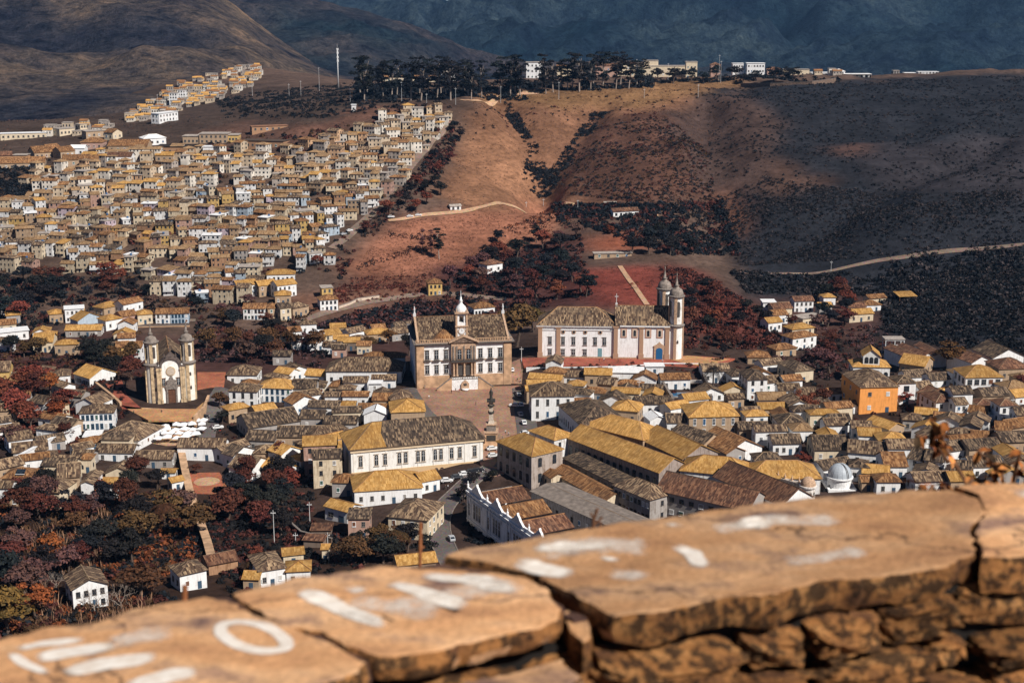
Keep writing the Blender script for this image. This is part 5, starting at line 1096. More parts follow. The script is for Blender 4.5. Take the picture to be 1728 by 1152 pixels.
def pedimented_hall():
    p, rz, w = place((789,822), (930,922), 13.0); h = 13.0; d = 18.0; hw = w/2
    r = thing('hall', "white pedimented hall with tall arched windows behind the foreground wall", 'building', p, rz)
    sub('wall', walls_mb(w, d, h-2.4, 'flat', 0, base=-8), r, ['plaster'], col=(.88,.88,.90))
    m = MB(); m.box(-hw, hw, 0, .7, h-2.5, h); sub('parapet', m, r, ['plaster'], col=(.88,.88,.90))
    m = MB(); m.box(-hw-.3, hw+.3, -.7, -.01, h-1.6, h-1.0); m.box(-hw-.3, hw+.3, -.45, -.01, 1.0, 1.6); m.box(-hw-.3, hw+.3, -.5, -.011, h-3.0, h-2.7); sub('cornice', m, r, ['white_paint'])
    n = 4; seg = w/n
    for i in range(n):
        cx = -hw+seg*(i+.5)
        m = MB(); m.prism([(-4.6,h-.02),(4.6,h-.02),(3.4,h+.7),(2.2,h+1.3),(1.2,h+2.4),(.5,h+2.7),(0,h+3.6),(-.5,h+2.7),(-1.2,h+2.4),(-2.2,h+1.3),(-3.4,h+.7)], -.3, .5); sub('pediment', m, r, ['white_paint'], loc=(cx, 0, 0))
        for k in (-1, 0, 1): fullwin(r, cx+k*2.1, 3.0, 1.3, 5.6, 'arch', (.66,.66,.68))
        m = MB()
        for j in range(12):
            a0, a1 = PI*j/12, PI*(j+1)/12; q = [(rr*math.cos(a), 8.2+rr*math.sin(a)) for a, rr in ((a0,3.3),(a1,3.3),(a1,3.7),(a0,3.7))]; m.prism(q[::-1], -.3, -.01)
        sub('arch_moulding', m, r, ['white_paint'], loc=(cx, 0, 0))
        fullwin(r, cx-seg/2+1.5, 3.0, 1.1, 4.4, 'rect', (.66,.66,.68))
        for x in (-seg/2+.35, -seg/2+2.7): box_part('pilaster', r, 'white_paint', cx+x-.35, cx+x+.35, -.35, -.01, 0, h-1.6)
        rr, cp = roof_parts(seg-2.0, d-1, h-2.2, 'gy', 2.6, .2); ro = sub('roof', rr, r, ['tile_orange' if i % 2 else 'tile_red'], loc=(cx, .9, 0)); sub('ridge_cap', cp, ro, ['tile_orange'])
        finial(r, -hw+seg*i, .2, h, 1.0, 'urn', 'white_paint')
pedimented_hall()
def observatory():
    g = ground(1416, 822); p = Vector(onz(1416, 822, g[2])); sc = 2400/ (p.y*CP+(CAMZ-p.z)*SP); R0 = 20/sc
    r = thing('observatory', "silver observatory dome on a white drum above the foreground wall", 'observatory', p)
    m = MB(); m.lathe(0, 0, [(R0*1.0,-4),(R0*1.0,4.0),(R0*1.12,4.1),(R0*1.12,4.6),(R0,4.7)], 28); sub('drum', m, r, ['white_paint'])
    m = MB(); m.lathe(0, 0, [(R0*math.cos(a), 4.7+R0*1.08*math.sin(a)) for a in np.linspace(0, PI/2, 10)], 32); sub('dome', m, r, ['dome_metal'], True)
    m = MB()
    for k in range(16):
        a = 2*PI*k/16; pts = [(R0*1.01*math.cos(b)*math.cos(a), R0*1.01*math.cos(b)*math.sin(a), 4.7+R0*1.09*math.sin(b)) for b in np.linspace(0, PI/2*.96, 9)]; m.tube(pts, [.05]*9, 4)
    sub('rib', m, r, ['dome_metal'])
    m = MB()
    for a in (-1.15, -1.0):
        pts = [(R0*1.02*math.cos(b)*math.cos(a), R0*1.02*math.cos(b)*math.sin(a), 4.7+R0*1.1*math.sin(b)) for b in np.linspace(0, PI/2, 10)]; m.tube(pts, [.12]*10, 5)
    sub('shutter_rail', m, r, ['dark_trim'])
    m = MB(); m.box(-R0*1.15, R0*1.25, -R0*1.15, R0*1.2, -5, .8); sub('base_block', m, r, ['plaster'], col=(.78,.78,.78))
    g = ground(1362, 848); p = Vector(onz(1362, 848, g[2])); R1 = 13/ (2400/(p.y*CP+(CAMZ-p.z)*SP))
    r = thing('turret', "small weathered stone dome on a round white turret left of the observatory", 'turret', p)
    m = MB(); m.lathe(0, 0, [(R1*.95,-4),(R1*.95,6.2),(R1*1.15,6.4),(R1*1.15,6.9),(R1,7.0)], 22); sub('drum', m, r, ['plaster_old'], col=(.74,.70,.66))
    m = MB(); m.lathe(0, 0, [(R1*math.cos(a), 7.0+R1*1.1*math.sin(a)) for a in np.linspace(0, PI/2, 9)], 24); sub('dome', m, r, ['stone_trim'], True)
    for a in (-2.0, -1.4, -.8):
        mk('window', win_mesh(.8, 1.8, 'arch'), r, (R1*.95*math.cos(a), R1*.95*math.sin(a), 3), a+PI/2, (.5,.45,.4))
    g = ground(1322, 838); p = Vector(g)
    r = thing('parapet', "ornate weathered parapet with urns left of the small stone dome", 'parapet', p); m = MB(); m.box(-7, 7, 0, 1.0, -5, 6.6); m.box(-7.3, 7.3, -.3, 1.3, 6.6, 7.0); sub('parapet_wall', m, r, ['plaster_old'], col=(.60,.52,.45)); r.rotation_euler = (0, 0, -.75)
    for x in (-6, -3, 0, 3, 6): finial(r, x, .5, 7.0, .9, 'urn', 'stone_trim')
observatory()
def monument():
    p = Vector(onz(829, 752, 0.12)); r = thing('monument', "tall stone column with a dark standing statue in the middle of the square", 'monument', p)
    m = MB()
    for i in range(4): m.box(-5+i*.6, 5-i*.6, -5+i*.6, 5-i*.6, i*.45-.3 if i == 0 else i*.45, (i+1)*.45)
    sub('steps', m, r, ['terrace_stone'])
    box_part('pedestal', r, 'terrace_stone', -2.6, 2.6, -2.6, 2.6, 1.8, 6.2); box_part('pedestal_cap', r, 'stone_trim', -3.0, 3.0, -3.0, 3.0, 6.2, 6.9)
    m = MB(); m.box(-1.9, 1.9, -2.72, -2.61, 3.0, 5.4); sub('plaque', m, r, ['bronze'])
    box_part('plinth', r, 'grey_stone', -1.9, 1.9, -1.9, 1.9, 6.9, 9.4); box_part('plinth_cap', r, 'stone_trim', -2.2, 2.2, -2.2, 2.2, 9.4, 9.9)
    m = MB(); m.lathe(0, 0, [(1.9,9.9),(1.3,11.2),(.95,18.2),(1.3,18.6),(1.5,19.2),(1.1,19.3),(.0,19.3)], 4, a0=PI/4, a1=PI/4+2*PI); sub('shaft', m, r, ['pale_stone'])
    m = MB(); m.lathe(0, 0, [(1.25,14.2),(1.3,15.0),(1.2,15.1)], 12); m.lathe(0, 0, [(1.4,17.2),(1.45,17.8),(1.1,17.9)], 12); m.box(-1.7,1.7,-1.7,1.7,19.3,20.0); sub('bronze_band', m, r, ['bronze'])
    m = MB(); m.lathe(0, 0, [(.75,20),(.6,21.2),(.45,22.3),(.62,23.4),(.5,24.0),(.18,24.3),(.25,24.6),(.28,24.9),(0,25.2)], 9); m.tube([(.5,0,23.6),(.75,-.2,22.6),(.6,-.5,22.0)],[.17,.15,.1],6); m.tube([(-.5,0,23.6),(-.75,-.2,22.6),(-.5,-.4,22.0)],[.17,.15,.1],6); sub('statue', m, r, ['bronze'], True)
    for sx in (-1, 1): finial(r, sx*4.3, -4.3, 1.6, 1.0, 'lamp_bollard', 'bronze')
monument()
def gable_villa_top():
    p, rz, w = place((1457,600), (1485,601), 13.0); r = thing('attic_gable', "golden gable with arched windows crowning the arched villa", 'attic', p, rz); 
    sub('wall', walls_mb(w, 9, 13, 'gy', 3.4, base=5), r, ['plaster'], col=(.7,.7,.68)); m, c = roof_parts(w, 9, 13, 'gy', 3.4, .6); ro = sub('roof', m, r, ['tile_gold']); sub('ridge_cap', c, ro, ['tile_orange'])
    facade_windows(r, w, -w/2+.5, w/2-.5, 3, 4, 1, 'arch', 1.5, 2.8, TRIM['d'], z0=9)
gable_villa_top()
def pool():
    p = Vector(ground(1155, 668)); r = thing('swimming_pool', "small dark blue swimming pool in a walled yard below the side church", 'pool', p)
    m = MB(); m.box(-6, 6, -3, 4.5, -2, .5); sub('pool_rim', m, r, ['concrete']); m = MB(); m.box(-5.4, 5.4, -2.5, 4, .49, .53); sub('pool_water', m, r, ['pool_water'])
pool()
def balcony_rail():
    p, rz, w = place((1124,645), (1186,645), 3.0); r = thing('balcony', "white railed balcony deck above the swimming pool", 'balcony', p, rz)
    m = MB(); m.box(-w/2, w/2, 0, 5, 2.5, 2.9); sub('deck', m, r, ['concrete']); m = MB(); m.box(-w/2, w/2, 0, .1, 3.8, 3.9)
    for i in range(21): x = -w/2+w*i/20; m.box(x-.06, x+.06, .01, .09, 2.9, 3.8)
    sub('railing', m, r, ['metal_white']); m = MB(); [m.box(x-.2, x+.2, .2, .6, -3, 2.5) for x in (-w/2+.5, 0, w/2-.5)]; sub('post', m, r, ['concrete'])
balcony_rail()
def shelter():
    p, rz, w = place((1518,500), (1547,499), 3.4); r = thing('shelter', "lone open shelter with a yellow roof on the dark right slope", 'shelter', p, rz)
    m, c = roof_parts(w, 9, 3.4, 'shed', 1.2, .4); sub('roof', m, r, ['tile_gold'])
    for x in (-w/2+.4, w/2-.4):
        for y in (.4, 8.5): box_part('post', r, 'wood', x-.15, x+.15, y-.15, y+.15, -3, 3.4)
shelter()
def scaffold_house():
    p, rz, w = place((1495,573), (1526,573), 8.0); r = thing('water_tower', "white open frame with a flat roof beside the factory sheds", 'frame', p, rz)
    m = MB()
    for x in (-w/2, 0, w/2):
        for y in (0, 6): m.box(x-.2, x+.2, y-.2, y+.2, -4, 8)
    for z in (3.4, 7.4): m.box(-w/2, w/2, -.19, .19, z, z+.4); m.box(-w/2, w/2, 5.81, 6.19, z, z+.4)
    sub('post', m, r, ['metal_white']); box_part('roof', r, 'concrete', -w/2-.5, w/2+.5, -.5, 6.5, 8, 8.4); box_part('deck', r, 'concrete', -w/2+.3, w/2-.3, .3, 5.7, 3.5, 3.79)
scaffold_house()

# ------------------------------------------------------------------ the smaller houses that fill the gaps between the surveyed ones
FILL = [([(-5,650),(120,660),(235,735),(235,765),(300,770),(430,765),(430,795),(300,795),(200,835),(60,852),(-5,850)], 26, 'western roofs', 'BBDO'),
 ([(385,640),(550,640),(690,655),(700,690),(600,735),(560,790),(440,805),(400,765),(385,705)], 20, 'roofs left of the square', 'DBBYO'),
 ([(895,640),(1110,640),(1110,700),(985,712),(905,690)], 16, 'roofs below the side church', 'BDYO'),
 ([(1125,690),(1200,660),(1300,640),(1420,690),(1728,610),(1728,825),(1400,825),(1300,790),(1235,765)], 46, 'eastern hillside roofs', 'DBBYOYTB'),
 ([(-5,530),(330,535),(330,560),(160,600),(-5,600)], 12, 'valley street houses', 'YOBY'),
 ([(485,560),(690,550),(690,595),(560,600),(485,595)], 10, 'valley cluster', 'YOBD'),
 ([(1290,505),(1480,505),(1470,545),(1380,580),(1300,600)], 8, 'right valley houses', 'YOR')]
KEEP = [[onz(a, b, z)[:2] for a, b in p] for p, z in (([(685,660),(700,560),(870,560),(880,645),(905,690),(910,760),(850,805),(790,806),(700,700)], 0), ([(880,625),(880,560),(1180,560),(1250,600),(1190,626)], 6), ([(155,640),(240,560),(350,560),(390,625),(360,690),(335,712),(215,712)], -1), ([(235,750),(255,715),(350,700),(375,735),(340,755)], -5), ([(300,840),(305,790),(380,790),(392,835)], -7), ([(585,800),(600,690),(740,690),(830,740),(820,810)], 0), ([(770,830),(840,740),(900,720),(1150,700),(1400,800),(1250,900),(900,980)], 0), ([(1340,790),(1390,770),(1460,780),(1465,835),(1340,870)], 3), ([(1425,640),(1535,640),(1535,735),(1425,735)], 2), ([(1145,690),(1255,690),(1255,745),(1145,745)], 1), ([(1625,625),(1700,625),(1700,680),(1625,680)], 5), ([(1435,600),(1510,600),(1510,645),(1435,645)], 3))]
def segdist(x, y, pts):
    d = 1e9
    for (ax, ay), (bx, by) in zip(pts[:-1], pts[1:]):
        dx, dy = bx-ax, by-ay; t = min(max(((x-ax)*dx+(y-ay)*dy)/(dx*dx+dy*dy+1e-9), 0), 1); d = min(d, math.hypot(x-ax-t*dx, y-ay-t*dy))
    return d
def infill():
    rnd = random.Random(31)
    for poly, n, where, roofs in FILL:
        xs = [p[0] for p in poly]; ys = [p[1] for p in poly]; got = []; t = 0
        while len(got) < n and t < 1500:
            t += 1; px, py = rnd.uniform(min(xs), max(xs)), rnd.uniform(min(ys), max(ys))
            if not inpoly(px, py, poly): continue
            g = ground(px, py); w, d = rnd.uniform(7, 13), rnd.uniform(6, 10); x, y = g[0], g[1]
            if any(bool(inpoly(x, y, k)) for k in KEEP) or any(segdist(x, y, r)-wd/2 < 6 for r, wd in ROADS): continue
            near = min(FOOT, key=lambda f: (f[0]-x)**2+(f[1]-y)**2); rz = near[4]+rnd.choice((0, 0, 0, PI/2, -.1, .12))
            if math.cos(rz) < .3: rz = near[4]
            ok = True
            for (fx, fy, fw, fd, frz) in FOOT:
                if abs(fx-x)+abs(fy-y) > 60: continue
                c, s = math.cos(-frz), math.sin(-frz); lx, ly = (x-fx)*c-(y-fy)*s, (x-fx)*s+(y-fy)*c
                if abs(lx) < (fw+w)/2*.86 and abs(ly) < (fd+d)/2*.86: ok = False; break
            if not ok: continue
            p = Vector((x+math.sin(rz)*d/2, y-math.cos(rz)*d/2, g[2])); FOOT.append((x, y, w, d, rz)); got.append((px, p, rz, w, d))
        for i, (px, p, rz, w, d) in enumerate(sorted(got, key=lambda q: q[0])):
            rf = rnd.choice(('hip', 'gx', 'gx', 'gy')); rm = rnd.choice(roofs); wc = rnd.choice('wwwcgt'); FOOT.pop()
            house(None, None, rnd.uniform(3.4, 6.4), d, rf, rm, wc, f"small {WNAME[wc]} house with {RNM[rm]} tiles, {ORDW[i+1]} from left among the {where}", rnd.choice((2, 2, 3)), 1, group='small infill houses', pos=(p, rz, w), trim=rnd.choice('gddw'))
ORDW = ['','first','second','third','fourth','fifth','sixth','seventh','eighth','ninth','tenth','eleventh','twelfth','thirteenth','fourteenth','fifteenth','sixteenth','seventeenth','eighteenth','nineteenth','twentieth']
ORDW += ['twenty-'+q for q in ORDW[1:10]]+['thirtieth']+['thirty-'+q for q in ORDW[1:10]]+['fortieth']+['forty-'+q for q in ORDW[1:10]]
RNM = {'T': 'tan', 'Y': 'golden', 'B': 'brown', 'D': 'dark', 'O': 'orange', 'R': 'reddish'}
infill()

# ------------------------------------------------------------------ hillside houses in rows
ORD = ['zeroth','first','second','third','fourth','fifth','sixth','seventh','eighth','ninth','tenth','eleventh','twelfth','thirteenth','fourteenth','fifteenth','sixteenth','seventeenth','eighteenth','nineteenth','twentieth','twenty-first','twenty-second','twenty-third','twenty-fourth','twenty-fifth','twenty-sixth','twenty-seventh','twenty-eighth','twenty-ninth','thirtieth']
ORD += ['thirty-'+q for q in ORD[1:10]]+['fortieth']+['forty-'+q for q in ORD[1:10]]
HILL = [(-12,330),(20,318),(70,285),(130,280),(190,262),(330,258),(460,262),(545,238),(600,222),(640,205),(690,190),(770,185),(768,200),(735,235),(700,280),(668,318),(640,345),(610,372),(575,395),(560,420),(556,452),(520,462),(448,452),(430,508),(400,516),(340,518),(265,508),(240,470),(170,462),(100,470),(40,462),(-12,468)]
GAPS = [(-12,318,40,345),(360,300,400,330),(520,330,560,352),(240,440,300,470),(60,440,110,470)]
STY = {1: 'one-storey', 2: 'two-storey', 3: 'three-storey'}; RN = {'T': 'tan', 'Y': 'ochre', 'O': 'orange', 'B': 'brown', 'C': 'grey flat', 'D': 'dark', 'W': 'white flat', 'R': 'reddish'}
RK = {'hip': 'hip roof', 'gx': 'gabled roof', 'shed': 'sloping roof', 'flat': 'slab'}
def hill_glazing(w, d, h, nf, rnd, left, right):
    m = MB(); fh = h/nf; n = max(2, int(w/2.6))
    def bay(org, ux, uy, L, nn):
        nx, ny = uy, -ux
        for f in range(nf):
            for i in range(nn):
                if rnd.random() < .14: continue
                c = (i+.5)/nn*L; ww = .95 if rnd.random() < .8 else 1.5; z0 = f*fh+fh*.32; z1 = z0+fh*.45
                if f == 0 and rnd.random() < .3: z0 = 0.1
                a = (org[0]+ux*(c-ww/2)+nx*.03, org[1]+uy*(c-ww/2)+ny*.03); b = (org[0]+ux*(c+ww/2)+nx*.03, org[1]+uy*(c+ww/2)+ny*.03); e = .13
                fa = (a[0]-ux*e-nx*.02, a[1]-uy*e-ny*.02); fb = (b[0]+ux*e-nx*.02, b[1]+uy*e-ny*.02)
                m.poly([(a[0]+nx*.06,a[1]+ny*.06,z0),(b[0]+nx*.06,b[1]+ny*.06,z0),(b[0]+nx*.06,b[1]+ny*.06,z1),(a[0]+nx*.06,a[1]+ny*.06,z1)], None, 0)
                m.poly([(fa[0]+nx*.03,fa[1]+ny*.03,z0-e),(fb[0]+nx*.03,fb[1]+ny*.03,z0-e),(fb[0]+nx*.03,fb[1]+ny*.03,z1+e),(fa[0]+nx*.03,fa[1]+ny*.03,z1+e)], None, 1)
    bay((-w/2, 0), 1, 0, w, n)
    if right: bay((w/2, 0), 0, 1, d, max(1, int(d/3)))
    if left: bay((-w/2, d), 0, -1, d, max(1, int(d/3)))
    return m
def hill_turn(px, py): return float(np.clip(1.1*fbm(np.array(px/75.0), np.array(py/42.0), 41, 2), -.6, .6))
def hill_house(px, py, wpx, rnd, label, group, far=False, wcs='wwwwwcccccctttyppgbssl', hf=None):
    g = ground(px, py); p = Vector(g); dep = p.y*CP+(CAMZ-p.z)*SP; w = wpx*dep/F; nf = hf or rnd.choice((2, 2, 2, 3, 3)); h = 3.1*nf+rnd.uniform(0, .8); d = rnd.uniform(7, 10)
    rk = rnd.choice(('hip', 'hip', 'gx', 'gx', 'gx', 'shed', 'flat')); rm = rnd.choice('YTTTTOOBBD') if rk != 'flat' else rnd.choice('CCW'); wc = rnd.choice(wcs); rz = hill_turn(px, py)+rnd.gauss(0, .12)
    if callable(label): label = label(WNAME[wc], STY[nf], RN[rm], RK[rk])
    r = thing('hillside_house', label, 'house', p, rz, group)
    rise = {'hip': min(w, d)*.19, 'gx': d*.19, 'shed': 1.3, 'flat': 0}[rk]; c = np.array(WCOL[wc])*rnd.uniform(.68, .95)
    b = walls_mb(w, d, h, rk, rise, .6, -7)
    wl = mk('wall', b.mesh('wall', ['plaster_old']), r, col=tuple(c))
    m, cp = roof_parts(w, d, h, rk, rise, rnd.uniform(.3, .7), .25); sag(m, p, .12); mk('roof', m.mesh('roof', [RM[rm]]), r)
    q = hill_glazing(w, d, h, nf, rnd, p.x > 40, p.x < -40); o = mk('glazing', q.mesh('glazing', ['pane_glass', 'frame_paint']), r, col=tuple(np.minimum(c*1.15, .8))); o['kind'] = 'stuff'
    if nf > 1 and rnd.random() < .4:
        m = MB(); z = 2.9; m.box(-w/2, w/2*rnd.uniform(0, 1), -1.3, -.02, z-.2, z); m.box(-w/2, w/2*.2, -1.3, -1.2, z, z+.9); mk('balcony', m.mesh('balcony', ['frame_paint']), r, col=tuple(c*.8))
    if rk == 'flat' or rnd.random() < .12:
        m = MB(); m.lathe(0, 0, [(.75,0),(.8,1.1),(.6,1.25),(0,1.3)], 10); mk('water_tank', m.mesh('water_tank', ['object_paint']), r, (rnd.uniform(-w*.3, w*.3), d*.6, h+(.25 if rk == 'flat' else rise*.8)), col=rnd.choice(((.05,.12,.25),(.35,.35,.36),(.35,.35,.36))))
    return r
HOUSES_PX = []; SMALL = []
def hillside():
    rnd = random.Random(5); y = 514.0; row = 0
    while y > 188:
        sp = 9.2+(y-190)/280*4.0; bw = 14.5+(y-190)/280*6.5; x = -10+rnd.uniform(0, 12); k = 0; row += 1
        while x < 775:
            w = bw*rnd.choice((.7,.8,.9,1,1,1.15,1.35,1.6)); cx = x+w/2; yy = y+rnd.uniform(-3, 3)
            if inpoly(cx, yy, HILL) and not any(a < cx < b_ and c < yy < d_ for a, c, b_, d_ in GAPS) and rnd.random() < .93:
                if y < 318 or (x < 330 and y < 340): SMALL.append((cx, yy, w)); x += w*rnd.uniform(.98, 1.15); continue
                k += 1; kk, rr = k, row
                hill_house(cx, yy, w*.93, rnd, lambda c, s, rn, rk, kk=kk, rr=rr: f"{c} {s} house with {rn} {rk}, {ORD[kk]} from left in {ORD[rr]} hillside row up", 'houses stacked on the left hillside'); HOUSES_PX.append((cx, yy))
            x += w*rnd.uniform(.98, 1.2)
        y -= sp
hillside()
print('hillside houses', len(HOUSES_PX), len(SMALL))
# plateau: long sheds and larger blocks above the hillside town
PLAT = [
(-6,276,75,274,5,16,'gx','O','t',8,1,"long orange shed at the left edge above the hillside houses",{}),
(-6,263,20,262,6,12,'gx','R','s',3,1,"reddish brick block at the left edge of the plateau",{}),
(20,262,44,262,6,10,'flat','C','s',3,1,"dark red cube house beside the long orange shed",{}),
(58,258,90,256,5,18,'gx','O','t',4,1,"orange shed roof on the plateau, leftmost of a stepped trio",{}),
(84,252,104,250,5,14,'gx','O','t',3,1,"orange shed roof on the plateau, middle of a stepped trio",{}),
(102,256,126,254,5,14,'gx','O','t',3,1,"orange shed roof on the plateau, rightmost of a stepped trio",{}),
(136,240,172,240,6,14,'hip','O','p',4,1,"pinkish block with orange roof on the plateau",{}),
(118,250,142,250,6,10,'gx','W','w',2,1,"white-roofed box on the plateau",{}),
(106,270,175,268,5,14,'gx','O','t',6,1,"wide orange roof left of the white arcaded plateau house",{}),
(180,264,221,264,9,12,'gx','R','w',7,2,"white plateau house with two window rows and red roof",{'trim':'d'}),
(182,246,248,246,5,18,'gx','O','t',6,1,"broad orange hall roof behind the white plateau house",{}),
(225,258,258,258,5,12,'gx','O','t',4,1,"orange roof right of the white plateau house",{}),
(262,262,292,262,5,10,'gx','Y','t',3,1,"golden roof at the right end of the plateau halls",{}),
(242,234,280,232,6,12,'hip','W','w',4,1,"white-roofed hall standing alone on the plateau",{}),
(262,248,340,248,6,20,'flat','D','s',8,1,"long dark flat-roofed hall on the plateau",{}),
(342,248,371,248,6,10,'flat','W','w',4,1,"white framed building right of the dark flat hall",{}),
(308,230,336,230,7,14,'flat','C','t',4,1,"tan school block on the plateau, left part",{}),
(336,226,384,226,8,14,'flat','C','t',6,2,"tan school block on the plateau, tall middle part",{}),
(384,228,402,228,6,12,'flat','C','y',3,1,"tan school block on the plateau, right end",{}),
(406,237,478,239,6,14,'flat','D','s',9,1,"long low dark school wing with a row of windows",{}),
(425,214,486,212,4,10,'flat','R','s',6,1,"red-brown low shed above the school wing",{}),
(0,226,78,224,5,10,'flat','W','c',9,1,"long pale wall-like building at the foot of the far hill",{}),
(100,218,126,216,6,12,'flat','C','c',4,1,"pale flat block at the foot of the far hill",{}),
(135,210,150,209,8,10,'flat','C','c',3,2,"upright pale block at the foot of the far hill",{}),
(145,222,180,220,6,12,'flat','C','t',4,1,"wide flat block below the upright pale block",{}),
(190,224,206,222,6,10,'gy','O','c',2,1,"small gabled house at the foot of the far hill",{}),
(285,157,299,157,14,9,'flat','C','w',3,4,"white apartment block in the far settlement, left of two",{}),
(299,152,313,152,14,9,'flat','C','w',3,4,"white apartment block in the far settlement, right of two",{}),
(268,192,300,188,8,9,'flat','W','w',6,2,"long white hall in front of the far settlement",{}),
(593,177,600,177,6,5,'flat','W','w',1,1,"small white hut on the bare ridge left of the pine grove",{}),
(1035,357,1078,355,4,8,'gx','R','w',5,1,"white cottage with dark windows on the track below the brown hill",{'trim':'d'}),
(760,348,778,347,3,5,'gx','C','w',2,1,"pale shed on the slope beside the hillside town",{}),
(822,447,848,443,6,9,'hip','R','w',2,1,"white cottage hidden in the trees left of the side church",{}),
(1003,428,1066,427,3,6,'flat','C','t',4,1,"low tan terrace wall house among the red trees",{'door':False}),
(1020,342,1040,342,2,5,'flat','C','t',1,1,"low tan hut at the end of the track",{}),
# ridge-top compound
(1087,97,1111,96,9,12,'flat','C','c',4,2,"yellow tower block left of the chimney on the ridge",{}),
(1078,106,1170,105,4,12,'flat','C','c',10,1,"long cream ridge building with a flat roof",{}),
(1158,99,1177,98,9,10,'flat','C','c',3,2,"yellow block right of the chimney on the ridge",{}),
(1200,104,1216,103,6,10,'hip','R','p',2,1,"pinkish ridge house right of the chimney",{}),
(1237,102,1255,101,12,10,'flat','W','w',4,3,"white ridge apartment block, left of two",{}),
(1261,102,1291,100,14,10,'flat','W','w',6,3,"white ridge apartment block, right of two",{}),
(1295,112,1320,111,6,10,'hip','R','p',3,1,"pink-roofed ridge house, left of the row",{}),
(1322,112,1366,111,7,10,'flat','C','c',6,1,"cream ridge house in the row",{}),
(1370,118,1412,116,5,12,'flat','W','w',6,1,"white ridge roof in the row",{}),
(1408,116,1426,113,7,10,'hip','W','w',3,1,"small white gabled ridge house",{}),
(1412,126,1470,125,5,12,'flat','W','c',7,1,"white-roofed ridge shed, broad one",{}),
(1438,130,1470,130,5,8,'flat','C','p',4,1,"pinkish low ridge block",{}),
(1508,114,1518,113,10,8,'flat','C','g',2,3,"grey ridge tower block, narrow one",{}),
(1527,119,1545,117,7,9,'flat','W','w',3,1,"white ridge house near the right end",{}),
(1550,118,1584,117,9,9,'flat','W','w',6,2,"white ridge block at the right end",{}),
(1248,130,1262,130,4,6,'flat','W','w',1,1,"tiny white hut inside the ridge compound",{}),
(888,100,915,99,14,12,'flat','C','w',4,3,"white block showing between the pine crowns on the ridge",{}),
(645,125,680,124,8,10,'gx','O','c',5,2,"cream house behind the pine trunks, left one",{}),
(690,126,735,124,8,10,'gx','O','c',6,2,"cream house behind the pine trunks, middle one",{}),
(745,118,768,117,8,10,'gx','C','w',3,2,"white house behind the pine trunks, right one",{}),
(940,108,965,107,7,10,'gx','O','c',3,2,"cream house between the right pines",{}),
(1005,106,1040,104,8,10,'gx','R','p',4,2,"pinkish house behind the right pines, left one",{}),
(1042,104,1072,102,8,10,'gx','R','c',4,2,"cream house behind the right pines, right one",{}),
]
for (a, b, c_, d_, h, dp, rf, rm, wc, nw, nf, lab, ex) in PLAT:
    ex = dict(ex); ex.setdefault('door', False)
    if b < 135 and a > 600:      # buildings standing on the crest of the ridge
        mx = (a+c_)/2; Ys = np.arange(1300, 1760, 4.0); xs = (mx-864)/F*Ys/1.03; Yc = float(Ys[np.argmax((T(xs, Ys)-CAMZ)/Ys)])+14; e0 = Vector(aty(a, (b+d_)/2+6, Yc)); e1 = Vector(aty(c_, (b+d_)/2+6, Yc)); zb = float(T((e0.x+e1.x)/2, Yc))
        ex['pos'] = (Vector(((e0.x+e1.x)/2, Yc, zb)), 0.0, (e1-e0).length); h = max(3.0, e0.z-zb)
    house((a, b), (c_, d_), h, dp, rf, rm, wc, lab, nw, nf, ww=1.4, **ex)
def upper_town():      # the farther, smaller hillside houses beyond the three hundred largest
    rnd = random.Random(14); w_ = MB(); rf = MB(); gl = MB()
    def add(dst, src, p, rz, mi):
        c, s = math.cos(rz), math.sin(rz)
        for f, uv in zip(src.f, src.uv): dst.poly([(p.x+src.v[i][0]*c-src.v[i][1]*s, p.y+src.v[i][0]*s+src.v[i][1]*c, p.z+src.v[i][2]) for i in f], uv, mi)
    for (x, y, wp) in SMALL:
        p = Vector(ground(x, y)); w = wp*.93*(p.y*CP+(CAMZ-p.z)*SP)/F; nf = rnd.choice((1, 2, 2, 3)); h = 3.1*nf+rnd.uniform(0, .8); d = rnd.uniform(6.5, 9.5); rk = rnd.choice(('hip','hip','gx','gx','shed','flat')); rise = {'hip': min(w, d)*.19, 'gx': d*.19, 'shed': 1.3, 'flat': 0}[rk]; rz = hill_turn(x, y)+rnd.gauss(0, .12)
        add(w_, walls_mb(w, d, h, rk, rise, .5, -7), p, rz, rnd.choice((0, 0, 0, 1, 1, 1, 2, 3))); m, c = roof_parts(w, d, h, rk, rise, .5, .25); add(rf, m, p, rz, 4 if rk == 'flat' else rnd.choice((0, 1, 1, 1, 2, 3)))
        q = hill_glazing(w, d, h, nf, rnd, p.x > 40, p.x < -40); q.f = [f for f, mi in zip(q.f, q.mi) if mi == 0]; add(gl, q, p, rz, 0)
    r = thing('upper_hillside_town', "carpet of small pale houses on the upper left hillside", 'settlement', (0,0,0)); r['kind'] = 'stuff'
    for nm, q, mt in (('wall', w_, ['cream_wash', 'pale_wash', 'terrace_stone', 'concrete']), ('roof', rf, ['tile_gold', 'tile_tan', 'tile_orange', 'tile_brown', 'concrete']), ('glazing', gl, ['pane_glass'])):
        o = sub(nm, q, r, mt); o['kind'] = 'stuff'
flat('pale_wash', (.50,.40,.29), var=.3, sc=.15); flat('cream_wash', (.62,.57,.50), var=.3, sc=.15)
upper_town()
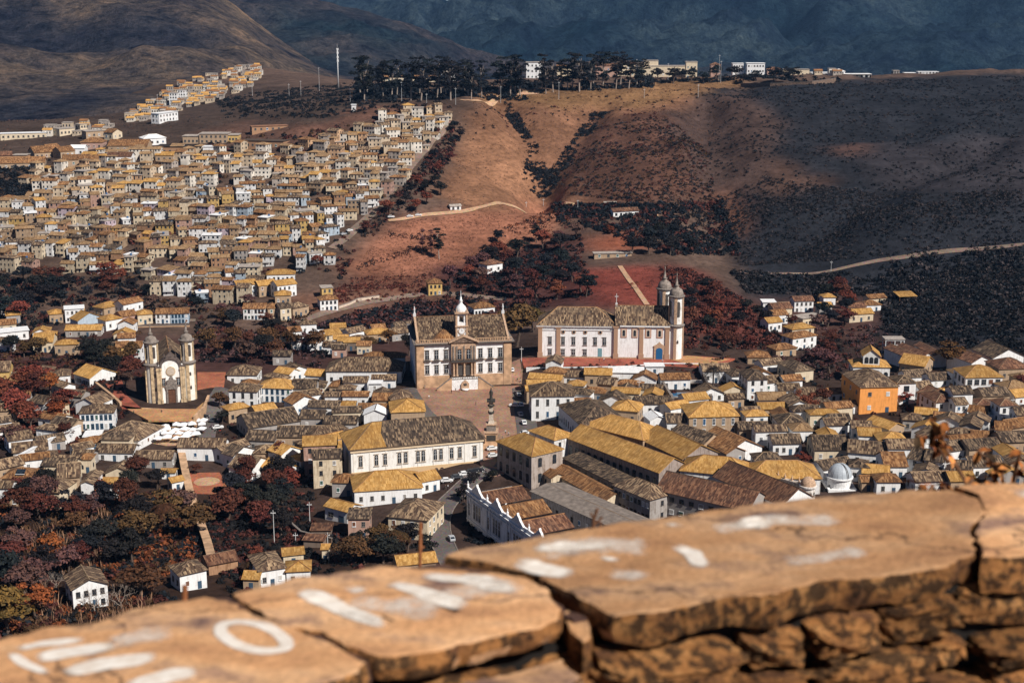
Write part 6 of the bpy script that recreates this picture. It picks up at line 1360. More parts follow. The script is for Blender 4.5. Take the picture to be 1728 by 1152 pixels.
# far settlement: houses too small to pick apart
def far_settlement():
    rnd = random.Random(9); w_ = MB(); rf = MB(); gl = MB()
    areas = [([(200,205),(290,150),(350,125),(430,108),(445,125),(420,150),(340,180),(260,205)], 170), ([(55,225),(150,205),(205,215),(190,230),(60,232)], 16), ([(380,112),(440,104),(445,118),(390,122)], 8), ([(0,185),(25,178),(25,200),(0,210)], 12), ([(1180,108),(1480,118),(1480,128),(1300,128),(1180,118)], 26)]
    for poly, n in areas:
        xs = [p[0] for p in poly]; ys = [p[1] for p in poly]; k = 0
        while k < n:
            x, y = rnd.uniform(min(xs), max(xs)), rnd.uniform(min(ys), max(ys))
            if not inpoly(x, y, poly): continue
            k += 1; g = Vector(ground(x, y)); a, b, h = rnd.uniform(2.6, 5.0), rnd.uniform(3, 4.5), rnd.uniform(3, 7); z = g.z; mi = rnd.randrange(3)
            w_.box(g.x-a, g.x+a, g.y-b, g.y+b, z-5, z+h, mi, 't'); t = rnd.random()
            for i in range(3): xx = g.x-a+2*a*(i+.5)/3; gl.box(xx-.5, xx+.5, g.y-b-.1, g.y-b-.02, z+h*.45, z+h*.75)
            if t < .6:
                for s in (-1, 1): rf.poly([(g.x-a-.5,g.y+s*(b+.5),z+h),(g.x+a+.5,g.y+s*(b+.5),z+h),(g.x+a+.5,g.y,z+h+1.6),(g.x-a-.5,g.y,z+h+1.6)][::-s], None, rnd.randrange(2))
                for xx in (g.x-a, g.x+a): w_.poly([(xx,g.y-b,z+h),(xx,g.y+b,z+h),(xx,g.y,z+h+1.5)], None, mi)
            else: rf.box(g.x-a-.3, g.x+a+.3, g.y-b-.3, g.y+b+.3, z+h, z+h+.3, 2)
    r = thing('far_settlement', "hazy cluster of tiny houses on the far spur below the hills", 'settlement', (0,0,0)); r['kind'] = 'stuff'
    for nm, q, mt in (('wall', w_, ['cream_wash', 'concrete', 'pale_wash']), ('roof', rf, ['tile_orange', 'tile_gold', 'concrete']), ('glazing', gl, ['pane_glass'])):
        o = sub(nm, q, r, mt); o['kind'] = 'stuff'
far_settlement()
def ridge_chimney():
    p = Vector(ground(1142, 118)); r = thing('chimney', "tall tan chimney stack on the ridge compound", 'chimney', p)
    s = (p.y*CP+(CAMZ-p.z)*SP)/F; m = MB(); m.lathe(0, 0, [(2.6*s,-4),(2.3*s,30*s),(2.8*s,30.2*s),(2.8*s,32*s),(1.6*s,32*s)], 14); sub('stack', m, r, ['terrace_stone'], True)
    m = MB(); m.tube([(0,0,31*s),(0,0,40*s)], [.25*s,.1*s], 5); sub('lightning_rod', m, r, ['metal_white'])
ridge_chimney()

# ------------------------------------------------------------------ trees
def leaf_cloud(rng, centers, radii, n, size, flat=1.0, up=0.3):
    """leaf quads on the shells of clumps -> (V, F)"""
    k = rng.integers(0, len(centers), n); d = rng.normal(size=(n, 3)); d /= np.linalg.norm(d, axis=1)[:, None]; d[:, 2] = np.abs(d[:, 2])*.75+d[:, 2]*.25
    c = centers[k]+d*(radii[k]*rng.uniform(.55, 1.05, n))[:, None]*np.array([1, 1, flat])
    nrm = d+rng.normal(size=(n, 3))*.55; nrm[:, 2] += up; nrm /= np.linalg.norm(nrm, axis=1)[:, None]
    a = np.cross(nrm, rng.normal(size=(n, 3))); a /= np.linalg.norm(a, axis=1)[:, None]; b = np.cross(nrm, a)
    s = size*rng.uniform(.6, 1.35, n)[:, None]; a = a*s; b = b*s*rng.uniform(.5, .9, n)[:, None]
    V = np.stack([c-a-b*.2, c-b, c+a+b*.2, c+b], 1).reshape(-1, 3); return V, np.arange(4*n).reshape(n, 4)
def limb_mesh(rng, H, crown_z, R, n=6, r0=.28, mat='bark'):
    m = MB(); b = rng.normal(size=2)*.04*H
    m.tube([(0,0,-2.5),(0,0,0),(b[0]*.5,b[1]*.5,crown_z*.5),(b[0],b[1],crown_z)], [r0*1.3,r0*1.1,r0*.8,r0*.5], 7)
    for i in range(n):
        a = 2*PI*i/n+rng.uniform(-.4, .4); z0 = crown_z*rng.uniform(.45, .95); e = R*rng.uniform(.5, .9)
        m.tube([(b[0]*.8,b[1]*.8,z0),(math.cos(a)*e*.5,math.sin(a)*e*.5,z0+.25*(H-z0)),(math.cos(a)*e,math.sin(a)*e,z0+.62*(H-z0))], [r0*.45,r0*.3,r0*.1], 5)
    return m.mesh('trunk', [mat])
PROTO = {}
def make_protos():
    rng = np.random.default_rng(3)
    for v in range(6):      # broad crowns, 10 m
        K = 20; R = rng.uniform(4.2, 5.2); d = rng.normal(size=(K, 3)); d /= np.linalg.norm(d, axis=1)[:, None]; rr = rng.uniform(.35, .95, K)[:, None]
        C = d*rr*np.array([R*.78, R*.78, 2.5])+np.array([0, 0, 6.0]); C[:, 2] = np.maximum(C[:, 2], 3.4); rad = rng.uniform(1.0, 1.9, K)
        V, Fq = leaf_cloud(rng, C, rad, 1500, .34, .8); PROTO['round%d' % v] = (limb_mesh(rng, 9.5, 5.0, R*.8), npmesh('crown', V, Fq, ['foliage']), 9.5)
    for v in range(4):      # tall slender grove trees, 22 m
        K = 22; z = rng.uniform(6, 20.5, K); sp = 3.4*np.sin(np.clip((z-6)/17, 0, 1)*PI)+.6; a = rng.uniform(0, 2*PI, K)
        C = np.stack([np.cos(a)*sp*rng.uniform(.2, 1, K), np.sin(a)*sp*rng.uniform(.2, 1, K), z], 1); V, Fq = leaf_cloud(rng, C, rng.uniform(1.2, 2.2, K), 1500, .46, .8)
        PROTO['tall%d' % v] = (limb_mesh(rng, 21, 17, 2.4, 7, .3, 'pale_bark'), npmesh('crown', V, Fq, ['foliage']), 22.0)
    for v in range(2):      # cypress, 9 m
        z = np.linspace(.8, 8.6, 16); C = np.stack([rng.normal(size=16)*.12, rng.normal(size=16)*.12, z], 1); V, Fq = leaf_cloud(rng, C, 1.3*(1-z/9.6)+.15, 900, .22, .9)
        PROTO['cone%d' % v] = (limb_mesh(rng, 4, 3, .4, 3, .2), npmesh('crown', V, Fq, ['foliage']), 9.0)
    # palm, 10 m
    m = MB(); m.tube([(0,0,-2),(.1,0,3),(.25,.1,8.6)], [.35,.26,.2], 8); tr = m.mesh('trunk', ['bark']); Vs = []; Fs = []; k = 0
    for i in range(18):
        a = 2*PI*i/18+rng.uniform(-.1, .1); el = rng.uniform(-.1, 1.0); L = 3.6
        pts = [np.array([.25+math.cos(a)*L*t*math.cos(el*(1-t*.4)), .1+math.sin(a)*L*t*math.cos(el*(1-t*.4)), 8.6+L*(math.sin(el)*t-1.0*t*t)]) for t in np.linspace(0, 1, 7)]
        side = np.array([-math.sin(a), math.cos(a), 0])
        for p, q in zip(pts[:-1], pts[1:]):
            for s in (-1, 1):
                for j in range(3):
                    o = p+(q-p)*j/3; e = o+side*s*.75+np.array([0, 0, -.3])+(q-p)*.35; w = (q-p)*.2
                    Vs += [o, o+w, e+w*.4, e]; Fs.append([k, k+1, k+2, k+3]); k += 4
    PROTO['palm0'] = (tr, npmesh('crown', np.array(Vs), np.array(Fs), ['foliage']), 10.0)
    for v in range(2):      # leafless tree, 7 m
        m = MB(); tw = MB(); m.tube([(0,0,-2),(0,0,1),(.2,.1,2.4)], [.2,.16,.12], 6)
        def br(p, d, L, r, dep):
            q = p+d*L; (m if dep < 2 else tw).tube([p, (p+q)/2+Vector(rng.normal(size=3))*.08*L, q], [r, r*.8, r*.55], 4)
            if dep < 4:
                for _ in range(3): br(q, (d+Vector(rng.normal(size=3))*.55+Vector((0,0,.12))).normalized(), L*.68, r*.55, dep+1)
        for i in range(4): a = 2*PI*i/4+rng.uniform(-.5, .5); br(Vector((.1,.05,rng.uniform(1.2, 2.3))), Vector((math.cos(a)*.7, math.sin(a)*.7, .9)).normalized(), 1.9, .09, 0)
        PROTO['bare%d' % v] = (m.mesh('trunk', ['pale_bark']), tw.mesh('twigs', ['pale_bark']), 7.0)
make_protos()
TC = {'dusk': (.045,.036,.036), 'tuft': (.20,.095,.05), 'tuft2': (.13,.06,.04), 'dark': (.013,.013,.014), 'navy': (.011,.014,.018), 'maroon': (.070,.024,.019), 'rust': (.155,.048,.019), 'brown': (.070,.038,.020), 'olive': (.075,.052,.020), 'purple': (.080,.042,.042), 'red': (.120,.036,.025), 'gold': (.095,.055,.020), 'dry': (.20,.11,.07)}
CN = {'dark': 'dark', 'navy': 'blue-black', 'maroon': 'maroon', 'rust': 'rust-orange', 'brown': 'brown', 'olive': 'olive', 'purple': 'purplish', 'red': 'red', 'gold': 'golden-brown', 'dry': 'dry grey'}
TREES = 0
def tree(px, py, kind, H, col, label, group=None, cat='tree', name='tree', wide=1.0, rnd=random.Random(77)):
    global TREES; TREES += 1
    g = ground(px, py); pk = kind+str(rnd.randrange(sum(1 for q in PROTO if q.startswith(kind)))); tr, cr, h0 = PROTO[pk]; s = H/h0
    r = thing(name, label, cat, g, rnd.uniform(0, 6.28), group); r.scale = (s*wide, s*wide, s)
    mk('trunk', tr, r); c = np.array(TC[col])*rnd.uniform(.75, 1.3)*np.array([1, rnd.uniform(.85, 1.15), 1]); mk('crown' if kind != 'bare' else 'twigs', cr, r, col=tuple(c)); return r
WOODS = [
 ([(-5,478),(60,470),(140,486),(225,465),(235,498),(170,520),(80,525),(-5,560)], 20, ['dark','navy','maroon','dark','red'], (9,13), "tree in the left valley wood", 'trees of the left valley wood', 'round'),
 ([(335,548),(420,545),(480,578),(545,596),(535,622),(440,612),(385,618),(338,602)], 15, ['maroon','purple','dark','brown'], (9,13), "tree in the wood right of the twin-towered church", 'trees right of the twin-towered church', 'round'),
 ([(-5,572),(50,585),(100,600),(160,604),(240,612),(240,650),(200,646),(120,618),(-5,608)], 11, ['dark','maroon','brown'], (8,12), "tree in the belt left of the twin-towered church", 'trees left of the twin-towered church', 'round'),
 ([(0,660),(60,650),(112,660),(115,700),(60,745),(5,740)], 9, ['red','rust','red','maroon'], (9,13), "tree in the fiery grove at the left edge", 'red grove at the left edge', 'round'),
 ([(5,860),(60,838),(200,838),(300,835),(318,890),(335,940),(270,950),(190,960),(90,990),(5,1040)], 33, ['maroon','maroon','dark','brown','dark','navy','rust','purple'], (8,13), "tree of the tangled gully wood at lower left", 'trees of the lower-left gully', 'round'),
 ([(398,810),(440,800),(500,810),(515,890),(450,925),(410,890),(380,850)], 14, ['dark','maroon','navy','maroon'], (7,11), "tree in the shaded ravine below the old stained house", 'trees of the shaded ravine', 'round'),
 ([(575,915),(640,905),(690,925),(720,950),(570,955)], 9, ['dark','dark','brown'], (7,10), "tree behind the foreground wall below the bend house", 'trees behind the foreground wall', 'round'),
 ([(745,470),(820,440),(900,408),(985,395),(985,440),(1000,500),(900,520),(770,505)], 30, ['navy','dark','red','maroon','purple','navy'], (9,13), "tree of the mixed wood between museum and red garden", 'trees behind the museum', 'round'),
 ([(1140,505),(1180,480),(1300,545),(1305,580),(1230,592),(1165,570)], 17, ['maroon','maroon','red','dark'], (8,11), "tree on the slope right of the side church", 'trees right of the side church', 'round'),
 ([(1060,405),(1130,400),(1180,430),(1130,440),(1062,440)], 9, ['navy','dark'], (10,14), "tree above the red garden", 'dark trees above the red garden', 'round'),
 ([(705,300),(775,205),(795,235),(745,330),(705,358),(645,372),(590,432),(585,420),(640,365)], 16, ['dark','maroon','navy','red'], (7,10), "tree between hillside town and brown field", 'trees edging the hillside town', 'round'),
 ([(225,492),(300,500),(400,508),(470,545),(420,560),(330,536),(230,526)], 9, ['maroon','dark','purple','navy'], (7,10), "tree below the lowest hillside rows", 'trees below the hillside rows', 'round'),
 ([(1290,545),(1330,530),(1420,565),(1440,600),(1380,620),(1300,575)], 7, ['maroon','purple','dark'], (7,10), "tree on the bank right of the terrace end", 'trees on the right bank', 'round'),
 ([(1092,137),(1250,134),(1350,136),(1350,141),(1250,142),(1092,143)], 12, ['navy','dark'], (9,16), "tree before the ridge buildings", 'trees before the ridge buildings', 'round'),
 ([(1380,500),(1420,490),(1440,520),(1425,555),(1385,560)], 7, ['maroon','dark','navy'], (9,12), "tree in the right valley between scattered houses", 'trees of the right valley', 'round'),
 ([(600,160),(700,158),(800,158),(890,154),(890,164),(760,170),(605,170)], 24, ['navy','dark','navy'], (32,42), "tall pine-like tree of the left ridge grove", 'left grove on the ridge', 'tall'),
 ([(905,152),(1000,147),(1085,140),(1085,150),(910,160)], 15, ['navy','dark','navy'], (26,38), "tall tree of the right ridge grove", 'right grove on the ridge', 'tall'),
]
def ordn(k):
    if k < len(ORD): return ORD[k]
    t = ['','','','thirt','fort'][k//10]; return t+'ieth' if k % 10 == 0 else t+'y-'+ORD[k % 10]
def woods():
    rnd = random.Random(21)
    for poly, n, cols, hr, lab, grp, kind in WOODS:
        xs = [p[0] for p in poly]; ys = [p[1] for p in poly]; pts = []; t = 0
        while len(pts) < n and t < 6000:
            t += 1; x, y = rnd.uniform(min(xs), max(xs)), rnd.uniform(min(ys), max(ys))
            md = max(6, 20-t/200) if kind == 'round' else max(4, 12-t/200)
            if inpoly(x, y, poly) and all(abs(x-a)+1.6*abs(y-b) > md for a, b in pts): pts.append((x, y))
        for i, (x, y) in enumerate(sorted(pts)):
            c = rnd.choice(cols); tree(x, y, kind, rnd.uniform(*hr)*(1.2 if kind == 'round' else 1), c, f"{CN[c]} {lab}, {ordn(i+1)} from left", grp, wide=rnd.uniform(.95, 1.35) if kind == 'round' else rnd.uniform(1.0, 1.6))
woods()
SINGLE = [
 (60,655,'round',14,'red',"huge fiery red tree spreading at the left edge below the bleached roofs",1.5),
 (95,715,'round',11,'rust',"rust tree beside the blue-windowed mansion",1.2),(20,755,'round',11,'purple',"purplish tree above the white lane wall",1.2),
 (110,745,'round',9,'maroon',"maroon tree at the top of the white lane wall",1.1),(30,835,'round',8,'maroon',"maroon bushy tree under the solar panel house",1.2),
 (235,812,'round',12,'maroon',"dark maroon tree rising over the brown roofs above the gully",1.25),(265,825,'round',10,'dark',"dark tree right of the maroon tree above the gully",1.1),
 (87,845,'cone',10,'dark',"dark pointed cypress beside the cream house",1.0),(212,655,'round',9,'purple',"purplish tree on the red lawn left of the twin-towered church",1.1),
 (185,640,'round',9,'dark',"dark tree beside the golden gable roof",1.2),(372,690,'round',9,'brown',"brown bushy tree right of the church forecourt",1.1),
 (375,715,'round',7,'dark',"dark tree shading the parked motorcycles",1.1),(385,880,'round',14,'maroon',"large maroon tree below the red round court",1.3),
 (410,820,'round',9,'dark',"dark tree right of the red round court",1.1),(330,800,'round',5,'maroon',"maroon shrub above the red round court",1.3),
 (470,780,'round',9,'maroon',"maroon tree in front of the arched dormer roof",1.2),(490,830,'round',10,'red',"reddish tree beside the stained old house",1.1),
 (872,585,'round',25,'olive',"great olive-brown tree between museum and side church",1.25),(900,560,'round',16,'olive',"olive tree in front of the side church's left end",1.2),
 (945,548,'round',10,'brown',"brown tree showing over the side church roof",1.3),(690,600,'round',13,'dark',"dark tree at the museum's left flank",.9),
 (655,580,'round',9,'gold',"golden-brown tree left of the museum",1.3),(625,590,'round',8,'brown',"brown tree behind the eight-windowed house",1.2),
 (712,425,'tall',16,'purple',"slender grey-purple tree in the red field, left of three",1.0),(728,428,'tall',17,'purple',"slender grey-purple tree in the red field, middle of three",1.0),(741,437,'tall',22,'dark',"tallest slender tree in the red field, right of three",1.2),
 (536,450,'round',9,'red',"red round tree among the lowest hillside houses",1.2),(185,478,'round',15,'red',"large red tree at the foot of the hillside houses",1.3),
 (1203,662,'palm',14,'dark',"tall dark palm beside the walled pool yard",1.1),(1013,640,'palm',7,'red',"small reddish palm below the side church",1.0),(672,935,'palm',10,'brown',"palm beside the cream bend house",1.2),(280,900,'palm',13,'brown',"brown palm in the lower-left gully",1.2),
 (1075,487,'palm',5,'red',"small palm at the round garden bed, left",1.0),(1066,489,'palm',5,'red',"small palm at the round garden bed, leftmost",1.0),(1100,484,'palm',5,'maroon',"small palm at the round garden bed, right",1.0),
 (1030,655,'round',6,'maroon',"maroon tree beside the small reddish palm",.8),(1100,648,'round',6,'maroon',"maroon shrub tree at the white yard building",1.1),
 (1385,690,'round',11,'maroon',"maroon tree left of the orange house, upper one",1.1),(1365,700,'round',11,'red',"red tree left of the orange house, lower one",1.0),(1345,690,'round',9,'red',"red tree right of the grey lane wall",1.0),
 (1400,630,'round',13,'purple',"purple-grey leafless-looking tree left of the arched villa",1.2),(1440,672,'round',6,'dark',"dark shrub tree at the orange house's left foot",1.2),
 (1600,622,'round',14,'gold',"big round golden-brown tree in front of the factory sheds",1.5),(1540,625,'round',7,'rust',"rust-orange tree beside the golden factory roof",1.2),
 (1525,682,'round',7,'red',"red shrub tree at the orange house's right foot",1.3),(1690,640,'round',8,'navy',"blue-black tree right of the golden-roofed mansion",1.3),(1722,660,'round',8,'maroon',"maroon tree at the right edge",1.2),
 (1355,785,'round',6,'red',"round red bush above the golden end wing",1.3),(1672,706,'round',7,'maroon',"maroon tree left of the barred-window house",.9),
 (1240,590,'round',9,'maroon',"maroon tree at the end of the side church terrace",1.1),(1220,600,'round',6,'dark',"dark tree on the side church terrace",1.1),(1190,598,'round',6,'maroon',"maroon tree on the side church terrace",1.1),
 (575,795,'round',9,'dark',"dark tree squeezed beside the old stained house",.8),(800,815,'round',5,'dark',"dark bush beside the parked cars",1.5),(783,845,'round',7,'dark',"dark tree at the pedimented hall's far end",1.2),(830,812,'round',5,'dark',"dark bush under the corner palace",1.4),
 (15,1075,'round',16,'gold',"large golden-speckled dark tree in the lower left corner",1.2),(60,1045,'round',13,'rust',"rust-speckled tree near the lower left corner",1.1),
 (240,1010,'round',12,'brown',"broad brown tree between the gable house and the hip cottage",1.5),
 (130,1010,'bare',9,'dry',"bare tree in front of the gable house, left",1.0),(160,1035,'bare',9,'dry',"bare tree in front of the gable house, middle",1.1),(205,1030,'bare',9,'dry',"bare tree in front of the gable house, right",1.1),(95,1000,'bare',8,'dry',"bare tree left of the gable house",1.0),
 (1560,640,'palm',6,'dark',"small palm near the round golden-brown tree",1.0),(430,945,'round',6,'red',"pinkish shrub tree behind the white hip house",1.2),(425,975,'palm',7,'brown',"feathery palm behind the foreground wall",1.0),
 (980,640,'round',5,'maroon',"maroon shrub right of the three golden roofs",1.2),(1430,520,'round',12,'red',"reddish tree between right valley houses",1.2),(1265,585,'round',7,'red',"red tree behind the terrace-end roofs",1.2),
 (1030,395,'round',7,'rust',"rust-orange shrub tree on the brown hill",1.2),(840,410,'round',10,'navy',"blue-black tree at the right end of the red field",1.3),
]
for (px, py, k, H, c, lab, wd) in SINGLE: tree(px, py, k, H, c, lab, wide=wd)
print('trees', TREES)

# ------------------------------------------------------------------ scrub and undergrowth: nobody could count it
def scrub(name, label, areas, seed, q=18):
    rng = np.random.default_rng(seed); Vs = []; Ts = []
    for poly, n, (r0, r1), cols in areas:
        P = np.array([ground(*p) for p in poly]); lo = P.min(0); hi = P.max(0); k = 0; tr = 0; got = []
        while k < n and tr < 60:
            tr += 1; x = rng.uniform(lo[0], hi[0], n*2); y = rng.uniform(lo[1], hi[1], n*2); z = T(x, y); px, py = proj(x, y, z)
            ok = inpoly(px, py, poly); w = vnoise(x/35, y/35, seed+3)*.6+vnoise(x/11, y/11, seed+4)*.5; ok &= w > rng.uniform(.2, .75, n*2)
            got.append(np.stack([x, y, z], 1)[ok]); k += ok.sum()
        G = np.concatenate(got)[:n]; m = len(G); rad = rng.uniform(r0, r1, m); cc = np.array([TC[c] for c in cols])[rng.integers(0, len(cols), m)]*rng.uniform(.7, 1.3, (m, 1))
        d = rng.normal(size=(m, q, 3)); d /= np.linalg.norm(d, axis=2)[..., None]; d[..., 2] = np.abs(d[..., 2])
        c = G[:, None, :]+d*rad[:, None, None]*rng.uniform(.5, 1, (m, q, 1))*np.array([1, 1, .9])
        nn = d+rng.normal(size=d.shape)*.5; nn /= np.linalg.norm(nn, axis=2)[..., None]; a = np.cross(nn, rng.normal(size=d.shape)); a /= np.linalg.norm(a, axis=2)[..., None]; b = np.cross(nn, a)
        s = rad[:, None, None]*rng.uniform(.22, .42, (m, q, 1)); a = a*s; b = b*s*.8
        Vs.append(np.stack([c-a-b*.3, c-b, c+a+b*.3, c+b], 2).reshape(-1, 3)); Ts.append(np.repeat(cc, q*4, 0))
    V = np.concatenate(Vs); o = mk(name, npmesh(name, V, np.arange(len(V)).reshape(-1, 4), ['scrub'], np.concatenate(Ts))); tag(o, label, 'scrub', kind='stuff'); return o
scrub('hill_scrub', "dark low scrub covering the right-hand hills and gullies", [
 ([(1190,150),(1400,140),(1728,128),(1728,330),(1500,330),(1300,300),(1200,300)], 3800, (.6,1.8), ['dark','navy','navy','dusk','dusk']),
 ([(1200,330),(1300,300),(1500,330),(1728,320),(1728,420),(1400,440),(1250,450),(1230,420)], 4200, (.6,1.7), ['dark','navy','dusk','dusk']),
 ([(1230,455),(1728,420),(1728,600),(1600,590),(1500,560),(1480,500),(1260,495)], 4600, (1.0,3.2), ['navy','dark','dark','dusk']),
 ([(960,330),(930,300),(1010,215),(1120,195),(1200,260),(1205,340),(1080,342)], 2400, (.6,1.9), ['dark','maroon','navy','dusk','brown']),
 ([(840,175),(860,170),(915,260),(930,310),(905,335),(880,300),(890,250)], 320, (1.4,2.8), ['dark','navy']),
 ([(1000,190),(1025,190),(970,260),(930,330),(905,335),(910,310)], 420, (1.4,2.8), ['dark','navy']),
 ([(930,345),(1080,345),(1220,340),(1250,430),(1130,430),(1000,385),(950,380)], 1500, (1.6,3.6), ['dark','navy','maroon','navy']),
 ([(780,190),(900,170),(1190,150),(1190,200),(1000,205),(860,220),(790,250)], 160, (1.0,2.0), ['dark','maroon']),
 ([(360,165),(590,140),(770,160),(760,182),(560,200),(380,200)], 1500, (1.4,3.0), ['dark','navy','dark']),
 ([(-5,280),(60,275),(60,330),(-5,350)], 220, (2.0,4.0), ['navy','dark']),
 ([(600,145),(890,140),(890,170),(600,172)], 1100, (2.6,6.5), ['dark','navy']),
 ([(890,140),(1100,130),(1100,148),(890,162)], 700, (2.4,6.0), ['dark','navy']),
 ([(1085,132),(1250,128),(1420,132),(1420,140),(1250,141),(1085,141)], 420, (2.0,4.2), ['dark','navy']),
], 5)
scrub('valley_undergrowth', "tangled dark and maroon undergrowth filling the valley and its slopes", [
 ([(500,565),(600,530),(700,510),(840,512),(840,538),(700,552),(600,562),(480,580)], 900, (1.6,4.0), ['dark','navy','purple','maroon'],),
 ([(740,480),(800,445),(980,395),(1000,500),(900,525),(760,515)], 700, (1.4,3.0), ['dark','maroon','navy']),
 ([(1110,450),(1180,460),(1310,545),(1310,590),(1160,590),(1130,520)], 900, (1.2,2.8), ['maroon','maroon','dark','red']),
 ([(590,445),(660,365),(740,300),(790,210),(770,210),(690,300),(600,390),(565,430),(570,480)], 420, (1.2,2.8), ['maroon','dark']),
 ([(-5,470),(230,470),(235,520),(-5,570)], 450, (1.4,3.0), ['dark','maroon','navy']),
 ([(-5,560),(240,560),(245,640),(-5,640)], 420, (1.2,2.6), ['maroon','dark','brown']),
 ([(330,545),(560,580),(540,625),(335,610)], 380, (1.4,3.0), ['maroon','purple','dark']),
 ([(225,488),(400,500),(540,520),(500,560),(330,540),(225,530)], 420, (1.0,2.4), ['maroon','dark','brown']),
 ([(1300,565),(1480,545),(1535,600),(1440,620),(1400,640),(1300,620)], 420, (1.0,2.4), ['maroon','dark','purple']),
 ([(560,480),(720,480),(720,505),(560,510)], 200, (.9,2.0), ['maroon','red']),
], 15)
scrub('town_greenery', "patches of dark garden greenery between the town houses", [
 ([(-5,640),(200,640),(230,720),(120,760),(-5,800)], 330, (.9,2.2), ['maroon','dark','red']),
 ([(-5,840),(300,830),(345,950),(300,1010),(-5,1080)], 1500, (1.0,2.6), ['dark','maroon','brown','navy','rust']),
 ([(330,840),(520,780),(530,900),(700,910),(740,960),(400,1010),(340,960)], 800, (.9,2.2), ['dark','maroon','dark']),
 ([(360,700),(640,640),(700,690),(560,790),(420,800)], 140, (.7,1.5), ['dark','maroon']),
 ([(1180,600),(1728,600),(1728,830),(1180,830)], 520, (.8,1.9), ['maroon','dark','navy','brown']),
 ([(770,830),(800,830),(900,930),(800,960)], 160, (.8,1.8), ['dark','navy']),
 ([(890,615),(1180,612),(1180,680),(890,680)], 120, (.7,1.5), ['maroon','dark']),
 ([(-5,280),(770,190),(600,390),(556,460),(-5,480)], 1000, (1.4,3.2), ['dark','maroon','navy','brown']),
], 25, 34)
scrub('dry_tufts', "dry grass tufts on the brown hill and the red field", [
 ([(600,450),(660,374),(940,350),(960,365),(900,405),(820,440),(740,470),(620,480)], 2600, (.35,.9), ['tuft','tuft2','maroon']),
 ([(740,330),(790,215),(800,165),(900,160),(1240,133),(1200,260),(1215,330),(930,340),(800,360)], 4200, (.35,1.0), ['tuft','tuft2','brown','dusk']),
 ([(600,448),(700,416),(745,410),(745,418),(700,426),(602,456)], 130, (.8,1.9), ['dark','maroon']),
 ([(650,390),(720,399),(720,406),(650,399)], 60, (.7,1.6), ['dark','maroon']),
 ([(850,385),(940,352),(975,375),(900,412)], 260, (.9,2.4), ['rust','maroon','dark']),
 ([(590,470),(740,462),(740,485),(590,490)], 200, (.8,1.8), ['maroon','red','dark']),
 ([(970,455),(1110,442),(1125,470),(1125,520),(1000,520)], 700, (.25,.6), ['tuft2','maroon','red']),
 ([(-5,190),(560,200),(620,175),(770,178),(560,240),(200,280),(-5,280)], 1600, (.4,1.3), ['tuft2','dusk','dark']),
], 35, 7)
def tall_grass():
    rng = np.random.default_rng(8); V = []; F_ = []; Tn = []; k = 0
    for poly, n in (([(10,900),(110,880),(190,880),(180,960),(40,980)], 900), ([(60,990),(260,990),(260,1045),(60,1060)], 700), ([(130,880),(190,860),(190,910),(130,920)], 300)):
        xs = [p[0] for p in poly]; ys = [p[1] for p in poly]; c = 0
        while c < n:
            x, y = rng.uniform(min(xs), max(xs)), rng.uniform(min(ys), max(ys))
            if not inpoly(x, y, poly): continue
            c += 1; g = np.array(ground(x, y)); L = rng.uniform(1.5, 4.2); a = rng.uniform(0, 2*PI); ln = rng.uniform(.2, .7); s = np.array([-math.sin(a), math.cos(a), 0])*.10; m = g+np.array([math.cos(a)*L*ln*.4, math.sin(a)*L*ln*.4, L*.6]); e = g+np.array([math.cos(a)*L*ln, math.sin(a)*L*ln, L*.9])
            V += [g-s, g+s, m+s, m-s, e]; F_ += [[k, k+1, k+2, k+3], [k+3, k+2, k+4, k+4]]; k += 5; Tn += [np.array((.28,.16,.10))*rng.uniform(.4, 1.2)]*5
    me = bpy.data.meshes.new('tall_grass'); me.from_pydata([tuple(v) for v in V], [], [tuple(dict.fromkeys(f)) for f in F_]); ca = me.color_attributes.new('tint', 'FLOAT_COLOR', 'POINT')
    ca.data.foreach_set('color', np.concatenate([np.array(Tn), np.ones((len(Tn), 1))], 1).astype(np.float32).ravel()); me.materials.append(MAT['scrub'])
    tag(mk('tall_grass', me), "dry strap-leaved grass clumps in the lower-left gully", 'grass', kind='stuff')
tall_grass()

# ------------------------------------------------------------------ cars
def car_protos():
    prof = [(-2.1,.35),(2.1,.35),(2.15,.75),(1.95,1.0),(1.05,1.08),(.45,1.5),(-1.2,1.52),(-1.85,1.1),(-2.15,1.0),(-2.15,.5)]
    m = MB(); m.prism(prof, -.82, .82); body = m.mesh('body', ['object_paint']); bm = bmesh.new(); bm.from_mesh(body); bmesh.ops.remove_doubles(bm, verts=bm.verts, dist=1e-4); bmesh.ops.bevel(bm, geom=list(bm.edges), offset=.09, segments=2, affect='EDGES', profile=.6); bm.to_mesh(body); bm.free()
    g = MB()
    for y in (-.835, .835): g.prism([(-1.55,1.08),(.85,1.08),(.38,1.42),(-1.15,1.43)], y-.012, y+.012)
    g.poly([(1.06,-.66,1.115),(1.06,.66,1.115),(.52,.62,1.50),(.52,-.62,1.50)]); g.poly([(-1.92,.66,1.10),(-1.92,-.66,1.10),(-1.30,-.62,1.52),(-1.30,.62,1.52)]); glass_ = g.mesh('side_glass', ['pane_glass'])
    w = MB(); n = 14; w.prism([(.32*math.cos(2*PI*i/n), .32*math.sin(2*PI*i/n)) for i in range(n)], -.11, .11, 0); w.prism([(.19*math.cos(2*PI*i/n), .19*math.sin(2*PI*i/n)) for i in range(n)], -.13, .13, 1); wheel = w.mesh('wheel', ['tyre', 'metal_white'])
    l = MB(); l.box(-.06, .06, -.2, .2, -.08, .08); lamp = l.mesh('headlight', ['canvas']); return body, glass_, wheel, lamp
CAR = car_protos()
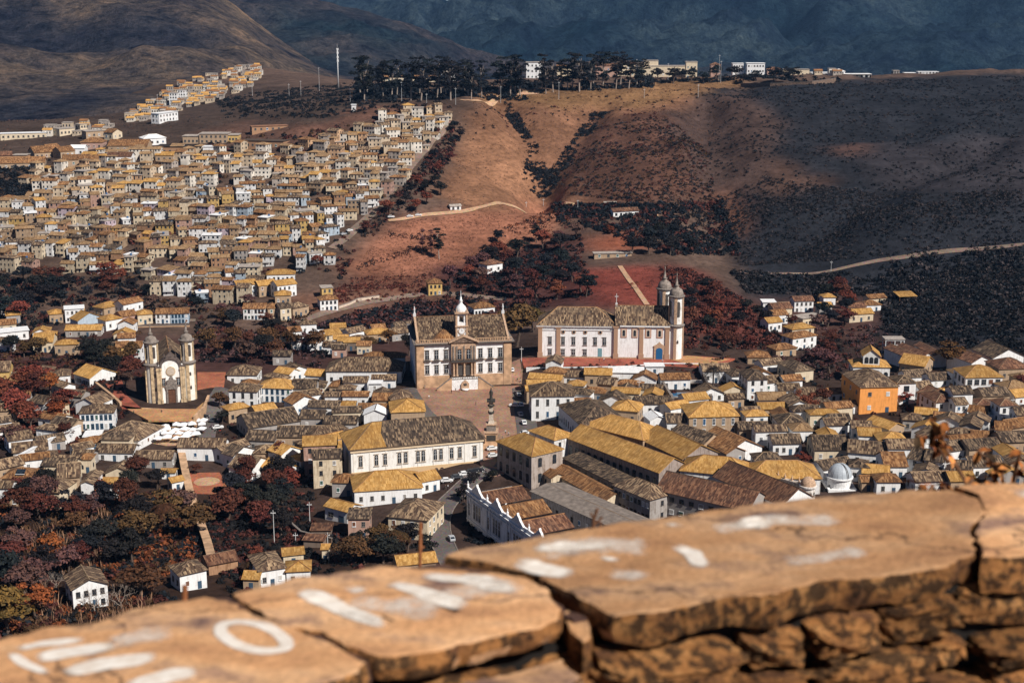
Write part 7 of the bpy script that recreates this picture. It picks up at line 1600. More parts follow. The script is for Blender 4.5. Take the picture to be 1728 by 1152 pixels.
CC = {'white': (.75,.75,.75), 'silver': (.42,.43,.45), 'black': (.02,.02,.025), 'dark grey': (.06,.065,.075), 'red': (.35,.03,.02), 'blue': (.03,.07,.18)}
def car(px, py, head, col, label, s=1.12):
    x, y, z = ground(px, py); r = thing('car', label, 'car', (x, y, z+.33), R(head), 'parked cars'); r.scale = (s, s, s)
    mk('body', CAR[0], r, col=CC[col]); mk('side_glass', CAR[1], r)
    for a in (-1.35, 1.35):
        for b in (-.78, .78): mk('wheel', CAR[2], r, (a, b, .32))
    for b in (-.55, .55): mk('headlight', CAR[3], r, (2.12, b, .78))
CARS = [(875,669,100,'silver',"silver car in the shade of the square's right side, topmost"),(868,687,165,'white',"white car half in sun at the square's right side"),(879,686,100,'white',"white car in shade behind the half-sunlit white car"),
 (878,702,100,'silver',"grey car in shade below the white pair"),(884,664,100,'black',"black car at the top of the shaded car row"),(884,716,100,'white',"white car deep in shade before the white corner house"),(887,734,20,'white',"white car beside the small white tower block"),
 (831,760,15,'white',"white car between school and corner palace, upper one"),(833,772,10,'white',"white car between school and corner palace, lower one"),
 (754,814,8,'white',"white car nearest the teal door"),(771,808,15,'dark grey',"dark car between two white cars before the school"),(784,803,20,'white',"white car in the middle of the row before the school"),(797,799,20,'black',"black car at the right of the row before the school"),(807,797,20,'black',"second black car at the right of the row before the school"),
 (762,912,105,'silver',"silver car driving on the shaded road bend"),(864,627,95,'white',"white car on the lane right of the museum"),
 (360,712,80,'dark grey',"dark car at the corner of the forecourt road"),(368,724,20,'white',"white car beside the parked motorcycles"),(344,706,10,'black',"black car below the church forecourt"),
 (236,541,5,'silver',"silver car on the valley street, left one"),(252,541,5,'white',"white car on the valley street, middle one"),(205,543,5,'dark grey',"dark car on the valley street"),(590,391,40,'white',"white car at the foot of the hillside street"),(580,397,40,'silver',"silver car at the foot of the hillside street"),
 (660,368,8,'white',"white car on the track beside the brown field, left one"),(692,367,8,'white',"white car on the track beside the brown field, middle one"),(706,365,8,'white',"white car on the track beside the brown field, right one"),(888,118+0,0,'white',"")]
for c in CARS[:-1]: car(*c)
def motorbikes():
    m = MB(); n = 12
    for x in (-.62, .62): m.prism([(x+.32*math.cos(2*PI*i/n), .32+.32*math.sin(2*PI*i/n)) for i in range(n)], -.06, .06)
    wh = m.mesh('wheels', ['tyre']); b = MB(); b.tube([(-.6,0,.35),(-.2,0,.75),(.35,0,.8),(.6,0,.35)], [.06,.12,.13,.05], 6); b.tube([(.4,-.35,1.05),(.42,0,1.0),(.4,.35,1.05)], [.03]*3, 5); b.box(-.6,.05,-.14,.14,.78,.9); bd = b.mesh('frame', ['object_paint'])
    for i, (px, py) in enumerate([(357,722),(361,724),(365,728),(372,730),(378,732)]):
        x, y, z = ground(px, py); r = thing('motorcycle', f"parked motorcycle beside the white corner house, {ORD[i+1]} from left", 'motorcycle', (x, y, z+.3), .6+i*.1, 'parked motorcycles'); mk('wheels', wh, r); mk('frame', bd, r, col=((.03,.03,.03),(.3,.03,.02))[i % 2])
motorbikes()

# ------------------------------------------------------------------ people
def person_mesh(walk):
    m = bpy.data.meshes.new('body'); k = .16 if walk else .03
    J = [(0,0,.95),(0,0,1.2),(0,0,1.42),(0,0,1.52),(0,.02,1.66),(0,.01,1.76),
         (-.18,0,1.40),(-.25,-k,1.14),(-.22,-k*1.6-.08,.90),(-.22,-k*1.6-.11,.80),(.18,0,1.40),(.25,k,1.14),(.22,k*1.2-.08,.90),(.22,k*1.2-.11,.80),
         (-.10,0,.90),(-.11,k*1.3+.02,.48),(-.11,k*1.4-.06,.08),(-.11,k*1.4-.20,.04),(.10,0,.90),(.11,-k*1.3+.02,.48),(.11,-k*1.4+.03,.08),(.11,-k*1.4-.12,.04)]
    E = [(0,1),(1,2),(2,3),(3,4),(4,5),(2,6),(6,7),(7,8),(8,9),(2,10),(10,11),(11,12),(12,13),(0,14),(14,15),(15,16),(16,17),(0,18),(18,19),(19,20),(20,21)]
    rad = [.15,.14,.16,.065,.105,.08,.075,.055,.042,.045,.075,.055,.042,.045,.10,.07,.05,.045,.10,.07,.05,.045]
    m.from_pydata(J, E, []); o = bpy.data.objects.new('tmp', m); COL.objects.link(o); o.modifiers.new('s', 'SKIN'); o.modifiers.new('u', 'SUBSURF').levels = 1
    for v, r in zip(m.skin_vertices[0].data, rad): v.radius = (r, r*.85 if r > .12 else r)
    m.skin_vertices[0].data[0].use_root = True
    dg = bpy.context.evaluated_depsgraph_get(); me = bpy.data.meshes.new_from_object(o.evaluated_get(dg)); bpy.data.objects.remove(o); me.materials.clear(); me.materials.append(MAT['clothed']); me.polygons.foreach_set('use_smooth', [True]*len(me.polygons)); return me
def clothed():
    m, n, l, b = newmat('clothed'); tc = nd(n, 'TexCoord'); s = nd(n, 'SeparateXYZ'); l.new(tc.outputs['Object'], s.inputs[0]); oi = nd(n, 'ObjectInfo')
    leg = ramp(n, l, oi.outputs['Random'], [(0, (.03,.04,.07)), (.5, (.05,.04,.035)), (1, (.22,.19,.15))]); skin = (.30,.16,.10)
    up = math_(n, l, 'GREATER_THAN', s.outputs[2], .93); hd = math_(n, l, 'GREATER_THAN', s.outputs[2], 1.47); hr = math_(n, l, 'GREATER_THAN', s.outputs[2], 1.71)
    c = mixc(n, l, up, leg, oi.outputs['Color']); c = mixc(n, l, hd, c, skin); c = mixc(n, l, hr, c, (.02,.015,.012)); l.new(c, b.inputs['Base Color']); MAT['clothed'] = m
clothed()
PM = [person_mesh(False), person_mesh(True)]
PEOPLE = [(803,684,'dark',"alone in the middle of the square"),(724,673,'white',"near the left lane of the square"),(762,664,'dark',"before the museum fountain, left"),(769,661,'dark',"before the museum fountain, middle"),(775,662,'red',"before the museum fountain, right"),
 (717,656,'grey',"at the museum's left corner"),(853,732,'white',"in the group right of the column, left"),(858,735,'white',"in the group right of the column, right"),(862,741,'dark',"just below the group right of the column"),(848,742,'grey',"left of the group by the column"),
 (873,644,'dark',"at the museum's right corner, left one"),(878,646,'white',"at the museum's right corner, right one"),(832,738,'dark',"on the steps of the column"),(752,826,'dark',"by the teal door, left one"),(756,825,'white',"by the teal door, right one"),
 (273,698,'dark',"on the church forecourt beside a bicycle rack"),(226,699,'dark',"at the left end of the church forecourt"),(321,704,'dark',"at the right parapet of the church forecourt"),(290,712,'white',"below the church forecourt"),(296,713,'dark',"right of the one below the church forecourt"),
 (1011,611,'dark',"on the side church lawn, leftmost"),(1019,610,'white',"on the side church lawn, second"),(1043,611,'dark',"on the side church lawn, third"),(1118,612,'white',"on the side church lawn, rightmost"),(820,800,'dark',"at the street corner below the school"),(824,745,'red',"sitting line at the column's left foot"),(745,655,'dark',"at the museum's left stair"),(802,650,'dark',"at the museum's right stair"),
 (890,645,'grey',"at the top of the shaded car row"),(838,741,'dark',"right of the column steps"),(191,655,'dark',"on the path of the left red lawn")]
PC = {'dark': (.03,.03,.035), 'white': (.7,.7,.7), 'grey': (.2,.2,.2), 'red': (.35,.05,.03)}
CW = {'dark': 'dark clothes', 'white': 'a white shirt', 'grey': 'grey clothes', 'red': 'a red shirt'}
rp = random.Random(4)
for i, (px, py, c, where) in enumerate(PEOPLE):
    x, y, z = ground(px, py); r = thing('person', f"person in {CW[c]} {where}", 'person', (x, y, z+.12), rp.uniform(0, 6.28), 'people in the town'); r.scale = (1.1,)*3; mk('body', PM[i % 2], r, col=PC[c])

# ------------------------------------------------------------------ market parasols
def parasols():
    rnd = random.Random(12); m = MB(); a = 1.9
    for k in range(4):
        t0, t1 = PI/4+k*PI/2, PI/4+(k+1)*PI/2; p, q = (a*1.35*math.cos(t0), a*1.35*math.sin(t0)), (a*1.35*math.cos(t1), a*1.35*math.sin(t1))
        m.poly([(p[0],p[1],2.5),(q[0],q[1],2.5),(0,0,3.5)]); m.poly([(p[0],p[1],2.25),(q[0],q[1],2.25),(q[0],q[1],2.5),(p[0],p[1],2.5)])
    can = m.mesh('canopy', ['canvas']); m = MB(); m.tube([(0,0,-.5),(0,0,3.55)], [.05,.04], 6); pole = m.mesh('pole', ['wood']); m = MB(); m.box(-1.2,1.2,-.6,.6,.75,.85); [m.box(x-.05,x+.05,y-.05,y+.05,-.5,.75) for x in (-1.1,1.1) for y in (-.5,.5)]; tb = m.mesh('stall_table', ['wood']); pts = []
    rows = [(740,[262,276,290,304,318,332]),(733,[268,283,298,312,327,340]),(747,[268,283,298,312]),(726,[280,296,311,326,341]),(719,[296,312,328,343])]
    nm = ['lowest','second','third','fourth','topmost']; order = sorted(rows, key=lambda r: -r[0])
    for ri, (yy, xs) in enumerate(order):
        for xi, xx in enumerate(xs):
            x, y, z = ground(xx+rnd.uniform(-2, 2), yy+rnd.uniform(-1.5, 1.5)); s = rnd.uniform(.8, 1.15)
            r = thing('market_parasol', f"white market parasol, {ORD[xi+1]} from left in the {nm[ri]} row of stalls", 'parasol', (x, y, z+.15), rnd.uniform(-.4, .4), 'white parasols of the market'); r.scale = (s, s, rnd.uniform(.9, 1.1)); mk('canopy', can, r); mk('pole', pole, r); mk('stall_table', tb, r)
parasols()

# ------------------------------------------------------------------ poles and masts
def pole(px, pyb, pyt, label, arm=True, name='lamp_post', cat='pole', rad=.16, mat='metal_white'):
    p = Vector(ground(px, pyb)); s = (p.y*CP+(CAMZ-p.z)*SP)/F; H = (pyb-pyt)*s*1.02; r = thing(name, label, cat, p, 0, 'poles on the ridge' if pyb < 300 else 'street poles')
    rad = max(rad, .26*s*1.0); m = MB(); m.tube([(0,0,-2),(0,0,H)], [rad, rad*.6], 7); sub('pole', m, r, [mat])
    if arm: m = MB(); m.box(-.9, .9, -.1, .1, H-1.2, H-1.0); m.box(-.75,-.6,-.08,.08,H-1.0,H-.7); m.box(.6,.75,-.08,.08,H-1.0,H-.7); sub('cross_arm', m, r, [mat])
for i, (x, b, t, w) in enumerate([(591,172,149,"left of the small white hut"),(635,161,121,"in front of the left pines"),(678,174,139,"below the pine grove"),(739,163,130,"before the thickest pines"),(769,177,149,"above the top of the hillside town"),(845,174,146,"at the pale ridge path"),(906,151,114,"beside the white block among pines"),(943,168,139,"on the golden ridge slope"),(1036,149,115,"before the right pines"),(1074,135,101,"left of the yellow ridge block"),(1127,138,108,"below the ridge chimney"),(1213,138,94,"before the white ridge apartments"),(1216,140,104,"doubled beside the tall pole before the white ridge apartments"),(426,163,125,"right of the far settlement"),(508,163,137,"on the bare ridge left of the mast"),(539,154,115,"nearest the telecom mast"),(267,188,160,"in the far settlement"),(488,163,142,"left of the bare ridge poles"),(720,174,158,"short one below the pines"),(888,349,340,"on the track below the brown hill, left"),(917,347,335,"on the track below the brown hill, middle"),(975,352,337,"on the track below the brown hill, right"),(1178,165,143,"on the slope below the ridge compound"),(1087,166,150,"on the golden ridge slope, right one")]): pole(x, b, t, f"thin pale pole {w}")
for (x, b, t, w) in [(463,916,858,"in the shaded ravine, tall one"),(499,917,897,"in the shaded yard, short one"),(553,917,897,"right of the red sheds"),(523,884,845,"beside the stained old house"),(258,885,843,"pale one in the lower-left gully"),(1402,460,440,"beside the right slope road"),(1548,655,640,"by the white one-window house"),(1707,700,670,"near the right edge"),(880,612,585,"behind the museum's right flank"),(1078,668,640,"below the white yard building")]: pole(x, b, t, f"street pole {w}", name='street_pole')
def mast():
    p = Vector(ground(571, 149)); s = (p.y*CP+(CAMZ-p.z)*SP)/F; H = 73*s; r = thing('telecom_mast', "tall white telecom mast with antennas on the left ridge", 'mast', p); m = MB(); m.tube([(0,0,-2),(0,0,H*.9)], [1.1*s, .7*s], 8); m.tube([(0,0,H*.9),(0,0,H)], [.25*s,.12*s], 5); sub('mast_tube', m, r, ['metal_white'], True)
    for z in (.62, .70, .80, .88): m = MB(); [m.box(math.cos(a)*1.6*s-.5*s, math.cos(a)*1.6*s+.5*s, math.sin(a)*1.6*s-.4*s, math.sin(a)*1.6*s+.4*s, H*z-2*s, H*z+2*s) for a in (.3, 2.4, 4.5)]; m.lathe(0, 0, [(1.8*s,H*z-.2),(1.8*s,H*z+.1)], 10); sub('antenna_ring', m, r, ['metal_white'])
mast()
def dish():
    p, rz, w = place((598,866), (604,866), 6.0); r = thing('satellite_dish', "round satellite dish on the roof beside the bend house", 'dish', p); m = MB(); m.lathe(0, 0, [(0,0),(.7,.1),(1.3,.4),(1.7,.8)], 18); o = sub('reflector', m, r, ['metal_mesh'], True, loc=(0, 0, 6.8)); o.rotation_euler = (1.0, 0, .4); m = MB(); m.tube([(0,.3,3),(0,.1,6.9)], [.08,.08], 6); sub('stand', m, r, ['dark_trim'])
flat('metal_mesh', (.22,.20,.19), var=.2); dish()
def solar():
    p, rz, w = place((26,800), (41,800), 8.3); r = thing('solar_panel', "blue-black solar panel on the orange roof at the left edge", 'solar panel', p, rz); m = MB(); m.poly([(-w/2,0,8.4),(w/2,0,8.4),(w/2,2.4,9.6),(-w/2,2.4,9.6)]); m.poly([(-w/2,2.4,9.5),(w/2,2.4,9.5),(w/2,0,8.3),(-w/2,0,8.3)]); sub('panel', m, r, ['pane_glass']); m = MB(); m.box(-w/2-.1,w/2+.1,-.1,0,8.25,8.5); sub('frame', m, r, ['metal_white'])
solar()

# ------------------------------------------------------------------ haze over the valley
def haze():
    m = MB(); m.box(-9500, 9500, -200, 8200, -420, 640); me = m.mesh('haze', []); mat = bpy.data.materials.new('haze'); mat.use_nodes = True; n = mat.node_tree.nodes; l = mat.node_tree.links
    n.remove(n['Principled BSDF']); v = n.new('ShaderNodeVolumePrincipled'); v.inputs['Color'].default_value = (.27,.55,1.0,1); v.inputs['Density'].default_value = 0.000026; v.inputs['Anisotropy'].default_value = 0.1
    l.new(v.outputs[0], n['Material Output'].inputs['Volume']); me.materials.append(mat); o = mk('haze', me); tag(o, "thin blue haze hanging over the valley and mountains", 'haze', kind='stuff')
haze()

# ------------------------------------------------------------------ foreground wall
ZW = CAMZ-0.90
def stone_mat(name, cols, sc, dark, darkamt, rough=.9, bd=.01, crack=False):
    m, n, l, b = newmat(name); g = nd(n, 'NewGeometry'); P = g.outputs['Position']; oi = nd(n, 'ObjectInfo')
    mp = nd(n, 'Mapping'); mp.inputs['Scale'].default_value = (.55, 1.5, 1.5); mp.inputs['Rotation'].default_value = (0, 0, -.36); l.new(P, mp.inputs[0])
    a = noise(n, l, mp.outputs[0], sc, 6, .6); c2 = noise(n, l, P, sc*3.1, 6, .7); f = noise(n, l, P, sc*16, 5, .7)
    c = ramp(n, l, a, cols)
    dk = ramp(n, l, math_(n, l, 'ADD', math_(n, l, 'MULTIPLY', c2, .4 if crack else .7), math_(n, l, 'MULTIPLY', a, .6 if crack else .3)), [(darkamt, 0.0), (darkamt+(.11 if crack else .06), 1.0)])
    c = mixc(n, l, math_(n, l, 'MULTIPLY', dk, .85), c, dark)
    c = mixc(n, l, 1.0, c, ramp(n, l, f, [(.25, .66), (.75, 1.28)]), 'MULTIPLY')
    if crack:
        w = nd(n, 'VectorMath', operation='ADD'); wn = nd(n, 'TexNoise'); wn.inputs['Scale'].default_value = 9; wn.inputs['Detail'].default_value = 5; l.new(P, wn.inputs['Vector']); w2 = nd(n, 'VectorMath', operation='SCALE'); w2.inputs[3].default_value = .22; l.new(wn.outputs['Color'], w2.inputs[0]); l.new(mp.outputs[0], w.inputs[0]); l.new(w2.outputs[0], w.inputs[1])
        vo = nd(n, 'TexVoronoi', feature='DISTANCE_TO_EDGE'); vo.inputs['Scale'].default_value = 1.5; l.new(w.outputs[0], vo.inputs['Vector'])
        c = mixc(n, l, ramp(n, l, vo.outputs['Distance'], [(.002, .7), (.008, 0.0)]), c, (.045,.025,.02))
    hs = nd(n, 'HueSaturation'); l.new(c, hs.inputs['Color']); l.new(math_(n, l, 'ADD', math_(n, l, 'MULTIPLY', oi.outputs['Random'], .5), .75), hs.inputs['Value']); l.new(hs.outputs[0], b.inputs['Base Color'])
    b.inputs['Roughness'].default_value = rough; bump(n, l, b, math_(n, l, 'ADD', math_(n, l, 'MULTIPLY', c2, 1.0), math_(n, l, 'MULTIPLY', f, .35)), bd, .8); MAT[name] = m
stone_mat('capstone', [(.30,(.34,.17,.085)),(.45,(.50,.265,.125)),(.58,(.58,.34,.18)),(.72,(.42,.24,.14))], 6.0, (.11,.066,.068), .525, crack=True)
stone_mat('rubble', [(.32,(.10,.045,.025)),(.5,(.42,.185,.06)),(.64,(.60,.30,.11)),(.75,(.22,.12,.075))], 14.0, (.010,.008,.008), .475, bd=.03)
flat('wall_core', (.012,.010,.009), var=.3, sc=20)
def paintmat():
    m, n, l, b = newmat('worn_paint'); g = nd(n, 'NewGeometry'); a = noise(n, l, g.outputs['Position'], 22, 8, .8); at = nd(n, 'Attribute', attribute_name='edge')
    l.new(ramp(n, l, noise(n, l, g.outputs['Position'], 60, 3), [(.3, (.66,.57,.48)), (.7, (.82,.77,.70))]), b.inputs['Base Color'])
    tr = nd(n, 'BsdfTransparent'); mx = nd(n, 'MixShader'); f = ramp(n, l, math_(n, l, 'ADD', at.outputs['Fac'], math_(n, l, 'MULTIPLY', a, .8)), [(.62, 0.0), (1.12, .9)])
    l.new(f, mx.inputs[0]); l.new(tr.outputs[0], mx.inputs[1]); l.new(b.outputs[0], mx.inputs[2]); l.new(mx.outputs[0], n['Material Output'].inputs['Surface']); MAT['worn_paint'] = m
paintmat()
WALL = thing('stone_wall', "sunlit rubble wall with painted capstones across the foreground", 'wall', (0, 2.0, ZW-1.4))
WO = Vector(WALL.location)
SLABS = {}
def slab_h(x, y, seed, amp):
    a = float(fbm(np.array(x*3.2), np.array(y*4.0), seed, 4)); b = float(fbm(np.array(x*14.0), np.array(y*20.0), seed+3, 3)); q = a*4; st = (math.floor(q)+min(1, (q-math.floor(q))*5))/4
    return (a*.45+st*.75)*amp*.8+b*.0022
def slab(px_pts, seed, th, name='capstone', tilt=(0, 0), lift=0.0, amp=.014):
    P = [Vector(onz(a, b, ZW)) for a, b in px_pts]; n0 = len(P); Q = []
    for i in range(n0):
        a, b = P[i], P[(i+1) % n0]; k = max(1, int((b-a).length/.012)); Q += [a.lerp(b, j/k) for j in range(k)]
    n = len(Q); cx = sum(q.x for q in Q)/n; cy = sum(q.y for q in Q)/n; rng = np.random.default_rng(seed)
    jit = np.convolve(rng.normal(size=n*3), np.ones(5)/5, 'same')[n:2*n]*.009+rng.normal(size=n)*.0016
    nr = 30; V = []; F_ = []
    rings = [(1.0, -th, -.006), (1.0, -th*.55, .004), (1.0, -.008, .001), (1.0, -.0015, -.001), (1.0, 0, -.004)]+[(1-.985*((k+1)/nr)**.9, 0, -.004) for k in range(nr)]
    for (s, dz, inset) in rings:
        for i, q in enumerate(Q):
            d = Vector((q.x-cx, q.y-cy)); L = d.length; r = max(L*s+(inset+jit[i])*(s if s < .5 else 1), .0005); x = cx+d.x/L*r; y = cy+d.y/L*r
            top = slab_h(x, y, seed, amp)+tilt[0]*(x-cx)+tilt[1]*(y-cy)+lift
            z = ZW+top+dz if dz > -.03 else ZW+dz+slab_h(x*3, y*3, seed+4, .02)+top*.5
            V.append((x-WO.x, y-WO.y, z-WO.z))
    m = len(rings)
    for k in range(m-1):
        for i in range(n): j = (i+1) % n; F_.append((k*n+i, k*n+j, (k+1)*n+j, (k+1)*n+i))
    F_.append(tuple((m-1)*n+i for i in range(n))); F_.append(tuple(reversed(range(n))))
    me = bpy.data.meshes.new(name); me.from_pydata(V, [], F_); me.materials.append(MAT['capstone']); me.polygons.foreach_set('use_smooth', [True]*len(F_)); bm = bmesh.new(); bm.from_mesh(me); bmesh.ops.recalc_face_normals(bm, faces=bm.faces); bm.to_mesh(me); bm.free(); me.set_sharp_from_angle(angle=R(38)); me.materials.append(MAT['rubble']); me.polygons.foreach_set('material_index', [1 if abs(p.normal.z) < .45 else 0 for p in me.polygons]); o = mk(name, me, WALL)
    def hfun(x, y): return ZW+slab_h(x, y, seed, amp)+tilt[0]*(x-cx)+tilt[1]*(y-cy)+lift
    return o, hfun
S1 = slab([(-120,1150),(-60,1112),(0,1085),(60,1064),(150,1048),(240,1022),(300,1010),(348,1003),(380,1012),(430,1037),(500,1064),(560,1090),(616,1114),(600,1132),(520,1160),(420,1190),(200,1250),(-150,1300)], 3, .065)
S2 = slab([(388,1003),(430,992),(500,975),(590,962),(640,951),(700,957),(760,955),(830,966),(880,977),(925,1000),(944,1034),(928,1052),(850,1072),(780,1085),(700,1106),(645,1117),(620,1106),(520,1066),(440,1034)], 5, .035)
S3 = slab([(752,941),(800,926),(900,912),(1000,895),(1130,872),(1250,855),(1400,836),(1500,824),(1600,824),(1644,838),(1662,862),(1640,892),(1650,930),(1600,952),(1450,974),(1330,990),(1200,1014),(1100,1038),(1035,1044),(1004,1025),(962,1000),(900,970),(830,950)], 9, .05, lift=.004)
S4 = slab([(1604,821),(1728,820),(1900,824),(1960,860),(1940,905),(1728,935),(1654,943),(1645,900),(1666,864),(1648,836)], 12, .06, lift=.004)
S5 = slab([(952,1004),(968,1000),(996,1028),(998,1050),(985,1058),(958,1036)], 14, .06, 'joint_stone', lift=-.02)
S6 = slab([(640,1122),(700,1112),(800,1092),(900,1068),(948,1056),(980,1085),(940,1120),(800,1160),(660,1190),(600,1160)], 17, .06, 'capstone', lift=-.055)
def stroke(slabo, px_pts, wpx, name='painted_stroke', closed=False, al=1.0):
    o, hf = slabo; P = [Vector(onz(a, b, ZW)) for a, b in px_pts]; 
    if closed: P.append(P[0])
    Q = []
    for a, b in zip(P[:-1], P[1:]):
        k = max(1, int((b-a).length/.006)); Q += [a.lerp(b, j/k) for j in range(k)]
    Q.append(P[-1]); rows = []; V = []; E = []; W_ = wpx/1200.0*1.9; N = 9
    for i, q in enumerate(Q):
        t = Q[min(i+1, len(Q)-1)]-Q[max(i-1, 0)]; t.z = 0; t.normalize(); nr = Vector((-t.y, t.x, 0)); endf = 1.0 if closed else min(1, min(i, len(Q)-1-i)/7)
        for j in range(N):
            f = j/(N-1)*2-1; x, y = q.x+nr.x*W_*f, q.y+nr.y*W_*f; V.append((x-WO.x, y-WO.y, hf(x, y)+.0016-WO.z)); E.append(min(1, (1-abs(f))*1.7)*endf*.86*al)
    F_ = [(i*N+j, i*N+j+1, (i+1)*N+j+1, (i+1)*N+j) for i in range(len(Q)-1) for j in range(N-1)]
    me = bpy.data.meshes.new(name); me.from_pydata(V, [], F_); at = me.attributes.new('edge', 'FLOAT', 'POINT'); at.data.foreach_set('value', E); me.materials.append(MAT['worn_paint']); mk(name, me, o)
for pts, w in [([(16,1108),(70,1092),(155,1082)], 9), ([(50,1122),(120,1106),(210,1092)], 14), ([(95,1148),(180,1128),(275,1114)], 15), ([(200,1170),(290,1146),(345,1140)], 14), ([(14,1108),(40,1128),(90,1150)], 7)]: stroke(S1, pts, w, al=1.4)
stroke(S1, [(428+56*math.cos(2*PI*i/28)+6*math.sin(2*PI*i/28), 1077+23*math.sin(2*PI*i/28)+8*math.cos(2*PI*i/28)) for i in range(28)], 9, closed=True, al=.9)
for pts, w in [([(500,1000),(560,1024),(650,1060)], 15), ([(580,992),(625,1008)], 13), ([(560,1030),(660,1064)], 10), ([(652,984),(720,1008),(800,1034)], 14), ([(700,968),(790,985),(880,1010)], 15), ([(760,972),(860,985)], 10)]: stroke(S2, pts, w)
for so, pts, w in [(S1, [(150,1100),(320,1060)], 26), (S2, [(640,1040),(820,1000),(900,985)], 30), (S2, [(560,1010),(760,1050)], 24), (S3, [(880,935),(1000,925),(1120,925)], 34), (S3, [(1180,900),(1300,878),(1440,880)], 22), (S3, [(1000,965),(1120,980)], 22), (S3, [(1300,950),(1480,925)], 22), (S4, [(1690,830),(1800,850)], 26)]: stroke(so, pts, w, 'faded_paint', al=.45)
for pts, w in [([(860,948),(920,962),(980,974)], 20), ([(890,935),(960,925),(1040,928)], 12), ([(1128,920),(1168,936),(1180,958),(1166,970)], 14), ([(1235,888),(1275,880),(1320,888)], 15), ([(1108,888),(1160,890)], 9), ([(1000,940),(1060,950)], 8)]: stroke(S3, pts, w)
def mortar(pts, seed, dz):
    o, _ = slab(pts, seed, .05, 'mortar', lift=dz, amp=.02); o.data.materials.clear(); o.data.materials.append(MAT['mortar_bed'])
stone_mat('mortar_bed', [(.32,(.07,.038,.034)),(.5,(.16,.085,.065)),(.66,(.24,.13,.085))], 20.0, (.03,.02,.02), .52, bd=.03)
mortar([(335,1000),(400,998),(470,1030),(560,1068),(622,1098),(618,1112),(590,1108),(540,1092),(430,1045)], 51, -.011)
mortar([(640,955),(760,938),(850,945),(920,970),(975,1000),(985,1020),(965,1025),(930,1005),(860,975),(760,962)], 53, -.013)
mortar([(1600,826),(1665,830),(1680,866),(1665,900),(1658,922),(1646,922),(1636,890),(1650,862)], 55, -.014)
# rubble of the wall face
def rubble():
    rng = np.random.default_rng(44); base = bmesh.new(); bmesh.ops.create_icosphere(base, subdivisions=5, radius=1.0); V0 = np.array([v.co[:] for v in base.verts]); F0 = np.array([[v.index for v in f.verts] for f in base.faces]); base.free()
    protos = []
    for k in range(9):
        e = .5+rng.uniform(-.08, .12); V = np.sign(V0)*np.abs(V0)**e; n = fbm(V0[:, 0]*1.3+V0[:, 2]*1.7+k*7, V0[:, 1]*1.3-V0[:, 2]*.6+k*3, 60+k, 3)[:, None]; n2 = fbm(V0[:, 0]*3+k, V0[:, 1]*3+V0[:, 2]*6, 90+k, 4)[:, None]
        V = V*(1+.34*n+.15*n2); me = npmesh('stone', V, F0, ['rubble'], smooth=True); me.set_sharp_from_angle(angle=R(30)); protos.append(me)
    line = [Vector(onz(a, b, ZW)) for a, b in ((420,1190),(640,1122),(940,1058),(1030,1052),(1200,1022),(1450,982),(1728,940),(1960,905))]
    seg = []; L = 0
    for a, b in zip(line[:-1], line[1:]): seg.append((L, a, b)); L += (b-a).length
    def at(s):
        for (l0, a, b) in reversed(seg):
            if s >= l0: t = (b-a).normalized(); return a+t*(s-l0), t
        return line[0], (line[1]-line[0]).normalized()
    z = -.062; course = 0
    while z > -.46:
        hh = rng.uniform(.022, .046); s = rng.uniform(-.02, .05)
        while s < L+.1:
            ln = rng.uniform(.035, .12); p, t = at(s+ln); nrm = Vector((-t.y, t.x, 0)); q = p+nrm*(.055+rng.uniform(-.03, .03)-course*.004)
            o = mk('stone', protos[rng.integers(0, 9)], WALL, (q.x-WO.x, q.y-WO.y, ZW+z-hh+rng.uniform(-.006, .006)-WO.z)); o.scale = (ln*1.02, rng.uniform(.05, .075), hh*rng.uniform(.74, .98)); o.rotation_euler = (rng.uniform(-.15, .15), rng.uniform(-.13, .13), math.atan2(t.y, t.x)+rng.uniform(-.12, .12)); s += ln*2+rng.uniform(-.002, .022)
        z -= hh*2+rng.uniform(.0, .008); course += 1
    # dark core and back face
    far = [Vector(onz(a, b, ZW)) for a, b in ((-200,1150),(0,1100),(350,1022),(650,975),(1000,915),(1500,845),(1960,845))]; near = [Vector(onz(-200,1330,ZW))]+line
    m = MB(); outl = [(v.x-WO.x+.0, v.y-WO.y+.05) for v in near]+[(v.x-WO.x, v.y-WO.y-.03) for v in reversed(far)]; m.plate(outl, -.6, ZW-WO.z-.055); sub('wall_core', m, WALL, ['wall_core'])
rubble()
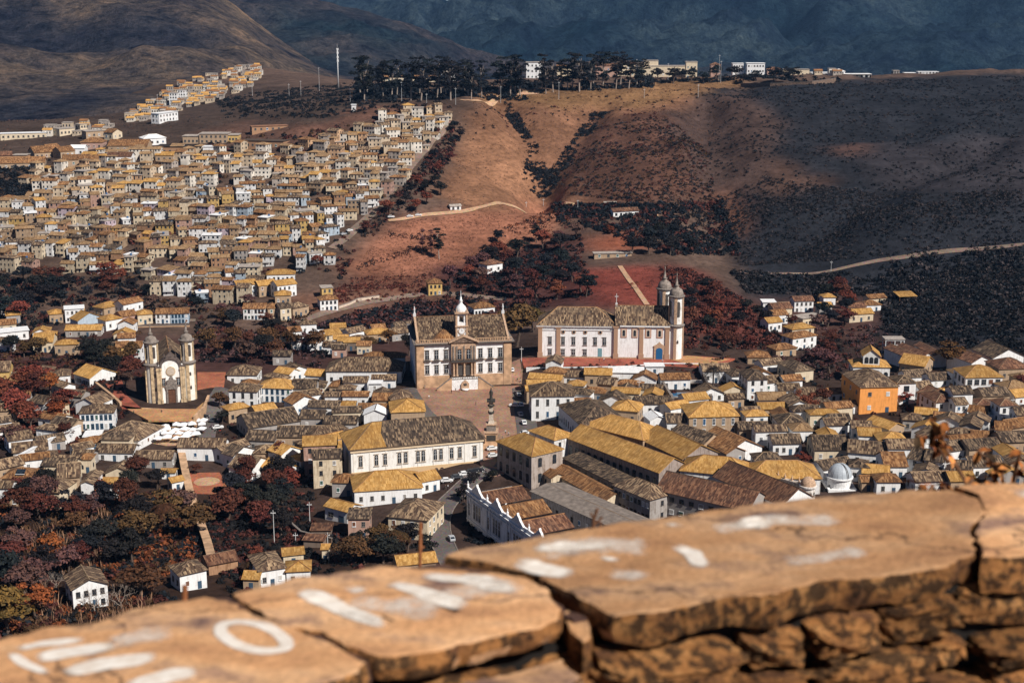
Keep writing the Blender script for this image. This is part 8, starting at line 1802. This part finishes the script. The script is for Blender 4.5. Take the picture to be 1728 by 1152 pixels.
# ------------------------------------------------------------------ plants and sticks beyond the wall
def fg_leafmesh(k):
    m = MB(); n = 7; L = 1.0; 
    for i in range(n-1):
        t0, t1 = i/(n-1), (i+1)/(n-1); w0, w1 = .26*math.sin(PI*min(1, t0*.95+.04))**.8, .26*math.sin(PI*min(1, t1*.95+.04))**.8 if i < n-2 else 0.0; z0, z1 = -.5*t0*t0, -.5*t1*t1
        for s in (-1, 1): m.poly([(0,t0,z0),(s*w0,t0,z0+.07),(s*w1,t1,z1+.07 if i < n-2 else z1),(0,t1,z1)])
    return m.mesh('leaf', ['foliage'])
LEAF = fg_leafmesh(0)
def plant(label, stems, Y, nleaf, lsz, cols, seed, name='plant'):
    rnd = random.Random(seed); b = Vector(aty(stems[0][0][0], stems[0][0][1], Y)); r = thing(name, label, 'plant', b)
    for st in stems:
        P = [Vector(aty(x, y, Y+rnd.uniform(-.05, .05)))-b for x, y in st]; m = MB(); m.tube(P, [.006*Y/3*(1-.7*i/len(P)) for i in range(len(P))], 6); sub('stem', m, r, ['twig'])
        for i in range(nleaf):
            t = rnd.uniform(.25, 1.0)*(len(P)-1); k = min(int(t), len(P)-2); p = P[k].lerp(P[k+1], t-k)
            o = mk('leaf', LEAF, r, p, col=tuple(np.array(rnd.choice(cols))*rnd.uniform(.6, 1.2)), sc=lsz*rnd.uniform(.6, 1.25)); o.rotation_euler = (rnd.uniform(-1.2, .7), rnd.uniform(-.6, .6), rnd.uniform(0, 6.28))
flat('twig', (.16,.075,.04), var=.3, sc=30); flat('rust_pole', (.30,.11,.045), var=.4, sc=20)
LC = [(.24,.085,.025),(.14,.045,.018),(.40,.17,.06),(.045,.03,.02)]
plant("blurred sprig of drooping rust leaves above the wall at right", [[(1640,830),(1610,780),(1580,735),(1570,705)],[(1600,780),(1575,740),(1545,735)],[(1590,750),(1590,725),(1598,712)]], 3.6, 13, .038, LC, 1)
plant("blurred leafy plant at the wall's far right edge", [[(1700,850),(1690,800),(1665,765)],[(1705,850),(1712,800),(1722,760)],[(1690,850),(1660,815),(1630,800)],[(1720,850),(1735,800),(1760,770)],[(1680,850),(1680,790),(1650,760)]], 3.4, 14, .036, LC, 2)
plant("low rust foliage along the wall top near the right plant", [[(1560,840),(1575,818)],[(1600,840),(1590,815)],[(1630,840),(1640,808)],[(1545,838),(1555,820)],[(1660,840),(1670,812)]], 3.2, 9, .04, LC, 3)
def stick(label, pts, Y, r0, mat, name='stick', sub_pts=None):
    b = Vector(aty(*pts[0], Y)); r = thing(name, label, 'stick', b); m = MB(); P = [Vector(aty(x, y, Y))-b for x, y in pts]; m.tube(P, [r0]*len(P), 8); sub('shaft', m, r, [mat])
    for q in (sub_pts or []): m = MB(); m.tube([Vector(aty(x, y, Y))-b for x, y in q], [r0*.8, r0*.6], 6); sub('twig', m, r, [mat])
stick("rusty orange pole rising behind the wall below the bend house", [(708,985),(709,930),(710,882)], 3.4, .0045, 'rust_pole', 'rusty_pole', [[(709,925),(716,922)]])
stick("short pale stake standing behind the wall at lower left", [(311,1040),(312,988)], 3.0, .0065, 'rust_pole', 'stake')
stick("forked dry twigs poking up over the middle of the wall", [(1000,905),(1002,875),(1008,858)], 3.0, .004, 'twig', 'dry_twig', [[(1003,880),(997,865)],[(1004,885),(1016,872)],[(1010,900),(1014,880)]])
